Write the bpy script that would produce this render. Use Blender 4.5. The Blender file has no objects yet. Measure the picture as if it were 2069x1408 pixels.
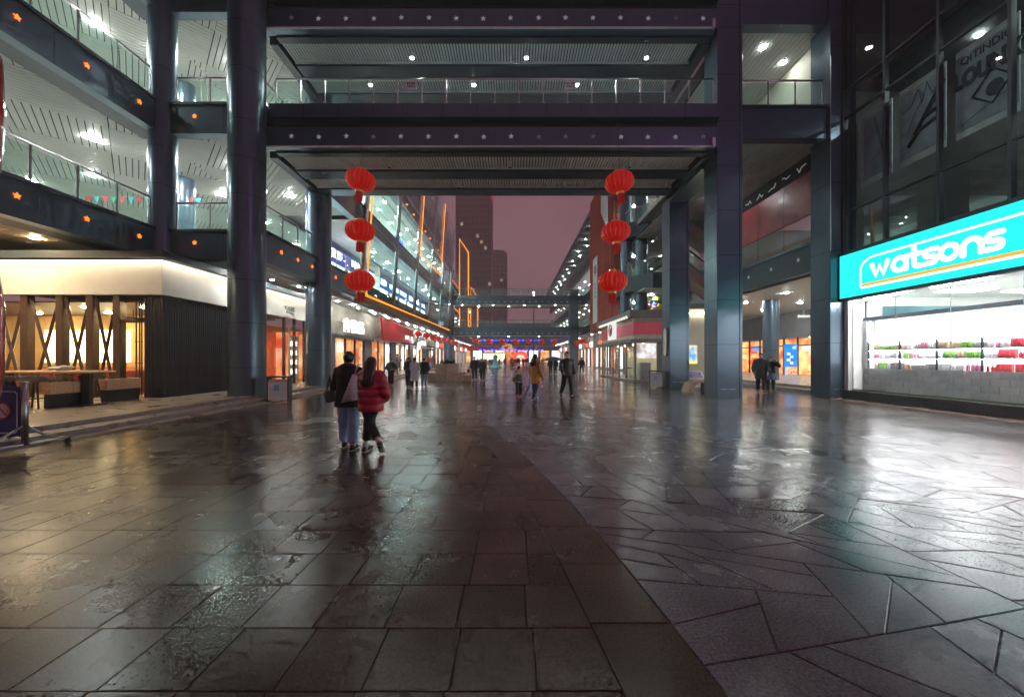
import bpy, math, random
import numpy as np
from mathutils import Vector, Matrix
random.seed(7)
rng = np.random.default_rng(7)
scene = bpy.context.scene
C = scene.collection

# ------------------------------------------------------------------ camera
F = 760.0                      # focal length in pixels of the 2069 px wide photograph
cam_d = bpy.data.cameras.new('camera')
cam_d.sensor_width = 36.0
cam_d.sensor_fit = 'HORIZONTAL'
cam_d.lens = 36.0 * F / 2069.0
cam_d.shift_y = 21.0 / 2069.0
cam_d.clip_start = 0.05
cam_d.clip_end = 1500.0
cam = bpy.data.objects.new('camera', cam_d)
C.objects.link(cam)
cam.location = (0, 0, 1.5)
cam.rotation_euler = (math.radians(90), 0, 0)
scene.camera = cam

# ------------------------------------------------------------------ world: city glow on low cloud at night
world = bpy.data.worlds.new('World')
scene.world = world
world.use_nodes = True
wn = world.node_tree.nodes
wl = world.node_tree.links
wn.clear()
w_out = wn.new('ShaderNodeOutputWorld')
w_bg = wn.new('ShaderNodeBackground')
w_tc = wn.new('ShaderNodeTexCoord')
w_sep = wn.new('ShaderNodeSeparateXYZ')
w_ramp = wn.new('ShaderNodeValToRGB')
wl.new(w_tc.outputs['Generated'], w_sep.inputs[0])
w_nz = wn.new('ShaderNodeTexNoise'); w_nz.inputs['Scale'].default_value = 3.0; w_nz.inputs['Detail'].default_value = 4
wl.new(w_tc.outputs['Generated'], w_nz.inputs['Vector'])
w_ma = wn.new('ShaderNodeMath'); w_ma.operation = 'MULTIPLY_ADD'; w_ma.inputs[1].default_value = -0.28
w_sh = wn.new('ShaderNodeMath'); w_sh.operation = 'ADD'; w_sh.inputs[1].default_value = 0.14
wl.new(w_nz.outputs[0], w_ma.inputs[0]); wl.new(w_sep.outputs['Z'], w_sh.inputs[0]); wl.new(w_sh.outputs[0], w_ma.inputs[2])
wl.new(w_ma.outputs[0], w_ramp.inputs[0])
wl.new(w_ramp.outputs[0], w_bg.inputs['Color'])
wl.new(w_bg.outputs[0], w_out.inputs['Surface'])
e = w_ramp.color_ramp.elements
e[0].position = 0.0; e[0].color = (0.350, 0.190, 0.210, 1)
e[1].position = 0.6; e[1].color = (0.145, 0.062, 0.083, 1)
w_bg.inputs['Strength'].default_value = 1.0

vs = scene.view_settings
vs.view_transform = 'Standard'
vs.look = 'None'
vs.exposure = 0.33
vs.gamma = 1.0
vs.use_curve_mapping = False
cy = scene.cycles
cy.use_denoising = True
try:
    cy.denoiser = 'OPENIMAGEDENOISE'
except Exception:
    pass
cy.max_bounces = 6
cy.diffuse_bounces = 3
cy.glossy_bounces = 3
cy.transmission_bounces = 4
cy.transparent_max_bounces = 16
cy.sample_clamp_indirect = 6.0
cy.sample_clamp_direct = 0.0
cy.caustics_reflective = False
cy.caustics_refractive = False
cy.blur_glossy = 0.5
cy.use_light_tree = True
cy.use_adaptive_sampling = True
cy.adaptive_threshold = 0.06
cy.adaptive_min_samples = 20

# ------------------------------------------------------------------ materials
MATS = {}
def _new(name):
    m = bpy.data.materials.new(name)
    m.use_nodes = True
    n = m.node_tree.nodes
    n.clear()
    out = n.new('ShaderNodeOutputMaterial')
    return m, n, m.node_tree.links, out

def pbr(name, col, rough=0.5, metal=0.0, var=0.12, vscale=3.0, bump=0.0, bscale=40.0, rvar=0.0, spec=0.5,
        coat=0.0, emit=None, estr=0.0, trans=0.0, stretch=None, objvar=0.0):
    """Principled surface with noise in colour, gloss and relief."""
    if name in MATS: return MATS[name]
    m, n, l, out = _new(name)
    p = n.new('ShaderNodeBsdfPrincipled')
    l.new(p.outputs[0], out.inputs[0])
    tc = n.new('ShaderNodeTexCoord')
    src = tc.outputs['Object']
    if stretch:
        mp = n.new('ShaderNodeMapping')
        mp.inputs['Scale'].default_value = stretch
        l.new(src, mp.inputs[0]); src = mp.outputs[0]
    nz = n.new('ShaderNodeTexNoise')
    nz.inputs['Scale'].default_value = vscale
    nz.inputs['Detail'].default_value = 5
    l.new(src, nz.inputs['Vector'])
    mr = n.new('ShaderNodeMapRange')
    mr.inputs[1].default_value = 0.3; mr.inputs[2].default_value = 0.7
    mr.inputs[3].default_value = 1 - var; mr.inputs[4].default_value = 1 + var
    l.new(nz.outputs[0], mr.inputs[0])
    fac = mr.outputs[0]
    if objvar:
        oi = n.new('ShaderNodeObjectInfo')
        m2 = n.new('ShaderNodeMapRange')
        m2.inputs[3].default_value = 1 - objvar; m2.inputs[4].default_value = 1 + objvar
        l.new(oi.outputs['Random'], m2.inputs[0])
        mm = n.new('ShaderNodeMath'); mm.operation = 'MULTIPLY'
        l.new(fac, mm.inputs[0]); l.new(m2.outputs[0], mm.inputs[1])
        fac = mm.outputs[0]
    vm = n.new('ShaderNodeVectorMath'); vm.operation = 'SCALE'
    vm.inputs[0].default_value = col[:3]
    l.new(fac, vm.inputs['Scale'])
    l.new(vm.outputs[0], p.inputs['Base Color'])
    p.inputs['Roughness'].default_value = rough
    p.inputs['Metallic'].default_value = metal
    p.inputs['Specular IOR Level'].default_value = spec
    p.inputs['Coat Weight'].default_value = coat
    p.inputs['Coat Roughness'].default_value = 0.12
    if rvar:
        r2 = n.new('ShaderNodeMapRange')
        r2.inputs[1].default_value = 0.3; r2.inputs[2].default_value = 0.7
        r2.inputs[3].default_value = max(0.02, rough - rvar); r2.inputs[4].default_value = rough + rvar
        l.new(nz.outputs[0], r2.inputs[0])
        l.new(r2.outputs[0], p.inputs['Roughness'])
    if bump:
        nb = n.new('ShaderNodeTexNoise')
        nb.inputs['Scale'].default_value = bscale
        nb.inputs['Detail'].default_value = 4
        l.new(src, nb.inputs['Vector'])
        bp = n.new('ShaderNodeBump')
        bp.inputs['Strength'].default_value = bump
        bp.inputs['Distance'].default_value = 0.02
        l.new(nb.outputs[0], bp.inputs['Height'])
        l.new(bp.outputs[0], p.inputs['Normal'])
    if emit:
        p.inputs['Emission Color'].default_value = (*emit, 1)
        p.inputs['Emission Strength'].default_value = estr
    MATS[name] = m
    return m

def emi(name, col, s):
    if name in MATS: return MATS[name]
    m, n, l, out = _new(name)
    e = n.new('ShaderNodeEmission')
    e.inputs[0].default_value = (*col, 1)
    e.inputs[1].default_value = s
    l.new(e.outputs[0], out.inputs[0])
    MATS[name] = m
    return m

def emi_noise(name, c1, c2, s, scale=3.0, detail=3.0, stretch=(1, 1, 1), lo=0.35, hi=0.65):
    """A lit interior or screen: two tones mixed by noise."""
    if name in MATS: return MATS[name]
    m, n, l, out = _new(name)
    e = n.new('ShaderNodeEmission')
    tc = n.new('ShaderNodeTexCoord'); mp = n.new('ShaderNodeMapping')
    mp.inputs['Scale'].default_value = stretch
    nz = n.new('ShaderNodeTexNoise'); nz.inputs['Scale'].default_value = scale; nz.inputs['Detail'].default_value = detail
    rp = n.new('ShaderNodeValToRGB')
    rp.color_ramp.elements[0].position = lo; rp.color_ramp.elements[0].color = (*c1, 1)
    rp.color_ramp.elements[1].position = hi; rp.color_ramp.elements[1].color = (*c2, 1)
    l.new(tc.outputs['Object'], mp.inputs[0]); l.new(mp.outputs[0], nz.inputs['Vector'])
    l.new(nz.outputs[0], rp.inputs[0]); l.new(rp.outputs[0], e.inputs[0])
    e.inputs[1].default_value = s
    l.new(e.outputs[0], out.inputs[0])
    MATS[name] = m
    return m

def glass(name, tint=(0.92, 0.98, 0.96), gloss=1.0, rough=0.02, ior=1.45, film=0.0, filmcol=(0.5, 0.6, 0.6)):
    """Pane: clear with a Fresnel reflection, and a thin diffuse film of dust or rain when asked."""
    if name in MATS: return MATS[name]
    m, n, l, out = _new(name)
    t = n.new('ShaderNodeBsdfTransparent'); t.inputs[0].default_value = (*tint, 1)
    g = n.new('ShaderNodeBsdfGlossy'); g.inputs['Roughness'].default_value = rough
    g.inputs['Color'].default_value = (gloss, gloss, gloss, 1)
    fr = n.new('ShaderNodeFresnel'); fr.inputs['IOR'].default_value = ior
    mx = n.new('ShaderNodeMixShader')
    ge = n.new('ShaderNodeNewGeometry')
    iv = n.new('ShaderNodeMath'); iv.operation = 'SUBTRACT'; iv.inputs[0].default_value = 1.0
    l.new(ge.outputs['Backfacing'], iv.inputs[1])
    mu = n.new('ShaderNodeMath'); mu.operation = 'MULTIPLY'
    l.new(fr.outputs[0], mu.inputs[0]); l.new(iv.outputs[0], mu.inputs[1])
    l.new(mu.outputs[0], mx.inputs[0]); l.new(t.outputs[0], mx.inputs[1]); l.new(g.outputs[0], mx.inputs[2])
    last = mx.outputs[0]
    if film:
        d = n.new('ShaderNodeBsdfDiffuse'); d.inputs[0].default_value = (*filmcol, 1)
        m2 = n.new('ShaderNodeMixShader'); m2.inputs[0].default_value = film
        l.new(last, m2.inputs[1]); l.new(d.outputs[0], m2.inputs[2]); last = m2.outputs[0]
    l.new(last, out.inputs[0])
    MATS[name] = m
    return m

def wetstone(name, c1, c2, scale=2.0, r0=0.10, r1=0.32, joints=None, bump=0.25, grain=260.0, objvar=0.2, patch=0.9, spec=0.5):
    """Wet granite paving: speckle, damp patches that change the gloss, rough relief."""
    m, n, l, out = _new(name)
    p = n.new('ShaderNodeBsdfPrincipled'); l.new(p.outputs[0], out.inputs[0])
    geo = n.new('ShaderNodeNewGeometry')
    pos = geo.outputs['Position']
    nz = n.new('ShaderNodeTexNoise'); nz.inputs['Scale'].default_value = scale; nz.inputs['Detail'].default_value = 6
    l.new(pos, nz.inputs['Vector'])
    sp = n.new('ShaderNodeTexNoise'); sp.inputs['Scale'].default_value = grain * 0.35; sp.inputs['Detail'].default_value = 3
    l.new(pos, sp.inputs['Vector'])
    rp = n.new('ShaderNodeValToRGB')
    rp.color_ramp.elements[0].position = 0.3; rp.color_ramp.elements[0].color = (*c1, 1)
    rp.color_ramp.elements[1].position = 0.72; rp.color_ramp.elements[1].color = (*c2, 1)
    l.new(nz.outputs[0], rp.inputs[0])
    sr = n.new('ShaderNodeMapRange')
    sr.inputs[1].default_value = 0.3; sr.inputs[2].default_value = 0.75; sr.inputs[3].default_value = 0.55; sr.inputs[4].default_value = 1.6
    l.new(sp.outputs[0], sr.inputs[0])
    oi = n.new('ShaderNodeObjectInfo')
    orr = n.new('ShaderNodeMapRange'); orr.inputs[3].default_value = 1 - objvar; orr.inputs[4].default_value = 1 + objvar
    l.new(oi.outputs['Random'], orr.inputs[0])
    mu = n.new('ShaderNodeMath'); mu.operation = 'MULTIPLY'
    l.new(sr.outputs[0], mu.inputs[0]); l.new(orr.outputs[0], mu.inputs[1])
    vm = n.new('ShaderNodeVectorMath'); vm.operation = 'SCALE'
    l.new(rp.outputs[0], vm.inputs[0]); l.new(mu.outputs[0], vm.inputs['Scale'])
    col = vm.outputs[0]
    damp = n.new('ShaderNodeTexNoise'); damp.inputs['Scale'].default_value = patch; damp.inputs['Detail'].default_value = 7
    damp.inputs['Roughness'].default_value = 0.62
    l.new(pos, damp.inputs['Vector'])
    dr = n.new('ShaderNodeMapRange'); dr.interpolation_type = 'SMOOTHSTEP'
    dr.inputs[1].default_value = 0.32; dr.inputs[2].default_value = 0.70; dr.inputs[3].default_value = r0; dr.inputs[4].default_value = r1
    l.new(damp.outputs[0], dr.inputs[0])
    l.new(dr.outputs[0], p.inputs['Roughness'])
    n2 = n.new('ShaderNodeTexNoise'); n2.inputs['Scale'].default_value = grain; n2.inputs['Detail'].default_value = 2
    l.new(pos, n2.inputs['Vector'])
    n3 = n.new('ShaderNodeTexNoise'); n3.inputs['Scale'].default_value = 14.0; n3.inputs['Detail'].default_value = 3
    l.new(pos, n3.inputs['Vector'])
    ad = n.new('ShaderNodeMath'); ad.operation = 'MULTIPLY_ADD'; ad.inputs[1].default_value = 1.8
    l.new(n3.outputs[0], ad.inputs[0]); l.new(n2.outputs[0], ad.inputs[2])
    hgt = ad.outputs[0]
    bp = n.new('ShaderNodeBump'); bp.inputs['Strength'].default_value = bump; bp.inputs['Distance'].default_value = 0.004
    l.new(hgt, bp.inputs['Height'])
    nrm = bp.outputs[0]
    if joints:
        mp = n.new('ShaderNodeMapping'); mp.inputs['Rotation'].default_value = (0, 0, joints[2])
        l.new(pos, mp.inputs[0])
        br = n.new('ShaderNodeTexBrick')
        br.inputs['Scale'].default_value = 1.0; br.inputs['Brick Width'].default_value = joints[0]
        br.inputs['Row Height'].default_value = joints[1]; br.inputs['Mortar Size'].default_value = 0.008
        br.inputs['Mortar Smooth'].default_value = 0.2
        br.inputs['Color1'].default_value = (0.8, 0.8, 0.8, 1); br.inputs['Color2'].default_value = (1.15, 1.15, 1.15, 1)
        br.inputs['Mortar'].default_value = (0.35, 0.35, 0.35, 1)
        l.new(mp.outputs[0], br.inputs['Vector'])
        v2 = n.new('ShaderNodeVectorMath'); v2.operation = 'MULTIPLY'
        l.new(col, v2.inputs[0]); l.new(br.outputs[0], v2.inputs[1]); col = v2.outputs[0]
        b2 = n.new('ShaderNodeBump'); b2.invert = True; b2.inputs['Strength'].default_value = 0.5; b2.inputs['Distance'].default_value = 0.006
        l.new(br.outputs['Fac'], b2.inputs['Height']); l.new(nrm, b2.inputs['Normal']); nrm = b2.outputs[0]
    l.new(col, p.inputs['Base Color'])
    l.new(nrm, p.inputs['Normal'])
    p.inputs['Specular IOR Level'].default_value = spec
    MATS[name] = m
    return m

# ------------------------------------------------------------------ mesh helpers
class MB:
    def __init__(s):
        s.v = []; s.f = []
    def add(s, vs_, fs_):
        o = len(s.v)
        s.v.extend([tuple(q) for q in vs_]); s.f.extend([tuple(i + o for i in q) for q in fs_])
        return s
    def box(s, x0, x1, y0, y1, z0, z1):
        return s.add([(x0,y0,z0),(x1,y0,z0),(x1,y1,z0),(x0,y1,z0),(x0,y0,z1),(x1,y0,z1),(x1,y1,z1),(x0,y1,z1)],
              [(0,3,2,1),(4,5,6,7),(0,1,5,4),(1,2,6,5),(2,3,7,6),(3,0,4,7)])
    def bbox(s, x0, x1, y0, y1, z0, z1, b=0.01):
        """box with chamfered vertical and top/bottom edges"""
        P = []
        for z, i in ((z0, b), (z0 + b, 0), (z1 - b, 0), (z1, b)):
            P += [(x0+b+i*0.0 if i == 0 else x0+b, y0+i, z), (x1-b, y0+i, z), (x1-i, y0+b, z), (x1-i, y1-b, z),
                  (x1-b, y1-i, z), (x0+b, y1-i, z), (x0+i, y1-b, z), (x0+i, y0+b, z)]
        Fs = [tuple(range(7, -1, -1)), tuple(range(24, 32))]
        for k in range(3):
            for j in range(8):
                a = k*8+j; c = k*8+(j+1) % 8
                Fs.append((a, c, c+8, a+8))
        return s.add(P, Fs)
    def prism(s, poly, z0, z1):
        n = len(poly)
        P = [(x, y, z0) for x, y in poly] + [(x, y, z1) for x, y in poly]
        Fs = [tuple(range(n-1, -1, -1)), tuple(range(n, 2*n))]
        for i in range(n):
            j = (i+1) % n
            Fs.append((i, j, n+j, n+i))
        return s.add(P, Fs)
    def prism_axis(s, poly, a0, a1, axis):
        """poly in the two other axes (in x,y,z order), extruded along axis 0/1"""
        n = len(poly)
        def mk(u, v, a):
            return (a, u, v) if axis == 0 else (u, a, v)
        P = [mk(u, v, a0) for u, v in poly] + [mk(u, v, a1) for u, v in poly]
        Fs = [tuple(range(n-1, -1, -1)), tuple(range(n, 2*n))]
        for i in range(n):
            j = (i+1) % n
            Fs.append((i, j, n+j, n+i))
        return s.add(P, Fs)
    def lathe(s, prof, n=24, cx=0, cy=0, cz=0):
        P = []
        for r, z in prof:
            for k in range(n):
                t = 2*math.pi*k/n
                P.append((cx + r*math.cos(t), cy + r*math.sin(t), cz + z))
        Fs = []
        for i in range(len(prof)-1):
            for k in range(n):
                k2 = (k+1) % n
                Fs.append((i*n+k, i*n+k2, (i+1)*n+k2, (i+1)*n+k))
        Fs.append(tuple(range(n-1, -1, -1)))
        m = (len(prof)-1)*n
        Fs.append(tuple(range(m, m+n)))
        return s.add(P, Fs)
    def cyl(s, x, y, z0, z1, r, n=24):
        return s.lathe([(r, z0), (r, z1)], n, x, y, 0)
    def tube(s, pts, r, n=6, caps=True):
        pts = [Vector(p) for p in pts]
        rr = r if isinstance(r, (list, tuple)) else [r]*len(pts)
        P = []; Fs = []
        up = None
        for i, p in enumerate(pts):
            if i == 0: d = pts[1]-p
            elif i == len(pts)-1: d = p-pts[i-1]
            else: d = (pts[i+1]-p).normalized() + (p-pts[i-1]).normalized()
            if d.length < 1e-9: d = Vector((0,0,1))
            d.normalize()
            if up is None:
                up = Vector((0,0,1)) if abs(d.z) < 0.95 else Vector((1,0,0))
            a = d.cross(up)
            if a.length < 1e-4:
                up = Vector((1,0,0)) if abs(d.x) < 0.9 else Vector((0,1,0)); a = d.cross(up)
            a.normalize(); b = a.cross(d); up = b
            for k in range(n):
                t = 2*math.pi*k/n
                P.append(p + (a*math.cos(t) + b*math.sin(t))*rr[i])
        for i in range(len(pts)-1):
            for k in range(n):
                k2 = (k+1) % n
                Fs.append((i*n+k, (i+1)*n+k, (i+1)*n+k2, i*n+k2))
        if caps:
            Fs.append(tuple(range(n))); m = (len(pts)-1)*n
            Fs.append(tuple(range(m+n-1, m-1, -1)))
        return s.add(P, Fs)
    def ball(s, c, r, n=10, m=7, sx=1, sy=1, sz=1):
        P = [(c[0], c[1], c[2]-r*sz)]
        for i in range(1, m):
            ph = -math.pi/2 + math.pi*i/m
            for k in range(n):
                t = 2*math.pi*k/n
                P.append((c[0]+r*sx*math.cos(ph)*math.cos(t), c[1]+r*sy*math.cos(ph)*math.sin(t), c[2]+r*sz*math.sin(ph)))
        P.append((c[0], c[1], c[2]+r*sz))
        Fs = [(0, 1+(k+1) % n, 1+k) for k in range(n)]
        for i in range(m-2):
            for k in range(n):
                k2 = (k+1) % n
                Fs.append((1+i*n+k, 1+i*n+k2, 1+(i+1)*n+k2, 1+(i+1)*n+k))
        L = len(P)-1
        Fs += [(1+(m-2)*n+k, 1+(m-2)*n+(k+1) % n, L) for k in range(n)]
        return s.add(P, Fs)
    def mesh(s, name, smooth=False):
        me = bpy.data.meshes.new(name)
        me.from_pydata(s.v, [], s.f)
        if smooth:
            me.polygons.foreach_set('use_smooth', [True]*len(me.polygons))
        me.update()
        return me
    def build(s, name, mat, parent=None, loc=None, smooth=False):
        me = s.mesh(name, smooth)
        if mat: me.materials.append(mat)
        return put(name, me, parent, loc)

def put(name, me, parent=None, loc=None, rz=None):
    o = bpy.data.objects.new(name, me)
    C.objects.link(o)
    if parent is not None: o.parent = parent
    if loc is not None: o.location = loc
    if rz is not None: o.rotation_euler = (0, 0, rz)
    return o

def smooth_by_angle(me, ang=40):
    """flat caps, smooth sides"""
    me.polygons.foreach_set('use_smooth', [True]*len(me.polygons))
    me.set_sharp_from_angle(angle=math.radians(ang))

def tag(o, label=None, cat=None, group=None, kind=None):
    if label: o['label'] = label
    if cat: o['category'] = cat
    if group: o['group'] = group
    if kind: o['kind'] = kind
    return o

def thing(name, label, cat, loc=(0, 0, 0), rz=0.0, group=None):
    o = bpy.data.objects.new(name, None)
    C.objects.link(o)
    o.empty_display_size = 0.2
    o.location = loc; o.rotation_euler = (0, 0, rz)
    return tag(o, label, cat, group)

def copy_tree(o, parent=None, link=True):
    c = o.copy(); C.objects.link(c)
    c.parent = parent
    for ch in list(o.children):
        copy_tree(ch, c)
    return c

# all lettering is turned into meshes once, before the scene fills up
TEXTS = {}
def make_texts(specs):
    obs = []
    for key, (txt, bold, ext) in specs.items():
        cu = bpy.data.curves.new('text', 'FONT')
        cu.body = txt; cu.size = 1.0; cu.offset = bold; cu.extrude = ext
        cu.align_x = 'CENTER'; cu.align_y = 'CENTER'
        cu.resolution_u = 3
        o = bpy.data.objects.new('text', cu); C.objects.link(o)
        obs.append((key, o, cu))
    dg = bpy.context.evaluated_depsgraph_get()
    dg.update()
    for key, o, cu in obs:
        TEXTS[key] = bpy.data.meshes.new_from_object(o.evaluated_get(dg))
    for key, o, cu in obs:
        bpy.data.objects.remove(o); bpy.data.curves.remove(cu)

def text(name, key, mat, parent, loc, sx, sz, rot, depth=1.0):
    """place prebuilt lettering; rot: 'front' faces -y, 'right' faces +x, 'left' faces -x"""
    me = TEXTS[key].copy()
    co = np.empty(len(me.vertices)*3, dtype=np.float32)
    me.vertices.foreach_get('co', co)
    co = co.reshape(-1, 3)
    u, v, w = co[:, 0]*sx, co[:, 1]*sz, co[:, 2]*depth
    if rot == 'front': q = np.stack([u, -w, v], 1)
    elif rot == 'right': q = np.stack([w, u, v], 1)
    else: q = np.stack([-w, -u, v], 1)
    me.vertices.foreach_set('co', q.astype(np.float32).ravel())
    me.update()
    me.materials.clear(); me.materials.append(mat)
    return put(name, me, parent, loc)

make_texts({
    'kfc': ('KFC', 0.02, 0.02), 'kdj': ('肯德基', 0.0, 0.03), '4f': ('4F', 0.0, 0.01),
    'huan': ('欢', 0.0, 0.01), 'ying': ('迎', 0.0, 0.01), 'disc': ('DISCOVER', 0.03, 0.02), 'women': ('WOMEN', 0.03, 0.02),
    'fu': ('服饰', 0.03, 0.02), 'sign_a': ('时尚', 0.03, 0.02), 'sign_b': ('LOOK', 0.03, 0.02), 'olive': ('olive', 0.0, 0.02),
    'poster1': ('LOUNX', 0.06, 0.01), 'poster2': ('QITINDIC', 0.0, 0.01), 'poster3': ('e', 0.05, 0.01),
    'sh': ('S', 0.0, 0.01), 'hh': ('H', 0.0, 0.01), 'notice': ('请勿倚靠', 0.0, 0.005), 'notice2': ('注意安全', 0.0, 0.005),
    'cafe': ('KAFE', 0.0, 0.01), 'cafe2': ('STORE', 0.0, 0.01), 'vert1': ('美食', 0.02, 0.01), 'vert2': ('天地', 0.02, 0.01),
    'exit': ('出口', 0.0, 0.005),
})
# ------------------------------------------------------------------ shared materials
M = {}
M['clad'] = pbr('dark_cladding', (0.080, 0.122, 0.165), 0.28, 0.45, var=0.05, vscale=1.2, spec=0.55, stretch=(3, 3, 0.3))
M['clad2'] = pbr('dark_cladding_matt', (0.024, 0.038, 0.052), 0.45, 0.1, var=0.06, vscale=1.0, rvar=0.03)
M['joint'] = pbr('panel_joint', (0.006, 0.006, 0.008), 0.7)
M['white'] = pbr('white_paint', (0.72, 0.74, 0.70), 0.55, var=0.05)
M['slat'] = pbr('white_slat', (0.58, 0.60, 0.56), 0.45, var=0.08, vscale=1.0)
M['slatb'] = pbr('bridge_slat', (0.82, 0.81, 0.76), 0.45, var=0.05)
M['wood_slat'] = pbr('pale_wood_slat', (0.44, 0.36, 0.26), 0.5, var=0.15)
M['void'] = pbr('dark_plenum', (0.012, 0.012, 0.012), 0.9)
M['steel'] = pbr('brushed_steel', (0.52, 0.53, 0.54), 0.28, 1.0, var=0.06, vscale=8)
M['alu'] = pbr('aluminium_trim', (0.62, 0.63, 0.66), 0.35, 0.6, var=0.08)
M['pane'] = glass('railing_glass', (0.86, 0.95, 0.92), 1.0, 0.02, 1.5, film=0.07, filmcol=(0.50, 0.74, 0.72))
M['shopglass'] = glass('shop_glass', (0.96, 0.98, 0.97), 1.0, 0.01, 1.45)
M['darkglass'] = glass('curtain_wall_glass', (0.84, 0.90, 0.90), 1.0, 0.015, 1.5)
M['curtain'] = glass('tinted_facade_glass', (0.86, 0.97, 0.96), 1.0, 0.02, 1.42, film=0.02, filmcol=(0.3, 0.4, 0.42))
M['floor_in'] = pbr('gallery_floor', (0.42, 0.41, 0.38), 0.35, var=0.08)
M['plaster'] = pbr('cream_plaster', (0.66, 0.62, 0.52), 0.7, var=0.06)
M['greywall'] = pbr('grey_panel_wall', (0.16, 0.16, 0.17), 0.55, var=0.1)
M['terrace'] = pbr('terrace_stone', (0.30, 0.25, 0.20), 0.30, var=0.2, vscale=2.5, bump=0.15, bscale=60, rvar=0.04)
M['stepstone'] = pbr('step_stone', (0.24, 0.20, 0.19), 0.35, var=0.2, vscale=4, bump=0.15, bscale=60, rvar=0.12)
M['lamp'] = emi('downlight_white', (0.93, 1.0, 0.96), 1200.0)
M['lampdim'] = emi('downlight_soft', (0.93, 1.0, 0.96), 380.0)
M['lampwarm'] = emi('downlight_warm', (1.0, 0.76, 0.45), 480.0)
M['lampfar'] = emi('downlight_far', (0.95, 1.0, 0.96), 120.0)
M['starlit'] = emi('amber_star', (1.0, 0.16, 0.02), 2.3)
M['staroff'] = pbr('pale_star', (0.78, 0.78, 0.82), 0.35, 0.0, var=0.03, emit=(0.8, 0.85, 1.0), estr=0.10)  # unlit star with a faint glow put into its colour
M['amber'] = emi('amber_neon', (1.0, 0.27, 0.02), 1.9)
M['amberdot'] = emi('amber_bulb', (1.0, 0.17, 0.02), 3.0)
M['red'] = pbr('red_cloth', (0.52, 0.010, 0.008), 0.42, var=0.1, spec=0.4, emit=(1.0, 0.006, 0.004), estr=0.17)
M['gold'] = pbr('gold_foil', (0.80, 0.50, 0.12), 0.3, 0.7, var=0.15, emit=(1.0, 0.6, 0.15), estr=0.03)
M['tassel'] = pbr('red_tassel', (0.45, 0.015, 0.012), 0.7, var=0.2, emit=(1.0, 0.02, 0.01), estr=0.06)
M['black'] = pbr('black_plastic', (0.012, 0.012, 0.013), 0.4, var=0.1)
M['cable'] = pbr('thin_cable', (0.05, 0.05, 0.05), 0.6)
M['timber'] = pbr('brown_timber', (0.085, 0.046, 0.024), 0.45, var=0.3, vscale=6, stretch=(8, 8, 1))
M['plank'] = pbr('pale_plank', (0.64, 0.40, 0.22), 0.5, var=0.28, vscale=5, stretch=(1.2, 6, 6), bump=0.08)
M['charcoal'] = pbr('charcoal_rib', (0.020, 0.024, 0.032), 0.35, 0.2, var=0.15)
M['leaf'] = pbr('leaf_green', (0.06, 0.10, 0.03), 0.5, var=0.4, vscale=12)
# ------------------------------------------------------------------ plaza floor
M['tile'] = wetstone('wet_granite_tile', (0.036, 0.023, 0.014), (0.068, 0.045, 0.029), 1.6, 0.20, 0.32, objvar=0.28, bump=0.05, spec=0.25, grain=180)
M['crazy'] = wetstone('wet_crazy_stone', (0.078, 0.068, 0.076), (0.135, 0.122, 0.134), 1.8, 0.17, 0.30, objvar=0.2, bump=0.10, spec=0.36, grain=180)
M['slab'] = wetstone('wet_smooth_slab', (0.070, 0.060, 0.054), (0.115, 0.10, 0.09), 1.4, 0.14, 0.26, objvar=0.16, bump=0.12, spec=0.42)
M['farpave'] = wetstone('wet_far_paving', (0.056, 0.042, 0.033), (0.096, 0.074, 0.060), 0.35, 0.15, 0.27, spec=0.40, joints=(0.8, 0.4, 0.25), bump=0.16, patch=0.5, grain=120)
M['kerbslab'] = wetstone('wet_kerb_slab', (0.070, 0.060, 0.054), (0.105, 0.092, 0.084), 1.4, 0.05, 0.12, objvar=0.12, bump=0.08)
M['grout'] = pbr('grout', (0.016, 0.014, 0.013), 0.55, var=0.3, vscale=30)

def x1(y): return 1.130 - 0.0751*y - 0.0142*y*y
def x2(y): return 6.845 - 0.2607*y - 0.01535*y*y

floor = MB().add([(-400,-300,-0.014),(400,-300,-0.014),(400,700,-0.014),(-400,700,-0.014)], [(0,1,2,3)]).build('plaza_floor', M['grout'])
tag(floor, 'wet granite plaza floor with curved bands of paving', 'floor', kind='structure')
YN = 9.7
far = MB()
far.add([(-60,YN,0),(60,YN,0),(60,240,0),(-60,240,0)], [(0,1,2,3)])
far.add([(-60,-40,0),(60,-40,0),(60,0.9,0),(-60,0.9,0)], [(0,1,2,3)])
o = far.build('far_paving', M['farpave'], floor)

def stone(poly, mat, name, gap=0.004, bev=0.007, lift=0.0, tilt=(0, 0)):
    """one paving stone: inset polygon with a worn, sloped edge"""
    P = np.array(poly, float)
    c = P.mean(0)
    def inset(d):
        out = []
        n = len(P)
        for i in range(n):
            a, b, d2 = P[i-1], P[i], P[(i+1) % n]
            e1 = b-a; e2 = d2-b
            l1 = np.hypot(*e1); l2 = np.hypot(*e2)
            if l1 < 1e-6 or l2 < 1e-6: out.append(b); continue
            n1 = np.array([-e1[1], e1[0]])/l1; n2 = np.array([-e2[1], e2[0]])/l2
            m = n1+n2; q = np.dot(m, n1)
            m = m/max(q, 0.35)
            out.append(b+m*d)
        return out
    A = inset(gap); B = inset(gap+bev)
    n = len(A)
    def z(p): return lift + tilt[0]*(p[0]-c[0]) + tilt[1]*(p[1]-c[1])
    vs_ = [(p[0], p[1], -0.013) for p in A] + [(p[0], p[1], z(p)-0.004) for p in A] + [(p[0], p[1], z(p)) for p in B]
    fs = [tuple(range(2*n, 3*n))]
    for i in range(n):
        j = (i+1) % n
        fs.append((i, j, n+j, n+i)); fs.append((n+i, n+j, 2*n+j, 2*n+i))
    if name is None: return vs_, fs
    m = MB(); m.add(vs_, fs)
    return m.build(name, mat, floor)

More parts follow.
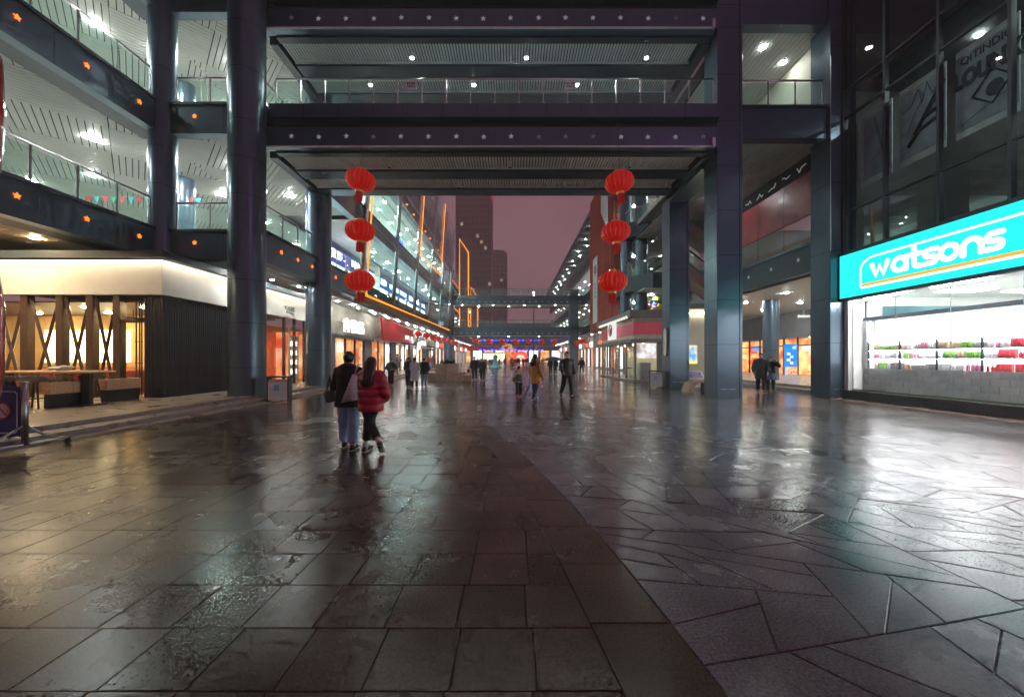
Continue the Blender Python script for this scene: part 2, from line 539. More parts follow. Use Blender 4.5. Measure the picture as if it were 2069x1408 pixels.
def rnd_tilt(s=0.0022): return (random.uniform(-s, s), random.uniform(-s, s))
def in_view(poly, marg=0.15):
    return any(p[1] > 1.45 and abs(p[0]) < 1.365*p[1]+marg for p in poly)

# left field: square granite tiles in straight rows
T = 0.40
rest = MB(); cnt = 0
cand = []
y = 0.9
while y < YN-0.01:
    ya, yb = y, min(y+T, YN)
    x = -8.3
    row_off = random.uniform(-0.02, 0.02)
    while x < 1.2:
        w = T*2 if random.random() < 0.05 else T
        xa, xb = x+row_off, x+w+row_off
        x += w
        ra, rb = x1(ya)-0.46, x1(yb)-0.46
        if xa >= min(ra, rb)-0.03: break
        poly = [(xa, ya), (min(xb, ra), ya), (min(xb, rb), yb), (xa, yb)]
        cand.append(poly)
    y += T
cand.sort(key=lambda q: q[0][1])
for poly in cand:
    if in_view(poly) and cnt < 290:
        stone(poly, M['tile'], 'paving_tile', 0.0018, 0.003, random.uniform(-0.0012, 0.001), rnd_tilt()); cnt += 1
    else:
        rest.add(*stone(poly, None, None, 0.0018, 0.003))
# border courses along the curve
y = 0.9; k = 0
while y < YN-0.01:
    L = 0.62; ya, yb = y, min(y+L, YN)
    for d0, d1 in ((0.46, 0.0),):
        s = 0.0
        poly = [(x1(ya)-d0, ya), (x1(ya)-d1, ya), (x1(yb)-d1, yb), (x1(yb)-d0, yb)]
        stone(poly, M['tile'], 'border_tile', 0.0028, 0.004, random.uniform(-0.001, 0.001), rnd_tilt())
    y += L
tag(rest.build('paving_tile_field', M['tile'], floor), kind='stuff')

# middle band: irregular polygons (crazy paving)
def clip(poly, a, b, c):
    out = []
    n = len(poly)
    for i in range(n):
        p, q = poly[i], poly[(i+1) % n]
        fp = a*p[0]+b*p[1]-c; fq = a*q[0]+b*q[1]-c
        if fp <= 0: out.append(p)
        if (fp < 0 < fq) or (fq < 0 < fp):
            t = fp/(fp-fq); out.append((p[0]+t*(q[0]-p[0]), p[1]+t*(q[1]-p[1])))
    return out
W = 4.6; V0, V1 = 0.9, YN
def area(p): return 0.5*abs(sum(p[i-1][0]*p[i][1]-p[i][0]*p[i-1][1] for i in range(len(p))))
def split(poly, lim):
    """cut a polygon again and again with straight, slightly skewed lines"""
    if area(poly) < lim*random.uniform(0.7, 1.5): return [poly]
    cx_ = sum(p[0] for p in poly)/len(poly); cy_ = sum(p[1] for p in poly)/len(poly)
    sx = max(p[0] for p in poly)-min(p[0] for p in poly); sy = max(p[1] for p in poly)-min(p[1] for p in poly)
    a = (0.0 if sx > sy*1.05 else math.pi/2) + random.gauss(0, 0.42)
    nx_, ny_ = math.cos(a), math.sin(a)
    cx_ += random.uniform(-0.12, 0.12)*sx; cy_ += random.uniform(-0.12, 0.12)*sy
    c = nx_*cx_+ny_*cy_
    A = clip(poly, nx_, ny_, c); B = clip(poly, -nx_, -ny_, -c)
    if len(A) < 3 or len(B) < 3: return [poly]
    return split(A, lim)+split(B, lim)
for poly in split([(0, V0), (W, V0), (W, V1), (0, V1)], 0.19):
    out = []
    for u, v in poly:
        t = u/W; xx = x1(v)+t*(x2(v)-x1(v)); pt = (xx + 0.25*math.sin(v*1.3)*t*(1-t), v)
        if not out or math.hypot(pt[0]-out[-1][0], pt[1]-out[-1][1]) > 0.03: out.append(pt)
    if math.hypot(out[0][0]-out[-1][0], out[0][1]-out[-1][1]) < 0.03: out.pop()
    if len(out) >= 3:
        stone(out, M['crazy'], 'paving_stone', 0.0034, 0.0045, random.uniform(-0.0015, 0.0012), rnd_tilt(0.0015))

# right: smooth kerb course along the outer curve, then large slabs
y = 0.9
while y < YN-0.01:
    ya, yb = y, min(y+0.7, YN)
    poly = [(x2(ya), ya), (x2(ya)+0.42, ya), (x2(yb)+0.42, yb), (x2(yb), yb)]
    stone(poly, M['kerbslab'], 'curved_kerb_slab', 0.003, 0.005, random.uniform(-0.001, 0.001), rnd_tilt(0.0015))
    y += 0.7
ang = math.radians(24); ca, sa = math.cos(ang), math.sin(ang)
y = -6.0; r = 0
rest = MB(); cnt = 0; cand = []
for r in range(-14, 40):
    for c in range(-10, 26):
        u0 = c*0.9 + (0.45 if r % 2 else 0); v0 = r*0.45
        q = [(u0, v0), (u0+0.9, v0), (u0+0.9, v0+0.45), (u0, v0+0.45)]
        q = [(u*ca+v*sa+2, -u*sa+v*ca+1) for u, v in q]
        q = clip(q, 0, -1, -0.9); q = clip(q, 0, 1, YN) if len(q) > 2 else q
        if len(q) > 2: q = clip(q, 1, 0, 12.95)
        if len(q) < 3: continue
        cy_ = sum(p[1] for p in q)/len(q)
        # keep right of the curve (tangent cut)
        s = -0.2607 - 0.0307*cy_
        q = clip(q, -1, s, -(x2(cy_)+0.42) + s*cy_)
        if len(q) < 3: continue
        out = []
        for p in q:
            if not out or math.hypot(p[0]-out[-1][0], p[1]-out[-1][1]) > 0.03: out.append(p)
        if len(out) >= 3 and math.hypot(out[0][0]-out[-1][0], out[0][1]-out[-1][1]) < 0.03: out.pop()
        if len(out) >= 3: cand.append(out)
for q in cand:
    if in_view(q) and cnt < 280:
        stone(q, M['slab'], 'paving_slab', 0.003, 0.005, random.uniform(-0.001, 0.001), rnd_tilt(0.0015)); cnt += 1
    else:
        rest.add(*stone(q, None, None, 0.003, 0.005))
tag(rest.build('paving_slab_field', M['slab'], floor), kind='stuff')

# raised terraces
lt = thing('left_terrace', 'raised stone terrace with steps along the left shops', 'terrace'); lt['kind'] = 'structure'; del lt['category']
MB().box(-34, -9.0, 1, 60, -0.01, 0.22).build('terrace_slab', M['terrace'], lt)
for x0_, xr, zt in ((-9.0, -8.45, 0.13),):
    y = 1.0
    while y < 60:
        L = 1.5
        MB().bbox(x0_, xr, y+0.004, y+L-0.004, -0.01, zt, 0.008).build('step_block', M['stepstone'], lt)
        y += L
MB().box(-8.45, -8.22, 1, 60, -0.01, 0.03).build('kerb', M['terrace'], lt)
# nosing stones of the top step
y = 1.0
while y < 60:
    MB().bbox(-9.0, -8.965, y+0.004, y+1.196, 0.132, 0.226, 0.004).build('step_nosing', M['stepstone'], lt)
    y += 1.2
rt = thing('right_terrace', 'raised stone terrace with steps beyond the drugstore', 'terrace'); rt['kind'] = 'structure'; del rt['category']
MB().box(13.3, 30, 15.4, 60, -0.01, 0.30).build('terrace_slab', M['terrace'], rt)
MB().box(12.9, 13.3, 15.4, 60, -0.01, 0.15).build('step', M['stepstone'], rt)
# ------------------------------------------------------------------ helpers for mall pieces
def star_mesh(r, d, name):
    """five-pointed star facing -y with raised ridges"""
    m = MB(); P = []
    for k in range(10):
        a = math.pi/2 + k*math.pi/5
        rr = r if k % 2 == 0 else r*0.45
        P.append((rr*math.cos(a), 0, rr*math.sin(a)))
    P.append((0, -d, 0))
    m.add(P, [(k, (k+1) % 10, 10) for k in range(10)] + [tuple(range(9, -1, -1))])
    return m.mesh(name)
STAR_ON = star_mesh(0.10, 0.05, 'star'); STAR_ON.materials.append(M['starlit'])
STAR_OFF = star_mesh(0.115, 0.05, 'star'); STAR_OFF.materials.append(M['staroff'])
STAR_DIM = STAR_OFF.copy(); STAR_DIM.materials.clear(); STAR_DIM.materials.append(pbr('dim_star', (0.5, 0.5, 0.53), 0.5))  # dim variant: a dead star's lost brightness put into a greyer face
DISC = {}
def disc(kind, r=0.10):
    key = (kind, r)
    if key not in DISC:
        m = MB(); m.lathe([(r*0.8, 0.0), (r, 0.015)], 10)
        DISC[key] = m.mesh('downlight'); DISC[key].materials.append(M[kind])
    return DISC[key]
def downlights(parent, pts, kind='lamp', r=0.10):
    for p in pts: put('downlight', disc(kind, r), parent, p)

def round_column(parent, x, y, r, z0, z1, joints=(), mat=None):
    m = MB().lathe([(r, z0), (r, z1)], 48, x, y, 0)
    me = m.mesh('column'); smooth_by_angle(me)
    me.materials.append(mat or M['clad'])
    o = put('column', me, parent)
    for z in joints:
        j = MB().lathe([(r+0.0015, z-0.008), (r+0.0015, z+0.008)], 48, x, y, 0).mesh('panel_joint')
        smooth_by_angle(j); j.materials.append(M['joint'])
        put('panel_joint', j, o)
    return o

def railing(label, pts, z, h=1.05, pane_w=1.1, cat='railing', group='glass balcony railings'):
    """glass balustrade along a polyline: steel handrail, posts with clamps, panes"""
    t = thing('glass_railing', label, cat, (pts[0][0], pts[0][1], z), 0, group)
    ox, oy = pts[0]
    MB().tube([(p[0]-ox, p[1]-oy, h) for p in pts], 0.035, 8).build('handrail', M['steel'], t, smooth=True)
    for a, b in zip(pts[:-1], pts[1:]):
        L = math.hypot(b[0]-a[0], b[1]-a[1]); n = max(1, round(L/pane_w))
        ux, uy = (b[0]-a[0])/L, (b[1]-a[1])/L
        an = math.atan2(uy, ux)
        w = L/n
        pm = MB().box(0.045, w-0.045, -0.006, 0.006, 0.06, h-0.10).mesh('pane'); pm.materials.append(M['pane'])
        qm = MB().box(-0.016, 0.016, -0.022, 0.022, 0, h-0.02)
        for zz in (0.17, h-0.28):
            qm.box(-0.055, 0.055, -0.016, 0.016, zz, zz+0.022)
        qm = qm.mesh('post'); qm.materials.append(M['steel'])
        for k in range(n):
            px, py = a[0]-ox+ux*w*k, a[1]-oy+uy*w*k
            o = put('pane', pm, t, (px, py, 0), an)
            put('post', qm, t, (px, py, 0), an)
        put('post', qm, t, (b[0]-ox, b[1]-oy, 0), an)
    return t

def slats_parallel(m, x0, x1_, y0, y1, z, pitch, w, along, th=0.03):
    """rows of slats inside a rectangle; along 'x' or 'y'"""
    if along == 'y':
        n = int((x1_-x0)/pitch)
        for k in range(n):
            a = x0+(k+0.5)*pitch; m.box(a-w/2, a+w/2, y0, y1, z, z+th)
    else:
        n = int((y1-y0)/pitch)
        for k in range(n):
            a = y0+(k+0.5)*pitch; m.box(x0, x1_, a-w/2, a+w/2, z, z+th)

def woven_ceiling(parent, x0, x1_, y0, y1, z, mat, cell=2.4, pitch=0.20, w=0.168, clipfn=None):
    """ceiling of slats laid in blocks that change direction, diagonal to the walls"""
    m = MB()
    s = math.sqrt(0.5)
    import itertools
    cx, cy_ = (x0+x1_)/2, (y0+y1)/2
    R = math.hypot(x1_-x0, y1-y0)/2 + cell
    n = int(R/cell)+1
    for i in range(-n, n):
        for j in range(-n, n):
            par = (i+j) % 2
            kk = int(round(cell/pitch))
            for k in range(kk):
                a0 = (k+0.5)*pitch-w/2; a1 = a0+w
                if par: rect = [(0, a0), (cell-0.02, a0), (cell-0.02, a1), (0, a1)]
                else: rect = [(a0, 0), (a1, 0), (a1, cell-0.02), (a0, cell-0.02)]
                q = []
                for u, v in rect:
                    U, V = u+i*cell, v+j*cell
                    q.append((cx+(U-V)*s, cy_+(U+V)*s))
                q = clip(q, -1, 0, -x0)
                if len(q) > 2: q = clip(q, 1, 0, x1_)
                if len(q) > 2: q = clip(q, 0, -1, -y0)
                if len(q) > 2: q = clip(q, 0, 1, y1)
                if len(q) > 2: m.prism(q, z, z+0.02)
    o = m.build('ceiling_slat', mat, parent)
    tag(o, kind='stuff')
    MB().box(x0, x1_, y0, y1, z+0.10, z+0.12).build('ceiling_backing', M['void'], parent)
    return o

# ------------------------------------------------------------------ left mall: open galleries on three floors
mall = thing('mall_gallery', 'open mall galleries with dark round columns on the left side', 'building', (-13, 14, 0))
def mp(o): o.location = o.location - mall.location; return o
class Off:
    pass
# everything of this building is modelled in world coordinates and hung on an empty at the origin of the corner
mall.location = (0, 0, 0)
for (x, y, r, z0, js) in ((-9.5, 13.5, 0.58, 0, (1.2, 2.75, 4.25, 7.2, 8.5, 9.8, 11.6, 13.2)), (-9.4, 18.3, 0.57, 0, (1.9, 3.55, 7.6, 9.1)),
                      (-13.08, 14.1, 0.43, 0, (7.9, 9.3, 12.2)), (-15.6, 17.9, 0.43, 0, (7.9, 12.2)), (-9.6, 57.5, 0.8, 0, (2.4, 4.4)),
                      ):
    zt = 24 if y < 20 else (5.2 if y < 50 else 12)
    round_column(mall, x, y, r, z0, zt, js)

LV = [(5.20, 6.30), (9.85, 11.0), (14.35, 15.45)]      # beam bottom, deck top of the three floors
for li, (zb, zt) in enumerate(LV):
    # edge beam along the plaza (x = -13), the cross beam at y = 14 and the street beam at x = -9.4
    b1 = MB().box(-13.35, -13.0, -5, 13.75, zb, zt-0.10).build('edge_beam', M['clad'], mall)
    MB().box(-13.42, -12.95, -5, 13.75, zt-0.10, zt).build('deck_edge', M['clad2'], b1)
    for k in range(9):
        MB().box(-13.0015, -12.998, 12.3-1.62*k, 12.306-1.62*k, zb, zt-0.101).build('panel_joint', M['joint'], b1)
    b2 = MB().box(-12.7, -9.9, 13.95, 14.30, zb, zt-0.10).build('cross_beam', M['clad'], mall)
    MB().box(-12.7, -9.9, 13.90, 14.36, zt-0.10, zt).build('deck_edge', M['clad2'], b2)
    b3 = MB().box(-9.65, -9.2, 14.0, 22.6 if li == 0 else 60, zb-0.1, zt-0.10).build('street_beam', M['clad'], mall)
    MB().box(-9.7, -9.15, 14.0, 22.6 if li == 0 else 60, zt-0.10, zt).build('deck_edge', M['clad2'], b3)
    MB().box(-14.0, -13.35, -5, 14.3, zb, zb+0.3).build('soffit_edge', M['clad2'], mall)
    if li < 2:
        for k in range(7):
            y = 13.1-1.62*k
            if y > -2: put('star', STAR_ON, b1, (-12.97, y, (zb+zt)/2+0.02), math.pi/2)
        put('star', STAR_ON, b2, (-11.75, 13.92, (zb+zt)/2+0.05))
        for xx in (-12.1, -10.7): MB().box(xx, xx+0.006, 13.9485, 13.952, zb, zt-0.101).build('panel_joint', M['joint'], b2)
        for k in range(5):
            if 14.9+1.15*k < 22: put('star', STAR_ON, b3, (-9.16, 14.95+1.15*k, (zb+zt)/2-0.02), math.pi/2)
    # slabs
    MB().box(-34, -13.42, -5, 42, zt-0.35, zt-0.01).build('floor_slab', M['floor_in'], mall)
    MB().box(-13.42, -9.7, 14.36, 22.5, zt-0.35, zt-0.011).build('floor_slab', M['floor_in'], mall)
# ceilings: level 1 wood, upper floors white slats laid in blocks
woven_ceiling(mall, -26, -14.0, 4, 34, 10.02, M['slat'])
woven_ceiling(mall, -14.0, -9.65, 14.32, 22.4, 10.02, M['slat'])
woven_ceiling(mall, -26, -14.0, 4, 34, 14.50, M['slat'])
woven_ceiling(mall, -14.0, -9.65, 14.32, 22.4, 14.50, M['slat'])
m = MB()
slats_parallel(m, -24, -14.0, 3, 14, 5.36, 0.16, 0.14, 'x')
tag(m.build('ceiling_slat', M['wood_slat'], mall), kind='stuff')
MB().box(-24, -13.4, 3, 20, 5.46, 5.50).build('ceiling_backing', M['void'], mall)
# back walls of the galleries
for z0_, z1_ in ((6.3, 9.9), (11.0, 14.4)):
    MB().box(-27.2, -27.0, -5, 36, z0_, z1_).build('back_wall', M['plaster'], mall)
    MB().box(-27.0, -12.0, 34.0, 34.2, z0_, z1_).build('back_wall', M['plaster'], mall)
MB().box(-30, -9.65, -5, 60, 18.2, 18.4).build('roof_slab', M['clad2'], mall)
# downlights
L2 = [(-17.0, 11.5), (-16.2, 14.6), (-14.9, 15.9), (-19.5, 17.5), (-15.0, 19.5), (-12.2, 16.6), (-11.6, 19.6), (-21.5, 13), (-19, 22), (-15.4, 23.5), (-23, 18),
      (-24, 24), (-20, 27), (-16, 28)]
downlights(mall, [(x, y, 9.985) for x, y in L2], 'lamp', 0.13)
downlights(mall, [(x, y, 14.465) for x, y in L2], 'lamp', 0.13)
downlights(mall, [(x, y, 5.33) for x, y in ((-15.6, 11.0), (-15.2, 12.0), (-14.6, 9.5), (-17.6, 10.0), (-17.0, 8.0), (-14.8, 7.0))], 'lampwarm', 0.12)
# railings
railing('glass railing of the second floor along the plaza on the far left', [(-13.1, -1), (-13.1, 13.6)], 6.30)
railing('glass railing of the third floor along the plaza at top left', [(-13.1, -1), (-13.1, 13.6)], 11.0)
railing('short glass railing of the second floor between two left columns', [(-12.6, 14.15), (-10.1, 14.15)], 6.30)
railing('short glass railing of the third floor between two left columns', [(-12.6, 14.15), (-10.1, 14.15)], 11.0)
railing('second-floor glass railing running down the street from the big left column', [(-9.4, 14.3), (-9.4, 17.6)], 6.30)
railing('third-floor glass railing running down the street from the big left column', [(-9.4, 14.3), (-9.4, 17.6)], 11.0)
railing('second-floor glass railing in front of the purple shop sign', [(-9.4, 19.0), (-9.4, 22.4)], 6.30)
railing('third-floor glass railing above the purple shop sign', [(-9.4, 19.0), (-9.4, 22.4)], 11.0)
# green exit signs and notices
ex = emi('exit_green', (0.05, 1.0, 0.25), 2.0)
EXM = MB().box(-0.22, 0.22, -0.03, 0.03, -0.09, 0.09).mesh('exit_sign'); EXM.materials.append(ex)
for k, (x, y, z, lab) in enumerate(((-12.9, 20.5, 11.9, 'small green exit sign hanging above the third-floor railing'), (-13.9, 17.0, 11.7, 'small green exit sign hung behind the left columns'))):
    t = thing('exit_sign', lab, 'exit sign', (x, y, z))
    put('lit_panel', EXM, t)
    MB().tube([(-0.15, 0, 0.09), (-0.15, 0, 2.3)], 0.012, 5).build('hanger', M['cable'], t)
    MB().tube([(0.15, 0, 0.09), (0.15, 0, 2.3)], 0.012, 5).build('hanger', M['cable'], t)
# bunting of little flags
cols = [(0.7, 0.03, 0.05), (0.05, 0.4, 0.25), (0.75, 0.05, 0.05), (0.05, 0.45, 0.5)]
bt = thing('flag_bunting', 'string of small triangular red and green flags under the second-floor ceiling', 'bunting', (-17.6, 17.6, 9.15))
MB().tube([(-3, 0.0, 0.0), (-1, 0.1, -0.1), (1, 0.2, -0.1), (3, 0.3, 0)], 0.008, 4).build('cord', M['cable'], bt)
for k in range(16):
    x = -2.9+k*0.38
    f = MB(); f.prism_axis([(x-0.13, -0.08), (x, -0.44), (x+0.13, -0.08)], 0.02+0.05*x, 0.03+0.05*x, 1)
    f.build('flag', pbr('flag_cloth_%d' % (k % 4), cols[k % 4], 0.7), bt)
# ------------------------------------------------------------------ overhead footbridge between the two malls
BR = thing('footbridge', 'dark two-storey footbridge with rows of white stars spanning the street overhead', 'bridge', (0, 0, 0))
XL, XR = -9.05, 7.75
CYL = MB().lathe([(0.075, -0.22), (0.075, 0.0)], 14).mesh('spotlight'); smooth_by_angle(CYL); CYL.materials.append(M['white'])
CYLR = MB().lathe([(0.062, -0.226), (0.062, -0.215)], 14).mesh('lens'); CYLR.materials.append(M['black'])
CYLL = CYLR.copy(); CYLL.materials.clear(); CYLL.materials.append(emi('spot_lens', (0.95, 1.0, 0.95), 1500.0))
for li, zs in enumerate((9.38, 13.80)):
    deck = MB().box(XL, XR, 14.0, 18.2, zs+1.12, zs+1.62).build('deck', M['clad'], BR)
    for k in range(1, 13):
        x = XL + k*(XR-XL)/13
        MB().box(x-0.006, x+0.006, 13.996, 14.002, zs+1.12, zs+1.62).build('panel_joint', M['joint'], deck)
    MB().box(XL-0.4, XR, 14.45, 18.1, zs+0.9, zs+1.118).build('deck_underside', M['void'], BR)
    beam = MB().box(XL-0.3, XR-0.05, 14.06, 14.42, zs+0.06, zs+0.78).build('star_beam', M['clad'], BR)
    for k in range(16):
        put('star', STAR_OFF if random.random() < 0.75 else STAR_DIM, beam, (-8.25+k*1.026+random.uniform(-0.02, 0.02), 14.055, zs+0.42+random.uniform(-0.02, 0.02))).rotation_euler = (0, random.uniform(-0.12, 0.12), 0)
    for k in range(1, 14): MB().box(XL+k*1.2, XL+k*1.2+0.006, 14.0585, 14.062, zs+0.06, zs+0.78).build('panel_joint', M['joint'], beam)
    MB().box(XL-0.3, XR-0.05, 14.10, 14.40, zs+0.78, zs+0.92).build('beam_recess', M['void'], beam)
    # pale lip made of short trim pieces
    k = 0; x = XL-0.15
    while x < XR-0.3:
        w = min(0.94, XR-0.25-x)
        MB().box(x+0.004, x+w-0.004, 14.0, 14.06, zs+0.012+random.uniform(-0.004, 0.004), zs+0.055).build('lip_trim', M['white'], BR)
        x += 0.94
    MB().box(XR-0.3, XR-0.2, 13.95, 14.05, zs-0.01, zs+0.32).build('lip_return', M['alu'], BR)
    MB().box(XL, XR-0.05, 14.42, 14.70, zs+0.0, zs+0.7).build('front_rib', M['clad2'], BR)
    MB().box(XL, XR-0.05, 15.80, 16.48, zs-0.02, zs+0.7).build('middle_rib', M['clad2'], BR)
    MB().box(XL, XR-0.05, 17.50, 18.15, zs-0.02, zs+0.85).build('back_beam', M['clad'], BR)
    for sx in (XL-0.43, 7.45):
        MB().box(sx, sx+0.32, 14.72, 18.4, zs-0.03, zs+0.8).build('side_rib', M['clad2'], BR)
    for (ya, yb) in ((14.70, 15.80), (16.48, 17.50)):
        sl = MB()
        slats_parallel(sl, -9.08, 7.42, ya+0.05, yb-0.05, zs+0.10, 0.118, 0.082, 'y', 0.03)
        tag(sl.build('soffit_slat', M['slatb'], BR), kind='stuff')
        for yy in (ya, yb-0.05):
            MB().box(-9.08, 7.42, yy+0.003, yy+0.047, zs+0.06, zs+0.14).build('slat_frame', M['slatb'], BR)
        MB().box(-9.08, 7.42, ya, yb, zs+0.45, zs+0.5).build('soffit_void', M['void'], BR)
    if li == 0:
        for (x, y) in ((-4.95, 15.2), (-0.08, 15.2), (4.75, 15.2), (-2.4, 17.0), (2.35, 17.0), (7.0, 17.0)):
            s = put('spotlight', CYL, BR, (x, y, zs+0.06)); put('lens', CYLR, s)
    else:
        for (x, y) in ((-4.05, 15.25), (0.58, 15.25), (5.45, 15.25), (-6.3, 16.75), (-1.7, 16.75), (2.9, 16.75)):
            s = put('spotlight', CYL, BR, (x, y, zs+0.10)); put('lens', CYLL, s)
# railing of the bridge with its notices
railing('long glass railing of the overhead footbridge', [(-8.9, 14.2), (7.6, 14.2)], 11.0, 1.05, 0.93)
railing('glass railing on the far side of the overhead footbridge', [(-8.9, 18.05), (7.6, 18.05)], 11.0, 1.05, 0.93)
white = pbr('notice_white', (0.78, 0.78, 0.76), 0.5)
ink = pbr('notice_ink', (0.03, 0.03, 0.03), 0.6)
for (x, lab) in ((-3.8, 'left one of two small white notices on the bridge railing'), (2.2, 'right one of two small white notices on the bridge railing')):
    t = thing('notice_board', lab, 'notice', (x, 14.13, 11.78))
    MB().box(-0.21, 0.21, -0.008, 0.008, -0.16, 0.16).build('board', white, t)
    text('lettering', 'notice', ink, t, (0, -0.010, 0.04), 0.085, 0.085, 'front')
    text('lettering', 'notice2', ink, t, (0, -0.010, -0.07), 0.085, 0.085, 'front')

# ------------------------------------------------------------------ big red lanterns on two cords
def lantern_mesh(R, Hh, nr=24):
    body = MB(); n = nr*2
    prof = []
    for i in range(13):
        t = -math.pi/2*0.86 + i/12*math.pi*0.86
        prof.append((R*math.cos(t)**0.85, Hh*math.sin(t)/math.sin(math.pi/2*0.86)))
    P = []; Fs = []
    for i, (r, z) in enumerate(prof):
        for k in range(n):
            a = 2*math.pi*k/n
            rr = r*(1.0 if k % 2 == 0 else 0.955)
            P.append((rr*math.cos(a), rr*math.sin(a), z))
    for i in range(12):
        for k in range(n):
            k2 = (k+1) % n
            Fs.append((i*n+k, i*n+k2, (i+1)*n+k2, (i+1)*n+k))
    body.add(P, Fs)
    return body, prof
def make_lantern(R, Hh, label, loc, group, detailed=True, tilt=0.0):
    t = thing('lantern', label, 'lantern', loc, 0, group)
    t.rotation_euler = (0, tilt, 0)
    body, prof = lantern_mesh(R, Hh, 20 if detailed else 8)
    body.build('body', M['red'], t)
    if detailed:
        rb = MB()
        for k in range(20):
            a = 2*math.pi*2*k/40
            rb = MB(); rb.tube([((r+0.004)*math.cos(a), (r+0.004)*math.sin(a), z) for r, z in prof[3:10]], 0.0045, 4)
            rb.build('rib', M['gold'], t)
    r0 = prof[0][0]
    MB().lathe([(r0*0.95, -Hh-0.14*R), (r0*1.02, -Hh+0.02)], 20).build('bottom_cap', M['gold'], t)
    MB().lathe([(r0*1.02, Hh-0.02), (r0*0.95, Hh+0.14*R)], 20).build('top_cap', M['gold'], t)
    ts = MB(); n = 26 if detailed else 8
    for k in range(n):
        a = 2*math.pi*k/n; rr = r0*(0.75 if k % 2 else 0.6)
        L = Hh*random.uniform(0.85, 1.25)*(1 if detailed else 0.7)
        ts.tube([(rr*math.cos(a), rr*math.sin(a), -Hh-0.12*R), (rr*1.05*math.cos(a), rr*1.05*math.sin(a), -Hh-0.12*R-L*0.8)], 0.05*R if detailed else 0.12*R, 4)
    tag(ts.build('tassel', M['tassel'], t), kind='stuff')
    return t
for side, xs in (('left', (-5.53, -5.55, -5.56)), ('right', (3.92, 3.79, 3.68))):
    for k, (x, z) in enumerate(zip(xs, (8.02, 6.17, 4.34) if side == 'left' else (7.95, 6.13, 4.32))):
        make_lantern(0.52, 0.365, '%s big red lantern of the string on the %s of the street' % (('top', 'middle', 'lowest')[k], side), (x, 13.75, z),
                     'big red lanterns hanging from the footbridge', True, (0.12, 0.03, -0.05)[k] if side == 'left' else (-0.1, -0.06, 0.0)[k])
    c = MB().tube([(xs[0], 13.9, 11.0), (xs[0], 13.75, 8.5), (xs[1], 13.75, 6.2), (xs[2], 13.75, 4.4)], 0.008, 5).build('lantern_cord', M['cable'])
    c.name = 'hanging_wire'; tag(c, 'thin cord carrying the three lanterns on the %s' % side, 'wire')

# ------------------------------------------------------------------ right mall: square columns, galleries
rm = thing('mall_wing', 'right mall wing with square dark columns and open galleries', 'building', (0, 0, 0))
def square_column(x0, y0, w, d, z1, joints, name='square_column'):
    o = MB().bbox(x0, x0+w, y0, y0+d, 0, z1, 0.012).build(name, M['clad'], rm)
    MB().box(x0+w*0.86, x0+w*0.90, y0-0.004, y0+0.01, 0, z1-0.1).build('shadow_gap', M['joint'], o)
    for z in joints:
        MB().box(x0-0.003, x0+w+0.003, y0-0.003, y0+d+0.003, z-0.008, z+0.008).build('panel_joint', M['joint'], o)
    MB().box(x0+w*0.15, x0+w*0.38, y0-0.003, y0+0.004, 0.34, 0.355).build('base_slot', M['alu'], o)
    MB().box(x0+w*0.48, x0+w*0.70, y0-0.003, y0+0.004, 0.34, 0.355).build('base_slot', M['alu'], o)
    return o
c2 = square_column(7.8, 14.3, 0.97, 0.97, 24, (2.05, 3.75, 5.45, 7.15, 8.85, 10.55, 12.3, 14.1, 14.95))
c1 = square_column(7.8, 18.6, 0.97, 0.97, 9.5, (2.4, 4.15, 5.9, 7.6))
c3 = square_column(12.1, 14.3, 0.92, 0.95, 24, (2.1, 3.8, 5.6, 8.2, 10.8, 13.4))
MB().box(12.095, 12.10, 14.26, 14.30, 5.6, 13.0).build('edge_trim', M['alu'], c3)
square_column(8.75, 57.0, 1.35, 1.35, 12.0, (3, 6, 9))
# side girder from front to back column under the bridge
MB().box(7.72, 8.6, 15.3, 18.55, 9.2, 11.0).build('side_girder', M['clad'], rm)
for zb, zt in ((9.95, 11.2), (14.3, 15.45)):
    cb = MB().box(8.80, 12.08, 14.42, 14.80, zb, zt-0.08).build('cross_beam', M['clad'], rm)
    MB().box(8.80, 12.08, 14.36, 14.86, zt-0.08, zt).build('deck_edge', M['clad2'], cb)
    MB().box(8.80, 16, 14.86, 30, zt-0.3, zt-0.02).build('floor_slab', M['floor_in'], rm)
for z, y1 in ((10.05, 30), (14.40, 30)):
    m = MB(); slats_parallel(m, 8.8, 12.4, 14.9, y1, z, 0.21, 0.185, 'y', 0.02)
    tag(m.build('ceiling_slat', M['slat'], rm), kind='stuff')
    MB().box(8.8, 12.4, 14.9, y1, z+0.1, z+0.12).build('ceiling_backing', M['void'], rm)
MB().box(12.4, 12.6, 15.3, 22, 11.2, 14.4).build('gallery_wall', M['plaster'], rm)
pillar = MB().box(12.0, 12.4, 20.0, 20.4, 11.2, 14.4).build('red_pillar', pbr('red_paint', (0.4, 0.03, 0.03), 0.5), rm)
downlights(rm, [(10.4, 15.6, 14.37), (10.4, 18.6, 14.37), (10.6, 22, 14.37), (11.8, 16.4, 14.37)], 'lampfar', 0.12)
downlights(rm, [(10.6, 20, 10.02), (10.6, 24, 10.02)], 'lampdim', 0.10)
railing('third-floor glass railing between the two tall right columns', [(8.85, 14.55), (12.0, 14.55)], 11.2)
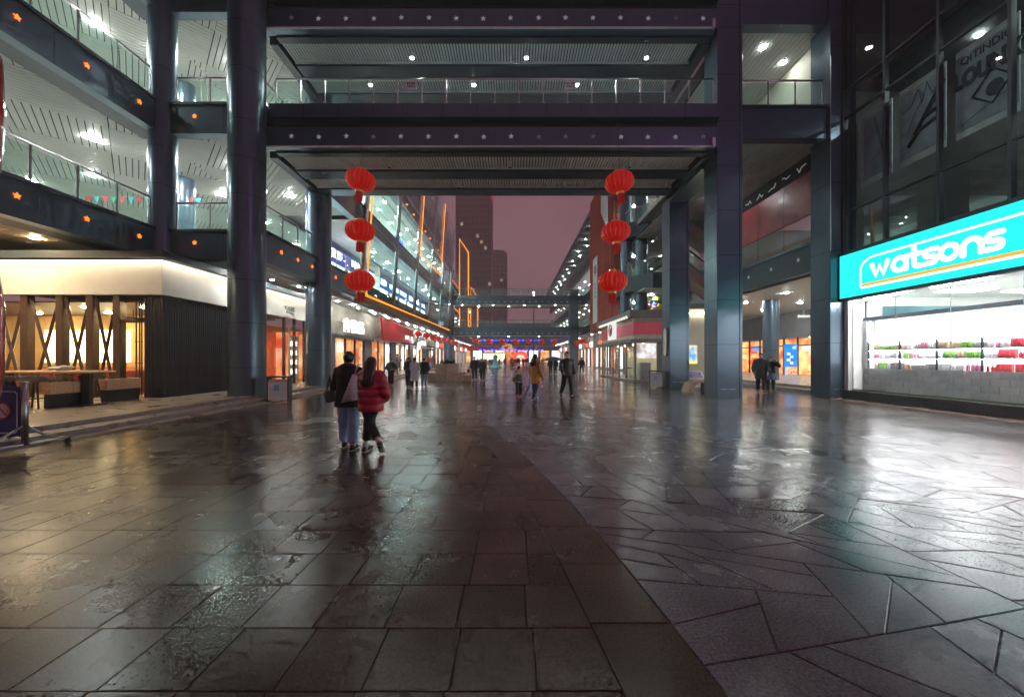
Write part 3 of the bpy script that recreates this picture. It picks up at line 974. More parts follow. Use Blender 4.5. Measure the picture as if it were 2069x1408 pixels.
# second floor edge beyond the third column: beam with stars, glass parapet, red banner panels
b = MB().box(12.35, 12.7, 15.3, 40, 5.1, 6.25).build('street_beam', M['clad2'], rm)
for k in range(5): put('star', STAR_OFF, b, (12.33, 16.2+1.7*k, 5.75), -math.pi/2)
MB().box(12.3, 12.75, 15.3, 40, 6.25, 6.35).build('deck_edge', M['clad'], rm)
MB().box(12.7, 22, 15.3, 40, 5.9, 6.2).build('floor_slab', M['floor_in'], rm)
redp = pbr('dull_red_panel', (0.30, 0.035, 0.04), 0.4, var=0.35, vscale=1.5, rvar=0.1)
for k in range(7):
    MB().box(12.36, 12.42, 15.35+k*1.8, 15.35+k*1.8+1.78, 6.40, 7.45).build('parapet_pane', M['darkglass'], rm)
    MB().box(12.38, 12.46, 15.35+k*1.8, 15.35+k*1.8+1.78, 7.50, 9.3).build('banner_panel', redp, rm)
MB().box(12.36, 12.7, 15.3, 40, 9.3, 10.0).build('black_fascia', M['void'], rm)
wh = pbr('white_scribble', (0.7, 0.7, 0.7), 0.5, emit=(1, 1, 1), estr=0.15)
for k in range(8):
    y = 15.8+k*0.9; pts_ = [(12.34, y+0.12*q, 9.62+random.uniform(-0.14, 0.14)) for q in range(5)]
    MB().tube(pts_, 0.02, 4).build('painted_scroll', wh, rm)
# ground arcade beyond: pale ceiling, grey wall, shopfronts
m = MB(); slats_parallel(m, 12.75, 21.0, 15.3, 40, 5.02, 0.24, 0.225, 'y', 0.02)
tag(m.build('ceiling_slat', M['slat'], rm), kind='stuff')
downlights(rm, [(x, y, 4.99) for x in (14.6, 18) for y in (17, 20, 23.5, 27)], 'lamp', 0.085)
ar = thing('arcade_shopfront', 'glowing orange shopfront at the back of the right arcade', 'shopfront', (0, 0, 0))
MB().box(20.9, 21.1, 15, 40, 3.1, 5.0).build('grey_bulkhead', M['greywall'], ar)
MB().box(12.9, 21.0, 39.8, 40, 0.3, 5.0).build('end_wall', M['greywall'], ar)
wi = emi_noise('orange_interior', (0.55, 0.10, 0.02), (1.0, 0.55, 0.20), 1.6, 0.9, 4)
MB().box(22.6, 22.8, 15, 40, 0.3, 3.1).build('lit_interior', wi, ar)
for k in range(18):
    y = 15+1.4*k
    MB().box(20.95, 21.05, y, y+0.09, 0.3, 3.1).build('mullion', M['timber'], ar)
    MB().box(20.99, 21.01, y+0.09, y+1.4, 0.3, 3.1).build('pane', M['shopglass'], ar)
MB().box(20.94, 21.06, 15, 40, 2.45, 2.53).build('transom', M['timber'], ar)
for k in range(12):
    c = random.choice([(0.9, 0.12, 0.05), (0.9, 0.75, 0.6), (0.15, 0.35, 0.8), (1, 0.8, 0.3)])
    y = 20+random.random()*16; z = 0.6+random.random()*1.6
    MB().box(22.3, 22.45, y, y+random.uniform(0.4, 1.2), z, z+random.uniform(0.3, 0.9)).build('display_panel', emi('display_%d' % k, c, 1.2), ar)
round_column(rm, 15.55, 22.6, 0.42, 0.3, 5.0, (2.0,))
# hanging fixture under the arcade ceiling
t = thing('hanging_sign', 'small white bar sign hanging from the right arcade ceiling', 'sign', (15.9, 20.5, 3.75))
MB().box(-0.3, 0.3, -0.06, 0.06, 0, 0.12).build('bar', M['white'], t)
MB().tube([(0, 0, 0.12), (0, 0, 1.25)], 0.015, 6).build('rod', M['steel'], t)
# blue promotion stand
t = thing('promotion_stand', 'tall blue advertising stand marked 4F by the arcade shop', 'sign', (20.3, 27.4, 0.30))
blue = emi_noise('promo_blue', (0.02, 0.20, 0.75), (0.03, 0.34, 0.85), 1.0, 1.2, 2)
MB().box(-0.45, 0.45, -0.06, 0.06, 0.04, 2.28).build('panel', blue, t)
MB().box(-0.5, 0.5, -0.25, 0.25, 0, 0.04).build('foot', M['white'], t)
wt = emi('promo_white', (1, 1, 1), 1.2)
text('lettering', '4f', wt, t, (0.22, -0.07, 2.0), 0.32, 0.32, 'front')
for k, key in enumerate(('vert1', 'vert2', 'fu', 'vert1')):
    text('lettering', key, wt, t, (-0.2 + 0.22*(k % 2), -0.07, 1.55-0.22*k), 0.13, 0.2, 'front')
fd = emi_noise('promo_food', (0.8, 0.12, 0.05), (1.0, 0.75, 0.35), 1.0, 6, 4)
MB().box(-0.44, 0.44, -0.066, -0.06, 0.06, 0.62).build('food_picture', fd, t)
t = thing('promotion_board', 'low dark board with berry picture beside the blue stand', 'sign', (21.2, 26.2, 0.30))
MB().box(-0.1, 0.9, -0.04, 0.04, 0.0, 1.05).build('board', M['black'], t)
MB().box(-0.05, 0.85, -0.046, -0.04, 0.35, 0.95).build('picture', emi_noise('berries', (0.02, 0.03, 0.12), (0.7, 0.08, 0.12), 0.8, 7, 4), t)
# ------------------------------------------------------------------ corner restaurant on the left terrace
rs = thing('restaurant', 'corner restaurant with white fascia, charcoal ribbed wall and timber cross braces', 'restaurant', (0, 0, 0))
fas = pbr('white_fascia', (0.78, 0.76, 0.70), 0.5, var=0.04)
MB().box(-24, -11.40, 12.25, 12.50, 3.60, 4.72).build('fascia', fas, rs)
MB().box(-11.62, -11.40, 12.503, 20.9, 3.60, 4.72).build('fascia', fas, rs)
MB().box(-24, -11.05, 11.92, 12.5, 4.84, 4.93).build('hood', M['void'], rs)
MB().box(-11.6, -11.05, 12.503, 20.9, 4.84, 4.93).build('hood', M['void'], rs)
MB().box(-24, -11.101, 11.90, 11.95, 4.71, 4.935).build('hood_lip', M['clad2'], rs)
MB().box(-11.10, -11.045, 11.90, 20.9, 4.71, 4.935).build('hood_lip', M['clad2'], rs)
cove = emi('cove_warm', (1.0, 0.86, 0.62), 27.0)
MB().box(-24, -11.2, 12.10, 12.16, 4.80, 4.83).build('cove_light', cove, rs)
MB().box(-11.28, -11.22, 12.2, 20.9, 4.80, 4.83).build('cove_light', cove, rs)
MB().box(-24, -11.5, 12.52, 21, 4.74, 4.80).build('roof', M['clad2'], rs)
# charcoal wall: backing and separate ribs
MB().box(-12.15, -11.55, 12.46, 12.52, 0.22, 3.6).build('rib_backing', M['void'], rs)
MB().box(-11.62, -11.56, 12.52, 16.9, 0.22, 3.6).build('rib_backing', M['void'], rs)
RV = MB().box(-0.035, 0.035, -0.045, 0.0, 0, 3.375).mesh('rib'); RV.materials.append(M['charcoal'])
for k in range(7): put('rib', RV, rs, (-12.10+k*0.092, 12.46, 0.222))
for k in range(47): put('rib', RV, rs, (-11.56, 12.50+k*0.094, 0.222), math.pi/2)
# front window: posts, X braces, panes
posts = [-20.6, -19.4, -18.2, -17.1, -16.02, -14.86, -13.87, -12.98]
for x in posts:
    MB().bbox(x-0.12, x+0.12, 12.33, 12.55, 0.22, 3.6, 0.01).build('timber_post', M['timber'], rs)
for i in range(len(posts)-1):
    a, b = posts[i]+0.12, posts[i+1]-0.12
    for (p, q, yy) in (((a, 3.55), (b, 0.25), 12.42), ((b, 3.55), (a, 0.25), 12.47)):
        MB().tube([(p[0], yy, p[1]), (q[0], yy, q[1])], 0.055, 4).build('brace', M['timber'], rs)
    MB().box(a, b, 12.515, 12.525, 0.22, 3.55).build('pane', M['shopglass'], rs)
MB().box(-12.86, -12.16, 12.515, 12.525, 0.22, 3.55).build('pane', M['shopglass'], rs)
for x in (-12.38, -12.27, -12.2):
    MB().box(x-0.012, x+0.012, 12.38, 12.41, 0.3, 3.4).build('door_bar', M['black'], rs)
for z in (0.95, 1.35, 2.05):
    MB().box(-12.42, -12.16, 12.375, 12.405, z, z+0.022).build('door_bar', M['black'], rs)
MB().box(-12.86, -12.16, 12.40, 12.5, 2.70, 2.80).build('door_transom', M['timber'], rs)
MB().box(-27, -11.64, 12.53, 18.5, 3.38, 3.42).build('ceiling', M['timber'], rs)
MB().box(-27, -11.64, 12.53, 18.5, 0.18, 0.225).build('floor', pbr('restaurant_floor', (0.2, 0.12, 0.07), 0.4), rs)
wy = pbr('yellow_wall', (0.70, 0.46, 0.20), 0.7, var=0.1)
MB().box(-27, -13.0, 16.4, 16.5, 0.22, 3.4).build('inner_wall', wy, rs)
MB().box(-13.0, -11.64, 15.4, 15.5, 0.22, 3.4).build('inner_wall', M['plaster'], rs)
MB().box(-13.1, -13.0, 15.4, 16.4, 0.22, 3.4).build('inner_wall', wy, rs)
glow = emi_noise('glowing_panel', (1.0, 0.62, 0.20), (1.0, 0.88, 0.55), 4.5, 0.8, 1)
for (a, b) in ((-20.3, -19.3), (-19.2, -18.0), (-17.9, -16.6)):
    MB().box(a, b, 16.32, 16.38, 1.35, 2.75).build('lit_panel', glow, rs)
MB().box(-26.9, -13.2, 16.2, 16.31, 0.22, 1.15).build('wainscot', pbr('orange_wainscot', (0.55, 0.22, 0.05), 0.5), rs)
sofa = pbr('red_sofa', (0.28, 0.04, 0.02), 0.55)
for x in (-21.0, -19.4, -17.8, -16.2, -14.4, -12.8):
    MB().bbox(x-0.6, x+0.6, 14.2, 14.9, 0.22, 1.1, 0.05).build('sofa', sofa, rs)
warm = emi('restaurant_lamp', (1.0, 0.72, 0.38), 300.0)
DW = MB().lathe([(0.10, 0), (0.13, 0.03)], 10).mesh('ceiling_lamp'); DW.materials.append(warm)
for (x, y) in ((-21.5, 14.6), (-19.4, 15.4), (-17.5, 13.6), (-15.4, 13.6), (-13.3, 13.6), (-16.4, 15.3), (-14.4, 15.6), (-12.3, 14.4), (-12.4, 13.2)):
    put('ceiling_lamp', DW, rs, (x, y, 3.34))
# ceiling fan, framed pictures and wall letters by the door
fan = MB().tube([(-14.6, 14.5, 3.38), (-14.6, 14.5, 3.05)], 0.02, 6).build('ceiling_fan', M['black'], rs)
for k in range(4):
    a = k*math.pi/2+0.4
    MB().tube([(-14.6, 14.5, 3.05), (-14.6+0.55*math.cos(a), 14.5+0.55*math.sin(a), 3.05)], 0.05, 4).build('blade', M['black'], fan)
text('wall_letter', 'sh', M['black'], rs, (-12.78, 15.38, 1.75), 0.7, 0.8, 'front')
text('wall_letter', 'hh', M['black'], rs, (-12.18, 15.38, 1.75), 0.6, 0.8, 'front')
for (x, z, c) in ((-12.72, 1.05, (0.1, 0.25, 0.15)), (-12.15, 1.0, (0.45, 0.06, 0.05)), (-12.15, 2.6, (0.6, 0.25, 0.03)), (-12.7, 2.5, (0.3, 0.25, 0.1))):
    MB().box(x-0.16, x+0.16, 15.36, 15.39, z-0.2, z+0.2).build('picture', pbr('picture_%d' % int(-x*100+z*10), c, 0.5), rs)
MB().box(-12.9, -11.9, 15.36, 15.39, 0.76, 0.80).build('shelf', M['timber'], rs)
MB().box(-12.9, -11.9, 15.36, 15.39, 2.18, 2.2).build('shelf', M['timber'], rs)
# side window round the corner behind the big column, with its sign
for y in (16.95, 19.0, 19.9, 20.85):
    MB().box(-11.62, -11.5, y, y+0.1, 0.22, 3.6).build('window_post', M['timber'], rs)
for (a, b) in ((17.05, 19.0), (19.1, 19.9), (20.0, 20.85)):
    MB().box(-11.56, -11.55, a, b, 0.25, 3.55).build('pane', M['shopglass'], rs)
MB().box(-14.0, -13.9, 16.5, 26, 0.22, 3.4).build('inner_wall', pbr('orange_wall', (0.62, 0.26, 0.07), 0.6, var=0.15), rs)
for (y, z) in ((17.8, 2.75), (18.6, 2.55), (18.2, 2.0)):
    MB().ball((-12.6, y, z), 0.2, 12, 8).build('globe_lamp', emi('globe_glow', (1.0, 0.75, 0.45), 8.0), rs, smooth=True)
MB().box(-11.9, -11.8, 20.0, 20.8, 0.3, 3.2).build('white_poster', M['white'], rs)
for k in range(4): MB().box(-11.80, -11.78, 20.05, 20.6, 0.7+0.5*k, 0.95+0.5*k).build('menu_light', emi('menu_white', (1, 0.95, 0.9), 2.0), rs)
MB().box(-11.80, -11.78, 20.05, 20.7, 2.75, 2.95).build('menu_light', emi('menu_red', (1, 0.08, 0.04), 1.5), rs)
text('sign_letters', 'cafe', pbr('sign_letter_grey', (0.35, 0.36, 0.36), 0.5), rs, (-11.385, 19.3, 4.08), 0.40, 0.26, 'right')
text('sign_letters', 'cafe2', pbr('sign_letter_grey', (0.35, 0.36, 0.36), 0.5), rs, (-11.385, 19.3, 3.86), 0.22, 0.12, 'right')

# terrace furniture: high table, bar chairs, planters
def high_table(x, y, lab):
    t = thing('terrace_table', lab, 'table', (x, y, 0.22))
    MB().bbox(-1.5, 1.5, -0.4, 0.4, 0.90, 0.95, 0.01).build('tabletop', M['plank'], t)
    for sx in (-1.1, 1.1):
        MB().box(sx-0.12, sx+0.12, -0.05, 0.05, 0.03, 0.90).build('leg', M['black'], t)
        MB().box(sx-0.25, sx+0.25, -0.3, 0.3, 0, 0.03).build('foot', M['black'], t)
    return t
high_table(-12.85, 10.4, 'long wooden terrace table in front of the restaurant window')
nap = thing('napkin_pile', 'crumpled white napkins on the terrace table', 'napkins', (-12.35, 10.35, 1.17))
mb = MB()
for k in range(16):
    a = random.uniform(0, 6.28); d = random.uniform(0, 0.32)
    mb.ball((d*math.cos(a), 0.6*d*math.sin(a), 0.05+random.uniform(0, 0.08)), random.uniform(0.05, 0.09), 6, 4, 1.4, 1, 0.5)
mb.build('paper', M['white'], nap)
shell = pbr('grey_shell_seat', (0.16, 0.16, 0.15), 0.35)
def bar_chair(x, y, rz, lab):
    t = thing('bar_chair', lab, 'chair', (x, y, 0.22), rz, 'bar chairs on the terrace')
    m = MB(); n = 20
    P = []; Fs = []
    for i in range(5):
        r = 0.28*(i/4)
        for k in range(n):
            a = 2*math.pi*k/n
            z = 0.70+0.05*(i/4)**2 + (0.10*(i/4)**3 if math.sin(a) < -0.2 else 0)
            P.append((r*math.cos(a), r*math.sin(a)*0.95, z))
    for i in range(5):
        for k in range(n):
            P.append((P[i*n+k][0], P[i*n+k][1], P[i*n+k][2]-0.025))
    for i in range(4):
        for k in range(n):
            k2 = (k+1) % n
            Fs.append((i*n+k, (i+1)*n+k, (i+1)*n+k2, i*n+k2))
            Fs.append((5*n+i*n+k, 5*n+i*n+k2, 5*n+(i+1)*n+k2, 5*n+(i+1)*n+k))
    for k in range(n):
        k2 = (k+1) % n
        Fs.append((4*n+k, 9*n+k, 9*n+k2, 4*n+k2))
    m.add(P, Fs); m.build('seat', shell, t, smooth=True)
    for a in (0.7, 2.4, 3.9, 5.5):
        MB().tube([(0.12*math.cos(a), 0.12*math.sin(a), 0.70), (0.27*math.cos(a), 0.27*math.sin(a), 0.0)], 0.018, 6).build('leg', M['black'], t)
    MB().tube([(0.21*math.cos(a), 0.21*math.sin(a), 0.25) for a in (0.7, 2.4, 3.9, 5.5, 0.7)], 0.009, 5).build('foot_ring', M['black'], t)
bar_chair(-12.35, 9.75, 0.3, 'grey bar chair nearest the rolling sign on the terrace')
bar_chair(-12.0, 10.75, 0.9, 'grey bar chair behind the front wooden planter')
bar_chair(-13.3, 9.9, 0.0, 'grey bar chair at the far left of the terrace table')
def planter(y0, lab):
    t = thing('wooden_planter', lab, 'planter', (-11.9, y0, 0.22), 0, 'planters on the terrace')
    MB().box(-0.26, -0.02, 0.05, 0.95, 0, 0.36).build('base', M['black'], t)
    for k in range(2):
        MB().bbox(-0.04, 0.0, -0.02+k*0.505, 0.48+k*0.505, 0.36, 0.68, 0.006).build('plank', M['plank'], t)
        MB().bbox(-0.30, -0.26, -0.02+k*0.505, 0.48+k*0.505, 0.36, 0.68, 0.006).build('plank', M['plank'], t)
    for yy in (-0.02, 0.955):
        MB().bbox(-0.258, -0.042, yy, yy+0.03, 0.36, 0.675, 0.006).build('plank', M['plank'], t)
    MB().box(-0.25, -0.05, 0.02, 0.94, 0.37, 0.64).build('soil', M['void'], t)
    lf = MB()
    for k in range(150):
        x, y = random.uniform(-0.25, -0.05), random.uniform(0.02, 0.94)
        a = random.uniform(0, 6.28); h = random.uniform(0.05, 0.14)
        dx, dy = 0.05*math.cos(a), 0.05*math.sin(a)
        lf.add([(x, y, 0.64), (x+0.018*math.sin(a), y-0.018*math.cos(a), 0.64), (x+dx, y+dy, 0.64+h)], [(0, 1, 2)])
    tag(lf.build('grass_tuft', M['leaf'], t), kind='stuff')
planter(9.72, 'front wooden planter box on a black base by the terrace steps')
planter(11.08, 'rear wooden planter box beside the charcoal ribbed wall')

# rolling sign with blue panel
sg = thing('rolling_sign', 'blue no-smoking style sign panel on a wheeled steel stand', 'sign', (-7.9, 6.1, 0.0))
bluep = pbr('blue_sign_face', (0.012, 0.035, 0.20), 0.35, var=0.1)
MB().box(-0.62, -0.06, -0.012, 0.012, 0.24, 1.05).build('panel', bluep, sg)
wl_ = pbr('sign_white', (0.62, 0.64, 0.66), 0.5)
b = [(-0.58, 0.30), (-0.14, 0.30), (-0.105, 0.335), (-0.105, 0.935), (-0.14, 0.97), (-0.58, 0.97)]
MB().tube([(x, -0.016, z) for x, z in b], 0.011, 4).build('white_border', wl_, sg)
dd = MB(); dd.lathe([(0.125, 0), (0.125, 0.004)], 28)
dm = dd.mesh('sign_disc'); dm.transform(Matrix.Rotation(math.pi/2, 4, 'X')); dm.materials.append(wl_)
put('sign_disc', dm, sg, (-0.335, -0.016, 0.66))
ring = [(-0.335+0.125*math.cos(t*math.pi/14), -0.024, 0.66+0.125*math.sin(t*math.pi/14)) for t in range(29)]
sr = pbr('sign_red', (0.55, 0.03, 0.03), 0.45)
MB().tube(ring, 0.012, 5).build('red_ring', sr, sg)
MB().tube([(-0.42, -0.024, 0.75), (-0.25, -0.024, 0.57)], 0.011, 5).build('red_bar', sr, sg)
MB().tube([(-0.29, -0.023, 0.66), (-0.25, -0.023, 0.68), (-0.26, -0.023, 0.62), (-0.28, -0.023, 0.62)], 0.004, 4).build('pictogram', M['black'], sg)
for px in (0.0, -0.68):
    MB().tube([(px, 0, 0.10), (px, 0, 1.12)], 0.040, 12).build('post', M['steel'], sg, smooth=True)
    MB().lathe([(0.046, 1.12), (0.046, 1.135)], 12, px, 0).build('post_cap', M['steel'], sg)
    MB().tube([(px, -0.62, 0.105), (px, 0.50, 0.125), (px+0.02, 0.58, 0.10)], 0.026, 10).build('foot_bar', M['steel'], sg, smooth=True)
    MB().tube([(px, 0.02, 0.42), (px, 0.36, 0.13)], 0.020, 8).build('strut', M['steel'], sg, smooth=True)
    MB().tube([(px, -0.02, 0.42), (px, -0.52, 0.13)], 0.020, 8).build('strut', M['steel'], sg, smooth=True)
    for yy in (0.57, -0.60):
        w = MB(); w.lathe([(0.035, -0.018), (0.05, -0.012), (0.05, 0.012), (0.035, 0.018)], 16)
        wm = w.mesh('caster'); wm.transform(Matrix.Rotation(math.pi/2, 4, 'Y')); wm.materials.append(M['black'])
        put('caster', wm, sg, (px+0.02, yy, 0.05))
        MB().box(px-0.005, px+0.045, yy-0.02, yy+0.02, 0.07, 0.115).build('caster_fork', M['black'], sg)

# ------------------------------------------------------------------ drugstore on the right
ds = thing('drugstore', 'drugstore with bright display window and dark glass curtain wall above', 'shop', (0, 0, 0))
MB().bbox(12.50, 12.98, -6, 14.26, 0.0, 0.33, 0.015).build('plinth', pbr('dark_granite_plinth', (0.022, 0.022, 0.024), 0.35, var=0.3, vscale=14, rvar=0.08), ds)
strip = MB().box(12.05, 12.50, -6, 14.2, -0.01, 0.006).build('pavement_strip', pbr('pink_granite_strip', (0.26, 0.17, 0.13), 0.25, var=0.25, vscale=12), ds)
MB().box(12.76, 12.80, -6, 14.26, 0.335, 0.37).build('window_sill', pbr('green_edge', (0.12, 0.24, 0.06), 0.3), ds)
for k in range(12):
    yb = 14.1-1.57*k
    MB().box(12.775, 12.787, yb-1.565, yb-0.006, 0.37, 3.70).build('pane', M['shopglass'], ds)
    MB().box(12.772, 12.790, yb-0.006, yb+0.006, 0.37, 3.70).build('pane_joint', pbr('silicone', (0.45, 0.55, 0.5), 0.5), ds)
MB().box(12.62, 12.95, 14.12, 14.28, 0.33, 3.75).build('white_reveal', M['white'], ds)
MB().box(12.80, 13.4, 14.29, 14.40, 0.0, 3.8).build('end_wall', M['white'], ds)
MB().box(12.60, 13.3, -6, 14.28, 3.74, 3.80).build('window_head', M['white'], ds)
# display unit: block wall below, lightbox and shelves above
BW = 0.42; BH = 0.20
blk = pbr('grey_block', (0.52, 0.53, 0.56), 0.6, var=0.08, vscale=9, objvar=0.1, bump=0.05)
BM = MB().bbox(13.30, 13.36, 0.003, BW-0.003, 0.003, BH-0.003, 0.005).mesh('block'); BM.materials.append(blk)
BM2 = MB().bbox(13.30, 13.36, 0.003, 0.14, 0.003, BH-0.003, 0.005).mesh('block'); BM2.materials.append(blk)
for r_ in range(4):
    for k in range(22):
        y = 14.25-BW*(k+1) - (BW/2 if r_ % 2 else 0)
        if y > 4.0: put('block', BM, ds, (0, y, 0.335+BH*r_))
for k in range(12): put('block', BM2, ds, (0, 14.25-0.14, 0.335+BH*(k+4))) if k < 9 else None
MB().box(13.325, 13.5, 3.5, 14.25, 0.33, 1.14).build('block_wall_core', pbr('mortar', (0.38, 0.38, 0.40), 0.8), ds)
lb = emi('lightbox_white', (1.0, 0.97, 1.0), 3.2)
MB().box(13.62, 13.66, 3.5, 14.08, 1.14, 2.92).build('lightbox', lb, ds)
MB().box(13.30, 13.75, 3.5, 14.25, 2.92, 3.05).build('display_header', M['clad2'], ds)
MB().box(13.30, 13.75, 3.5, 14.10, 1.12, 1.145).build('shelf', M['alu'], ds)
MB().box(13.32, 13.62, 3.5, 14.08, 1.50, 1.52).build('shelf', M['clad2'], ds)
MB().box(13.32, 13.62, 3.5, 14.08, 1.80, 1.82).build('shelf', M['clad2'], ds)
MB().box(13.32, 13.34, 3.5, 14.08, 2.13, 2.15).build('shelf_rail', M['clad2'], ds)
for k, y in enumerate((14.06, 12.93, 11.80, 10.66, 9.5, 8.4, 7.2, 6.0)):
    MB().box(13.31, 13.35, y-0.02, y+0.02, 1.14, 2.15).build('divider', M['clad2'], ds)
    MB().box(13.36, 13.42, y-0.03, y+0.03, 2.2, 2.90).build('tube_light', emi('tube_violet', (0.85, 0.8, 1.0), 2.5), ds)
for z in (1.495, 1.795, 2.125):
    MB().box(13.325, 13.345, 3.5, 14.06, z-0.012, z).build('added_shelf_light', emi('added_shelf_glow', (1.0, 0.95, 1.0), 50.0), ds)  # unseen strips added under the shelf fronts to brighten the goods
# sales room behind the display
MB().box(13.4, 24, -6, 14.28, 3.82, 3.9).build('ceiling', M['white'], ds)
MB().box(13.4, 24, -6, 14.28, 0.25, 0.33).build('floor', M['floor_in'], ds)
MB().box(23.9, 24, -6, 14.28, 0.33, 3.82).build('back_wall', M['white'], ds)
MB().box(13.45, 24, 14.18, 14.27, 0.33, 3.82).build('side_wall', M['white'], ds)
teal = emi_noise('teal_wall', (0.16, 0.36, 0.42), (0.35, 0.65, 0.70), 0.8, 0.7, 2)
MB().box(13.75, 23.5, 13.9, 13.95, 2.55, 3.45).build('teal_frieze', teal, ds)
for (x, r_) in ((15.6, 0.28), (17.9, 0.18), (21.0, 0.25)):
    MB().ball((x, 13.8, 3.0), r_, 12, 8, 1.2, 0.2, 1.2).build('frieze_figure', M['clad2'], ds)
tl = emi('ceiling_panel_light', (1.0, 0.98, 1.0), 12.0)
for i in range(4):
    for j in range(6):
        MB().box(14.6+2.3*i, 15.8+2.3*i, 12.2-2.6*j, 13.0-2.6*j, 3.78, 3.815).build('ceiling_light', tl, ds)
MB().box(16, 20, 6, 10, 3.62, 3.66).build('ceiling_raft', pbr('grey_raft', (0.35, 0.35, 0.37), 0.6), ds)
# strip lights over the window display
for k in range(5):
    MB().box(13.0, 13.06, 12.4-2.2*k, 13.9-2.2*k, 3.68, 3.72).build('window_light', emi('window_strip', (1.0, 0.96, 1.0), 160.0), ds)
# curtain wall above the sign
zt_ = [5.50, 7.0, 10.55, 11.6, 15.0, 20.0]
for k in range(12):
    y = 14.28-1.6*k
    MB().box(12.52, 12.66, y-0.05, y+0.03, 5.45, 20).build('mullion', M['clad2'], ds)
    for a, b in zip(zt_[:-1], zt_[1:]):
        MB().box(12.60, 12.612, y-1.57, y-0.05, a+0.03, b-0.03).build('curtain_pane', M['darkglass'], ds)
for z in zt_:
    MB().box(12.54, 12.64, -5, 14.2, z-0.03, z+0.03).build('transom', M['clad2'], ds)
MB().box(12.98, 16, -6, 14.28, 5.5, 5.6).build('upper_floor', M['void'], ds)
MB().box(12.9, 24, -6, 14.28, 11.5, 11.6).build('upper_floor', M['void'], ds)
MB().box(16, 16.2, -6, 14.28, 5.6, 20).build('upper_wall', pbr('upper_room_wall', (0.10, 0.10, 0.095), 0.8), ds)
MB().box(12.9, 16, 14.1, 14.28, 5.6, 20).build('upper_wall', pbr('upper_room_wall', (0.10, 0.10, 0.095), 0.8), ds)
downlights(ds, [(14.6, 9.0, 11.45), (14.4, 11.6, 11.45), (14.6, 6, 11.45)], 'lampdim', 0.09)  # lamps added inside the upper room to brighten the posters
downlights(ds, [(14.8, 10.5, 7.9), (14.2, 8.0, 7.9)], 'lampdim', 0.05)
# posters hung behind the curtain wall
pw = pbr('poster_border', (0.85, 0.88, 0.88), 0.6); pg = pbr('poster_ground', (0.46, 0.53, 0.60), 0.7, var=0.25, vscale=2.5)
pk = pbr('poster_ink', (0.05, 0.05, 0.06), 0.6)
for i, (yb, ya) in enumerate(((14.0, 12.85), (12.6, 11.25), (11.0, 9.62))):
    t = thing('wall_poster', ('white-framed poster with a chain behind the dark glass, nearest the column', 'middle white-framed graffiti poster behind the dark glass',
                              'rightmost white-framed graffiti poster with big letters behind the dark glass')[i], 'poster', (12.95, 0, 0), 0, 'posters behind the curtain wall')
    MB().box(0.03, 0.06, ya, yb, 7.85, 10.40).build('border', pw, t)
    MB().box(0.02, 0.028, ya+(0.0 if i else 0.0), yb-(0.14 if i == 0 else 0.02), 8.05, 10.22).build('picture', pg, t)
    def ln(pts, r=0.012, nm='ink_line'):
        MB().tube([(0.012, y, z) for y, z in pts], r, 4).build(nm, pk, t)
    if i == 0:
        for k in range(16):
            y = 13.45-0.03*k; z = 10.05-0.12*k
            ln([(y+0.035*math.cos(q*1.05), z+0.05*math.sin(q*1.05)) for q in range(7)], 0.008, 'chain_link')
        ln([(13.85, 9.4), (12.9, 9.9)], 0.006); ln([(13.85, 8.4), (12.9, 9.1)], 0.006)
    elif i == 1:
        ln([(12.5, 9.6), (12.2, 9.7), (12.0, 10.1), (11.9, 9.6), (11.75, 10.15), (11.6, 9.7), (11.3, 10.0)], 0.012)
        for (a, b) in (((12.1, 8.7), (11.3, 9.9)), ((12.0, 8.75), (11.4, 8.9)), ((11.8, 9.1), (11.3, 9.2)), ((11.65, 9.4), (11.3, 9.5)), ((12.3, 8.4), (12.0, 8.72))):
            MB().tube([(0.010, a[0], a[1]), (0.010, b[0], b[1])], 0.07, 4).build('graffiti_stroke', pk, t)
        ln([(12.5, 8.3), (12.2, 9.2), (11.9, 9.7)], 0.006)
    else:
        text('graffiti_letters', 'poster2', pk, t, (0.012, 10.3, 10.02), 0.26, 0.30, 'left')
        text('graffiti_letters', 'poster1', pk, t, (0.012, 10.3, 9.48), 0.42, 0.62, 'left')
        text('graffiti_letters', 'poster3', pk, t, (0.012, 10.1, 8.85), 0.75, 0.75, 'left')
        ln([(10.6, 8.85), (10.15, 9.35), (9.75, 8.9), (10.15, 8.4), (10.6, 8.85)], 0.03)
        ln([(10.9, 8.2), (9.7, 8.6)], 0.006)
# sign: turquoise lightbox with white rounded letters
ss = thing('shop_sign', 'long turquoise lightbox sign with white lettering over the drugstore window', 'sign', (12.42, 0, 0))
tq = emi('turquoise_face', (0.012, 0.56, 0.54), 1.8)
MB().box(0.0, 0.02, -4, 14.25, 3.76, 5.36).build('light_panel', tq, ss)
fr_ = M['clad2']
MB().box(-0.03, 0.16, -4, 14.30, 5.36, 5.45).build('frame', fr_, ss)
MB().box(-0.03, 0.16, -4, 14.30, 3.66, 3.76).build('frame', fr_, ss)
MB().box(-0.03, 0.16, 14.25, 14.30, 3.755, 5.365).build('frame', fr_, ss)
wl2 = emi('sign_white_light', (1.0, 1.0, 1.0), 1.6)
orl = emi('sign_orange_light', (1.0, 0.33, 0.03), 1.3)
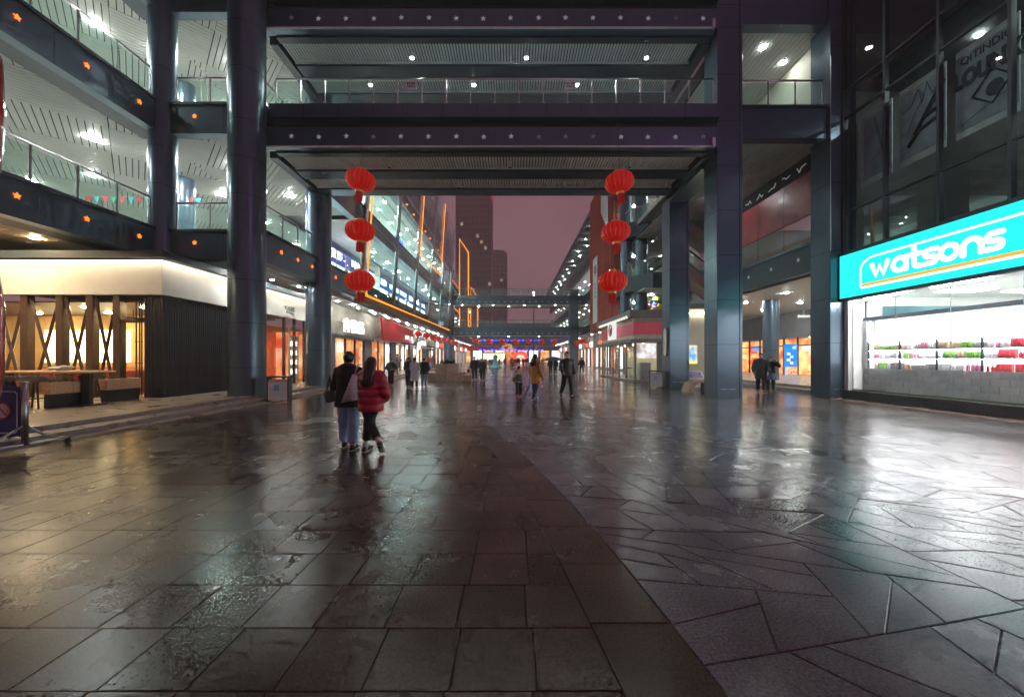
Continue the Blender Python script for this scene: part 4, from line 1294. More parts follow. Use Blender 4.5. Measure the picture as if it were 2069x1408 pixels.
# (s, z): s runs from the far end of the sign towards the camera
def sgt(pts, r, mat, nm, flat=0.3):
    m = MB()
    m.tube([(0, 14.25-s, z) for s, z in pts], r, 10)
    for p in (pts[0], pts[-1]): m.ball((0, 14.25-p[0], p[1]), r, 10, 6)
    me = m.mesh(nm); 
    for v in me.vertices: v.co.x = v.co.x*flat - 0.012
    me.materials.append(mat)
    return put(nm, me, ss)
arc = [(0.86+0.55-0.55*math.cos(t*math.pi/16), 4.65+0.38*math.sin(t*math.pi/16)) for t in range(9)]
sgt([(0.86, 4.05)] + arc + [(12, 5.03)], 0.030, wl2, 'white_outline')
MB().box(-0.014, -0.004, 2.0, 13.36, 3.985, 4.045).build('white_line', wl2, ss)
MB().box(-0.016, -0.004, 2.0, 13.36, 4.055, 4.145).build('orange_line', orl, ss)
LW = 0.077
def circ(cx, cz, r, a0, a1, n=16, sy=1.0):
    return [(cx+r*math.cos(math.radians(a0+(a1-a0)*k/n)), cz+sy*r*math.sin(math.radians(a0+(a1-a0)*k/n))) for k in range(n+1)]
zb = 4.34; R_ = 0.20
s0 = 1.28
def put_letter(strokes):
    for st in strokes: sgt(st, LW, wl2, 'letter_stroke', 0.3)
# w
put_letter([[(s0, zb+2*R_), (s0+0.14, zb), (s0+0.27, zb+1.6*R_), (s0+0.40, zb), (s0+0.54, zb+2*R_)]])
# a
s1 = s0+0.92
put_letter([circ(s1, zb+R_, R_, 0, 360, 20), [(s1+R_, zb+2*R_), (s1+R_, zb)]])
# t
s2 = s0+1.36
put_letter([[(s2, zb+2.9*R_), (s2, zb+0.6*R_)] + circ(s2+0.13, zb+0.13, 0.13, 180, 270, 6)[1:] + [(s2+0.2, zb)], [(s2-0.13, zb+1.95*R_), (s2+0.2, zb+1.95*R_)]])
# s
def ess(s): return [circ(s+0.04, zb+1.5*R_, R_*0.5, 60, 90, 4)[::1][0:1][0]] and [(s+0.17, zb+2*R_), (s-0.03, zb+2*R_)] + circ(s-0.03, zb+1.5*R_, R_*0.5, 90, 270, 8)[1:] + [(s+0.06, zb+R_)] + circ(s+0.06, zb+0.5*R_, R_*0.5, 90, -90, 8)[1:] + [(s-0.15, zb)]
s3 = s0+1.80
put_letter([ess(s3)])
# o
s4 = s0+2.28
put_letter([circ(s4, zb+R_, R_, 0, 360, 20)])
# n
s5 = s0+2.82
put_letter([[(s5-R_, zb), (s5-R_, zb+R_)] + circ(s5, zb+R_, R_, 180, 0, 12)[1:] + [(s5+R_, zb)]])
# s
put_letter([ess(s0+3.28)])
# products: small boxes and bottles on the lit shelves
_T = 'zero one two three four five six seven eight nine ten eleven twelve thirteen fourteen fifteen sixteen seventeen eighteen nineteen'.split()
_D = ' - twenty thirty forty fifty sixty seventy eighty ninety'.split(' ')[1:]
def ordn(n): return _T[n] if n < 20 else _D[n//10-1] + ('-'+_T[n % 10] if n % 10 else '')
PC = {'red': (0.72, 0.05, 0.09), 'green': (0.22, 0.48, 0.10), 'grey': (0.36, 0.34, 0.35), 'pink': (0.75, 0.25, 0.40), 'white': (0.75, 0.75, 0.78), 'tan': (0.62, 0.45, 0.32), 'violet': (0.60, 0.32, 0.70), 'dark': (0.12, 0.12, 0.13)}
shelf_z = {'bottom': 1.146, 'middle': 1.521, 'top': 1.821}
for sn, z in shelf_z.items():
    y = 13.9; npk = 0
    while y > 7.6:
        d = 14-y
        if d < 3.3: colr = random.choice(['grey', 'tan', 'white', 'green', 'pink', 'tan', 'white', 'green'])
        else: colr = random.choice(['red', 'red', 'pink', 'red', 'violet', 'white', 'red', 'red'])
        run = random.randint(2, 4); w = random.uniform(0.07, 0.11); h = random.uniform(0.16, 0.25)
        kind = random.random()
        if kind < 0.6: pm = MB().bbox(-0.05, 0.05, -w*0.46, w*0.46, 0, h, 0.006).mesh('package')
        else: pm = MB().lathe([(w*0.42, 0), (w*0.42, h*0.7), (w*0.18, h*0.8), (w*0.18, h)], 10).mesh('package')
        pm.materials.append(pbr('package_'+colr, PC[colr], 0.35, var=0.25, vscale=15))
        for k in range(run):
            o = put('product_package', pm, None, (13.43+random.uniform(-0.02, 0.03), y, z))
            npk += 1
            tag(o, 'small %s package on the %s display shelf, place %s from the dark column' % (colr, sn, ordn(npk)), 'package', 'packages on the %s display shelf' % sn)
            y -= w
        y -= random.uniform(0.0, 0.04)

# pink neon tube higher up the same facade, outside the frame: it shows as streaks on the columns
nt = thing('neon_tube', 'tall pink neon tube on the facade behind the viewer', 'neon light', (12.4, -2.0, 0))
MB().tube([(0, 0, 8.5), (0, 0, 17)], 0.16, 8).build('tube', emi('pink_neon', (1.0, 0.24, 0.85), 16.0), nt)
MB().box(0.17, 0.24, -0.1, 0.1, 8.4, 17.1).build('channel', M['clad2'], nt)
# ------------------------------------------------------------------ left street: ground-floor shops under the arcade
sh = thing('street_shops', 'row of glowing ground-floor shops under the left arcade', 'building', (0, 0, 0))
stonew = pbr('brown_stone_wall', (0.24, 0.20, 0.16), 0.7, var=0.3, vscale=3, bump=0.3, bscale=8)
MB().box(-11.7, -11.5, 21.0, 31.2, 3.1, 5.1).build('stone_wall', stonew, sh)
MB().box(-11.7, -11.5, 31.2, 57, 3.3, 5.1).build('stone_wall', stonew, sh)
MB().box(-11.7, -9.2, 21.0, 57, 5.12, 5.2).build('arcade_ceiling', M['white'], sh)
MB().box(-9.5, -9.15, 22.6, 57, 5.0, 5.5).build('eaves_beam', M['clad2'], sh)
MB().box(-9.9, -9.75, 14.3, 57, 4.95, 5.10).build('soffit_trim', M['alu'], sh)
MB().box(-11.6, -11.35, 21.0, 31.0, 2.9, 3.1).build('canopy_edge', M['clad2'], sh)
for k in range(26):
    downlights(sh, [(-10.6-(0.3 if k % 2 else 0), 15.5+1.6*k, 5.08)], 'lamp' if k % 3 == 0 else 'lampdim', 0.07)
wi2 = emi_noise('shop_interior_amber', (0.55, 0.12, 0.03), (1.0, 0.62, 0.26), 1.3, 0.7, 4)
wi3 = emi_noise('shop_interior_white', (0.7, 0.75, 0.72), (1.0, 1.0, 0.95), 1.8, 0.7, 3)
wi4 = emi_noise('shop_interior_red', (0.7, 0.06, 0.02), (1.0, 0.40, 0.15), 1.0, 1.0, 4)
y = 21.2; k = 0
while y < 56:
    w = 1.6
    amber = y < 38
    mat = (wi4 if (k % 3 == 0) else wi2) if amber else (wi3 if k % 2 else wi2)
    MB().box(-13.3, -13.2, y, y+w, 0.25, 3.0).build('lit_interior', mat, sh)
    MB().box(-11.62, -11.50, y, y+0.10, 0.22, 3.1).build('mullion', M['clad2'], sh)
    MB().box(-11.57, -11.56, y+0.1, y+w, 0.22, 3.0).build('pane', M['shopglass'], sh)
    if k % 4 == 1:
        MB().box(-11.64, -11.46, y+0.1, y+w+0.0, 0.22, 3.1).build('grey_pier', M['greywall'], sh)
    if k % 3 == 2:
        MB().box(-11.50, -11.47, y+0.4, y+1.1, 2.0, 2.6).build('lit_poster', emi('poster_white', (1, 0.97, 0.92), 2.6), sh)
    y += w; k += 1
MB().box(-13.4, -11.5, 21, 57, 3.0, 3.05).build('shop_ceiling', M['white'], sh)
# fried-chicken restaurant signs: glowing characters and slanted red board
t = thing('shop_sign', 'three glowing white Chinese characters on the brown stone wall', 'sign', (-11.48, 27.3, 3.75))
text('lettering', 'kdj', emi('letter_glow', (1, 1, 0.97), 1.5), t, (0.04, 0, 0), 1.25, 1.05, 'right', 2.0)
t = thing('shop_sign', 'slanted red signboard with white letters over the left arcade', 'sign', (-11.4, 0, 0))
rb = MB(); q = [(31.4, 4.95, 0.55), (41.2, 4.55, 0.55), (43.0, 3.25, 0.15), (32.9, 3.15, 0.15)]
rb.add([(x, y, z) for y, z, x in q] + [(x-0.15, y, z) for y, z, x in q], [(0, 3, 2, 1), (4, 5, 6, 7), (0, 1, 5, 4), (1, 2, 6, 5), (2, 3, 7, 6), (3, 0, 4, 7)])
rb.build('board', pbr('red_sign_board', (0.42, 0.012, 0.02), 0.22, var=0.1, emit=(0.9, 0.02, 0.03), estr=0.12), t)
text('lettering', 'kfc', emi('kfc_white', (1, 1, 1), 1.0), t, (0.33, 40.0, 3.72), 1.0, 0.62, 'right', 1.0)
MB().box(0.30, 0.36, 41.3, 42.0, 3.45, 4.1).build('white_emblem', emi('kfc_white', (1, 1, 1), 1.0), t)
t = thing('shop_sign', 'round white glowing blade sign beside the red board', 'sign', (-10.9, 44.0, 3.0))
MB().tube([(0.0, 0.32*math.cos(a*0.4488), 0.32*math.sin(a*0.4488)) for a in range(15)], 0.09, 8).build('ring', emi('ring_white', (1, 1, 1), 5.0), t)
MB().box(-0.6, -0.03, -0.04, 0.04, 0.30, 0.38).build('bracket', M['clad2'], t)
t = thing('shop_sign', 'pale square shop sign with a glowing bar near the far left column', 'sign', (-11.45, 48.0, 3.4))
MB().box(0, 0.1, -2.2, 2.2, -0.6, 0.8).build('board', pbr('sign_grey', (0.5, 0.5, 0.52), 0.5), t)
MB().box(0.1, 0.14, -1.2, 1.2, -0.15, 0.3).build('light_bar', emi('bar_white', (1, 1, 0.97), 4.0), t)

# ------------------------------------------------------------------ glass facade above: leaning curtain wall with neon outlines
gf = thing('glass_facade', 'leaning glass facade with amber neon outlines over the left arcade', 'building', (0, 0, 0))
def xg(z): return -9.0 + 0.065*(z-5.3)
zz = [5.5, 7.7, 9.9, 12.2, 14.6, 17.2, 20.0]
ny = 20; y0g, y1g = 23.0, 54.0; dy = (y1g-y0g)/ny
PM = {}
for j in range(len(zz)-1):
    a, b = zz[j]+0.02, zz[j+1]-0.02
    m = MB()
    m.add([(xg(a), 0.02, a), (xg(a), dy-0.02, a), (xg(b), dy-0.02, b), (xg(b), 0.02, b),
           (xg(a)-0.02, 0.02, a), (xg(a)-0.02, dy-0.02, a), (xg(b)-0.02, dy-0.02, b), (xg(b)-0.02, 0.02, b)],
          [(0, 1, 2, 3), (7, 6, 5, 4), (0, 4, 5, 1), (1, 5, 6, 2), (2, 6, 7, 3), (3, 7, 4, 0)])
    me = m.mesh('pane'); me.materials.append(M['curtain'])
    for i in range(ny): put('pane', me, gf, (0, y0g+i*dy, 0))
    MB().tube([(xg(zz[j])-0.02, y0g, zz[j]), (xg(zz[j])-0.02, y1g, zz[j])], 0.045, 4).build('transom', M['steel'], gf)
for i in range(0, ny+1, 4):
    MB().tube([(xg(5.5)-0.25, y0g+i*dy, 5.5), (xg(20)-0.25, y0g+i*dy, 20)], 0.16, 10).build('tube_post', M['steel'], gf, smooth=True)
def neon(pts, r=0.040): MB().tube(pts, r, 6).build('neon_tube', M['amber'], gf)
neon([(xg(5.4)+0.08, 23.0, 5.35), (xg(20)+0.08, 23.0, 20)])
neon([(xg(5.4)+0.08, 23.0, 5.35), (xg(5.6)+0.08, 54.0, 5.6)])
neon([(xg(20)+0.1, 35.0, 20), (xg(11.2)+0.1, 35.0, 11.2), (xg(11.5)+0.1, 45.0, 11.5), (xg(20)+0.1, 45.0, 20)])
# floors and shop interiors behind the glass
for zb, zt in ((5.5, 6.3), (9.9, 11.0), (14.4, 15.5)):
    MB().box(-12.6, -9.35, 22.7, 54, zb+0.3, zt-0.02).build('floor_slab', M['clad2'], gf)
    MB().box(-12.6, -9.40, 22.75, 54, zt-0.02, zt).build('floor_finish', M['floor_in'], gf)
MB().box(-12.6, -9.35, 22.7, 54, 9.82, 9.9).build('ceiling', M['white'], gf)
MB().box(-12.6, -9.0, 22.7, 54, 14.3, 14.4).build('ceiling', M['white'], gf)
MB().box(-12.6, -8.6, 22.7, 54, 18.6, 18.8).build('ceiling', M['white'], gf)
sw = emi_noise('upper_shop_cyan', (0.25, 0.55, 0.60), (0.85, 1.0, 1.0), 4.0, 0.5, 3)
sw2 = emi_noise('upper_shop_green', (0.28, 0.42, 0.34), (0.70, 0.90, 0.84), 3.0, 0.4, 3)
pu = emi('purple_band', (0.14, 0.10, 0.55), 1.0)
bl = emi('blue_band', (0.04, 0.14, 0.50), 1.0)
wl3 = emi('upper_letter_white', (1, 1, 1), 3.0)
for k in range(11):
    ya = 18.6+3.25*k; yb = ya+3.2
    if k < 2: continue
    MB().box(-12.7, -12.6, ya, yb, 6.3, 8.3).build('shop_window', sw if k % 3 else emi_noise('upper_shop_mint', (0.35, 0.6, 0.45), (0.9, 1.0, 0.85), 2.2, 0.8, 3), gf)
    band = MB().box(-12.7, -12.45, ya, yb, 8.35, 9.35).build('sign_band', pu if k < 3 else bl, gf)
    key = ('disc', 'women', 'fu', 'sign_a', 'sign_b', 'fu')[k % 6]
    text('lettering', key, wl3, band, (-12.42, (ya+yb)/2, 8.85), 0.62 if key in ('disc', 'women', 'sign_b') else 0.8, 0.62, 'right')
    MB().box(-12.7, -12.6, ya, yb, 11.0, 14.3).build('shop_window', sw2, gf)
    MB().box(-12.6, -12.4, ya-0.05, ya+0.15, 6.3, 8.3).build('pier', M['greywall'], gf)
    downlights(gf, [(-10.8, ya+1.0, 9.79), (-10.4, ya+2.4, 14.27), (-11.5, ya+0.6, 14.27), (-11.0, ya+1.6, 18.57)], 'lamp', 0.09)
MB().box(-12.7, -12.6, 22.7, 54, 15.5, 18.6).build('shop_window', emi_noise('upper_shop_lilac', (0.35, 0.38, 0.55), (0.75, 0.8, 1.0), 0.8, 0.4, 2), gf)
# inner railing behind the glass and dark pier in front of the left end
MB().tube([(-9.6, 23.2, 12.1), (-9.6, 54, 12.1)], 0.03, 6).build('handrail', M['steel'], gf)
MB().tube([(-9.6, 23.2, 7.4), (-9.6, 54, 7.4)], 0.03, 6).build('handrail', M['steel'], gf)
bt_ = emi('blue_neon', (0.02, 0.06, 1.0), 5.0)
text('neon_script', 'olive', bt_, gf, (-9.35, 31.2, 11.3), 1.2, 0.9, 'right')
MB().box(-10.4, -9.0, 54.0, 56.6, 5.4, 20).build('end_tower', M['clad2'], gf)

# ------------------------------------------------------------------ far footbridges
def far_bridge(yb, levels, xl, xr, lab):
    t = thing('footbridge', lab, 'bridge', (0, yb, 0))
    for z in levels:
        d = MB().box(xl, xr, 0, 4.2, z-0.5, z).build('deck', M['clad'], t)
        bm = MB().box(xl, xr, 0.1, 0.5, z-1.35, z-0.5).build('beam', M['clad'], t)
        n = int((xr-xl)/0.95)
        for k in range(n): put('star', STAR_OFF, bm, (xl+0.5+0.95*k, 0.08, z-0.95))
        MB().box(xl, xr, 3.7, 4.2, z-1.35, z-0.5).build('back_beam', M['clad2'], t)
        MB().box(xl, xr, 0.5, 3.7, z-1.25, z-1.2).build('soffit', M['slatb'], t)
        MB().box(xl, xr, 0.02, 0.1, z-1.42, z-1.35).build('lip_trim', M['alu'], t)
        downlights(t, [(xl+1.5+k*2.4, 1.2+(k % 2)*1.6, z-1.30) for k in range(int((xr-xl-2)/2.4)+1)], 'lampfar', 0.11)
        np_ = int((xr-xl)/1.5)
        pn = MB().box(0.03, 1.47, 0.04, 0.06, 0.05, 0.98).mesh('pane'); pn.materials.append(M['pane'])
        for k in range(np_): put('pane', pn, t, (xl+1.5*k, 0, z))
        MB().tube([(xl, 0.05, z+1.05), (xr, 0.05, z+1.05)], 0.035, 5).build('handrail', M['steel'], t)
    return t
far_bridge(57.0, (6.35, 11.1), -9.2, 12.0, 'two-deck dark footbridge further down the street')
far_bridge(106.0, (6.6,), -10, 14, 'most distant footbridge crossing the street behind the hanging lanterns')

# ------------------------------------------------------------------ street beyond the second bridge, both sides, and its end
def far_wing(x0, sgn, ya, yb, lab, white_amt):
    t = thing('mall_block', lab, 'building', (x0, ya, 0))
    L = yb-ya; s = sgn
    def bx(xa, xb, y0, y1, z0, z1): return MB().box(min(s*xa, s*xb), max(s*xa, s*xb), y0, y1, z0, z1)
    for zb, zt in ((5.2, 6.3), (9.9, 11.0), (14.4, 15.5)):
        bm = bx(0, 0.4, 0, L, zb, zt).build('edge_beam', M['clad2'], t)
        bx(0.4, 5, 0, L, zt-0.3, zt-0.02).build('floor_slab', M['floor_in'], t)
        bx(0.4, 5, 0, L, zb+0.05, zb+0.12).build('ceiling', M['white'], t)
        MB().tube([(0, 0, zt+1.0), (0, L, zt+1.0)], 0.03, 5).build('handrail', M['steel'], t)
        pn = bx(0.02, 0.04, 0.03, 2.0, 0.05, 0.95).mesh('pane'); pn.materials.append(M['pane'])
        for k in range(int(L/2.03)): put('pane', pn, t, (0, 2.03*k, zt))
        downlights(t, [(s*(1.5+1.2*(k % 2)), 1.5+2.6*k, zb+0.02) for k in range(int(L/2.6))], 'lampfar', 0.11)
    bx(5, 5.2, 0, L, 6.3, 18).build('back_wall', M['plaster'], t)
    k = 0; y = 0
    while y < L-3:
        c = [wi2, wi3, wi4, wi3][k % 4]
        bx(2.6, 2.7, y, y+2.9, 0.25, 3.2).build('lit_shop', c, t)
        bx(2.3, 2.6, y-0.1, y+0.3, 0.2, 5.2).build('pier', M['greywall'], t)
        bx(2.3, 2.5, y+0.3, y+2.9, 3.2, 5.2).build('shop_fascia', M['greywall'] if k % 2 else M['plaster'], t)
        if k % 3 == 0: bx(2.1, 2.25, y+0.8, y+2.2, 3.5, 4.2).build('shop_sign_box', emi('far_sign_white', (1, 1, 0.95), 3.0), t)
        if k % 3 == 1: bx(2.1, 2.25, y+0.8, y+2.6, 3.5, 4.1).build('shop_sign_box', emi('far_sign_red', (1, 0.08, 0.04), 2.0), t)
        y += 3.2; k += 1
    return t
lw = far_wing(-10.2, -1, 61, 108, 'left mall block beyond the second footbridge with strings of amber bulbs', 1)
BULB = MB().ball((0, 0, 0), 0.09, 6, 4).mesh('bulb'); BULB.materials.append(M['amberdot'])
for zc in (10.4, 14.9):
    for k in range(26): put('bulb', BULB, lw, (0.06, 0.5+1.5*k, zc))
for k in range(4):
    put('bulb', BULB, mall, (-9.1, 54.3+0.7*k, 5.75)); put('bulb', BULB, mall, (-9.1, 54.3+0.7*k, 10.4))
for k in range(12):
    put('bulb', BULB, mall, (-9.12, 23.5+2.3*k, 14.9))
# neon-framed blade panels
for i, (y, zt, w, d) in enumerate(((66.0, 22.5, 1.3, 0.0), (84.0, 17.5, 1.2, 0.0))):
    t = thing('blade_panel', ('tall pale blade panel edged in amber neon on the left', 'smaller blade panel edged in amber neon further down on the left')[i], 'sign', (-8.3, y, 0))
    MB().add([(-0.9, 0, 6.0), (0.6, 0.6, 6.0), (0.6, 0.6, zt-2.2), (-0.9, 0, zt), (-0.9, 0.2, 6.0), (0.6, 0.8, 6.0), (0.6, 0.8, zt-2.2), (-0.9, 0.2, zt)],
             [(0, 1, 2, 3), (7, 6, 5, 4), (0, 4, 5, 1), (1, 5, 6, 2), (2, 6, 7, 3), (3, 7, 4, 0)]).build('panel', pbr('panel_lilac', (0.28, 0.22, 0.26), 0.5), t)
    MB().tube([(-0.9, -0.06, 6.0), (-0.9, -0.06, zt), (0.6, 0.54, zt-2.2), (0.6, 0.54, 6.0)], 0.09, 6).build('neon_edge', M['amber'], t)
rw = far_wing(10.8, 1, 41, 108, 'right mall block with a long lamp-dotted canopy beyond the red screen', 1)
cn = thing('roof_canopy', 'long slatted canopy dotted with small lamps along the right roofline', 'canopy', (9.4, 40.5, 18.6))
MB().box(-0.15, 0.15, 0, 62, 0, 0.5).build('edge_beam', M['clad'], cn)
MB().box(0.15, 5.5, 0, 62, 0.42, 0.5).build('canopy_roof', M['clad2'], cn)
for k in range(44): MB().box(0.15, 5.2, 0.3+1.4*k, 0.42+1.4*k, 0.08, 0.4).build('rafter', M['alu'], cn)
for k in range(20): put('lamp', disc('lampfar', 0.10), cn, (1.2+0.8*(k % 2), 1.5+3.0*k, 0.0))
for k in range(10):
    c = random.choice([(0.9, 0.9, 1.0), (0.6, 0.2, 0.9), (0.5, 0.9, 1.0), (0.9, 0.8, 0.3)])
    MB().box(15.2, 15.3, 42+4*k, 45.6+4*k, 11.2, 13.8).build('lit_window', emi_noise('canopy_window_%d' % k, c, (0.9, 0.95, 1.0), 1.3, 0.8, 2), cn).location = (-9.4, -40.5, -18.6)
# building across the end of the street
eb = thing('far_mall', 'distant mall front with blue light strings closing the street', 'building', (0, 132, 0))
MB().box(-40, 40, 0, 6, 9.5, 14).build('upper_wall', pbr('far_wall', (0.10, 0.10, 0.13), 0.6), eb)
MB().box(-40, 40, 4, 6, 0, 9.5).build('recessed_wall', M['greywall'], eb)
for k in range(16):
    MB().box(-30+4*k, -30+4*k+3.4, 3.8, 4.0, 0.3, 4.4).build('lit_shop', [wi2, wi3, wi4, wi2, wi3][k % 5], eb)
    MB().box(-30+4*k+3.4, -26+4*k, 0.0, 0.6, 0.0, 9.5).build('pier', M['greywall'], eb)
    if k % 2: MB().box(-29+4*k, -27+4*k, -0.1, 0.0, 10.4, 12.6).build('lit_sign', emi_noise('far_blue_sign', (0.05, 0.35, 0.8), (0.8, 0.95, 1.0), 1.6, 1.5, 2), eb)
bs = emi('blue_string', (0.05, 0.06, 1.0), 6.0)
BB = MB().ball((0, 0, 0), 0.22, 6, 4, 2.2, 1, 1).mesh('blue_light'); BB.materials.append(bs)
for z in (9.4, 7.9, 4.6):
    for k in range(17): put('blue_light', BB, eb, (-11+1.35*k, -0.4, z+random.uniform(-0.15, 0.15)))
# stage at the end: glowing stall, gold tree, red arch, blue mannequin dress
t = thing('market_stall', 'bright glowing stall at the far end of the street', 'stall', (-5.2, 100, 0))
for a in (-2.6, 2.6): MB().box(a-0.08, a+0.08, -0.08, 0.08, 0, 3.0).build('post', M['white'], t)
MB().box(-2.8, 2.8, -0.2, 1.8, 3.0, 3.3).build('roof', M['white'], t)
MB().box(-2.5, 2.5, 1.4, 1.6, 0.4, 2.9).build('lit_back', emi_noise('stall_glow', (1.0, 0.6, 0.2), (1.0, 0.95, 0.8), 3.0, 1.0, 2), t)
MB().box(-2.5, 2.5, 0, 0.5, 0, 1.0).build('counter', M['plaster'], t)
t = thing('gold_tree', 'golden glowing ornamental tree at the far end', 'ornament', (-1.1, 98, 0))
MB().tube([(0, 0, 0), (0, 0, 2.5), (0.1, 0, 3.6)], [0.2, 0.15, 0.08], 8).build('trunk', M['gold'], t)
lf = MB()
for k in range(420):
    a = random.uniform(0, 6.28); u = random.uniform(-1, 1); r = random.uniform(0.4, 1.0)**0.5
    p = (1.75*r*math.cos(a)*math.sqrt(1-u*u), 1.75*r*math.sin(a)*math.sqrt(1-u*u), 4.0+1.5*r*u)
    lf.add([(p[0]+random.uniform(-.22, .22), p[1]+random.uniform(-.22, .22), p[2]+random.uniform(-.22, .22)) for q in range(3)], [(0, 1, 2)])
tag(lf.build('crown', pbr('gold_leaf', (0.7, 0.42, 0.08), 0.4, emit=(1.0, 0.55, 0.1), estr=0.5), t), kind='stuff')
t = thing('red_arch', 'red glowing festive arch at the far end', 'arch', (2.3, 99, 0))
MB().tube([(-1.6, 0, 0), (-1.6, 0, 1.8), (-1.1, 0, 2.8), (0, 0, 3.2), (1.1, 0, 2.8), (1.6, 0, 1.8), (1.6, 0, 0)], 0.35, 8).build('arch_tube', pbr('arch_red', (0.6, 0.03, 0.02), 0.4, emit=(1, 0.06, 0.04), estr=1.2), t)
MB().box(-1.2, 1.2, 0.5, 0.6, 0.2, 2.4).build('lit_back', emi_noise('arch_glow', (0.9, 0.08, 0.05), (1.0, 0.75, 0.6), 1.6, 1.5, 2), t)
t = thing('dress_sculpture', 'pale blue dress-shaped sculpture standing in the far street', 'sculpture', (-2.75, 62, 0))
MB().lathe([(1.25, 0), (1.0, 0.25), (0.5, 0.55), (0.36, 1.1), (0.33, 1.5), (0.42, 1.75), (0.40, 2.0), (0.22, 2.1)], 20).build('gown', pbr('pale_blue_gown', (0.16, 0.50, 0.60), 0.5), t, smooth=True)
MB().ball((0, 0, 2.1), 0.2, 10, 6).build('collar', pbr('pale_blue_gown', (0.16, 0.50, 0.60), 0.5), t)

# ------------------------------------------------------------------ towers in the mist
def tower(x0, x1_, y, h, lab, col, nx, nz, bands):
    t = thing('tower', lab, 'tower', (0, y, 0))
    mw = pbr('tower_%d' % int(h), col, 0.7, var=0.1, vscale=0.1)
    MB().box(x0, x1_, 0, 18, 0, h).build('wall', mw, t)
    MB().box(x0+2, x1_-2, 3, 15, h, h+3).build('roof', mw, t)
    wm = pbr('tower_glass_%d' % int(h), tuple(c*0.55 for c in col), 0.3)
    dx = (x1_-x0)/nx; dz = (h-14)/nz
    lit = emi('tower_lit', (1.0, 0.80, 0.55), 0.30)
    a = MB().box(dx*0.2, dx*0.8, -0.05, 0.02, dz*0.25, dz*0.8).mesh('window'); a.materials.append(wm)
    b = a.copy(); b.materials.clear(); b.materials.append(lit)
    for i in range(nx):
        for j in range(nz):
            put('window', b if random.random() < 0.05 else a, t, (x0+i*dx, 0, 12+j*dz))
    return t
tower(-33, -12.0, 220, 112, 'tall brown tower block behind the left facade', (0.30, 0.21, 0.19), 9, 28, 0)
tower(-19, -3.8, 300, 86, 'lower grey tower block standing behind the tall brown tower', (0.40, 0.30, 0.32), 5, 20, 0)
MB().box(-12.05, -11.6, 219.8, 220, 94, 99).build('red_strip', emi('red_strip', (1, 0.05, 0.05), 1.2), bpy.data.objects['tower']).location = (0, -220, 0)
t = thing('pole_lamp', 'bright floodlight on a roof at the end of the right mall', 'lamp', (5.5, 95, 0))
MB().tube([(0, 0, 0), (0, 0, 17.2)], 0.12, 6).build('pole', M['clad2'], t)
MB().ball((0, 0, 17.3), 0.3, 8, 6).build('lamp_head', emi('flood', (1, 0.9, 0.75), 25), t)
MB().ball((0, 0, 18.2), 0.22, 8, 6).build('lamp_head', emi('flood', (1, 0.9, 0.75), 25), t)

# ------------------------------------------------------------------ small lantern rows
proto = {}
def small(x, y, z, R, lab, grp):
    if R not in proto:
        proto[R] = make_lantern(R, R*0.75, lab, (x, y, z), grp, False); return proto[R]
    c = copy_tree(proto[R]); c.location = (x, y, z); c['label'] = lab; c['group'] = grp
    return c
ORD = ('first', 'second', 'third', 'fourth', 'fifth', 'sixth', 'seventh', 'eighth')
for k in range(8):
    small(-8.35, 33.5+3.1*k, 3.72+0.03*k, 0.30, ORD[k]+' small red lantern from the near end of the left arcade row', 'lanterns under the left arcade')
for k in range(8):
    small(-8.6, 66+4.2*k, 3.9, 0.34, ORD[k]+' small red lantern from the near end of the left row beyond the second bridge', 'lanterns beyond the second bridge on the left')
for k in range(7):
    small(9.6, 50+(k*2.0), 3.9, 0.32, ORD[k]+' small red lantern from the near end of the row along the right shops', 'lanterns along the right shops')
for k in range(7):
    for d in (0, 1):
        small(-5.6+2.0*k+0.35*d, 56.0+3.6*d, 4.15-0.02*d, 0.36, ('front', 'rear')[d]+' red lantern of the '+ORD[k]+' pair from the left under the second bridge', 'lanterns under the second bridge')
for k in range(6):
    small(-6.0+2.35*k, 88.0, 4.2, 0.37, ORD[k]+' distant red lantern from the left in the row before the last bridge', 'lanterns before the last bridge')

# ------------------------------------------------------------------ right street: ribbed red screen, balconies, kiosk
rsn = thing('ribbed_screen', 'tall red-brown ribbed facade screen on the right side of the street', 'facade', (0, 0, 0))
redm = pbr('terracotta_rib', (0.44, 0.065, 0.040), 0.5, var=0.15)
MB().box(8.35, 8.75, 30.6, 39.3, 4.2, 17.6).build('backing', pbr('terracotta_dark', (0.22, 0.035, 0.024), 0.6), rsn)
RB = MB().box(8.12, 8.35, 0, 0.22, 4.2, 17.6).mesh('rib'); RB.materials.append(redm)
for k in range(18): put('rib', RB, rsn, (0, 30.8+0.48*k, 0))
MB().box(8.2, 8.75, 30.45, 30.6, 4.0, 17.6).build('end_panel', pbr('terracotta_light', (0.42, 0.08, 0.055), 0.45), rsn)
for k in range(12): MB().box(8.36, 8.70, 30.42, 30.449, 4.5+1.1*k, 4.53+1.1*k).build('panel_joint', M['joint'], rsn)
wb = pbr('banner_white', (0.62, 0.60, 0.62), 0.6)
t = thing('hanging_banner', 'white vertical banner with red mark on the ribbed screen', 'banner', (8.08, 35.6, 5.0))
MB().box(-0.02, 0.02, 0, 1.9, 0, 6.3).build('cloth', wb, t)
MB().box(-0.03, -0.02, 0.5, 1.3, 4.7, 5.5).build('red_seal', sr, t)
for k in range(4): MB().box(-0.03, -0.02, 0.75, 1.05, 2.4+0.4*k, 2.65+0.4*k).build('print_mark', pbr('print_grey', (0.2, 0.2, 0.2), 0.6), t)
t = thing('hanging_banner', 'white pointed banner near the top of the ribbed screen', 'banner', (8.08, 31.6, 12.2))
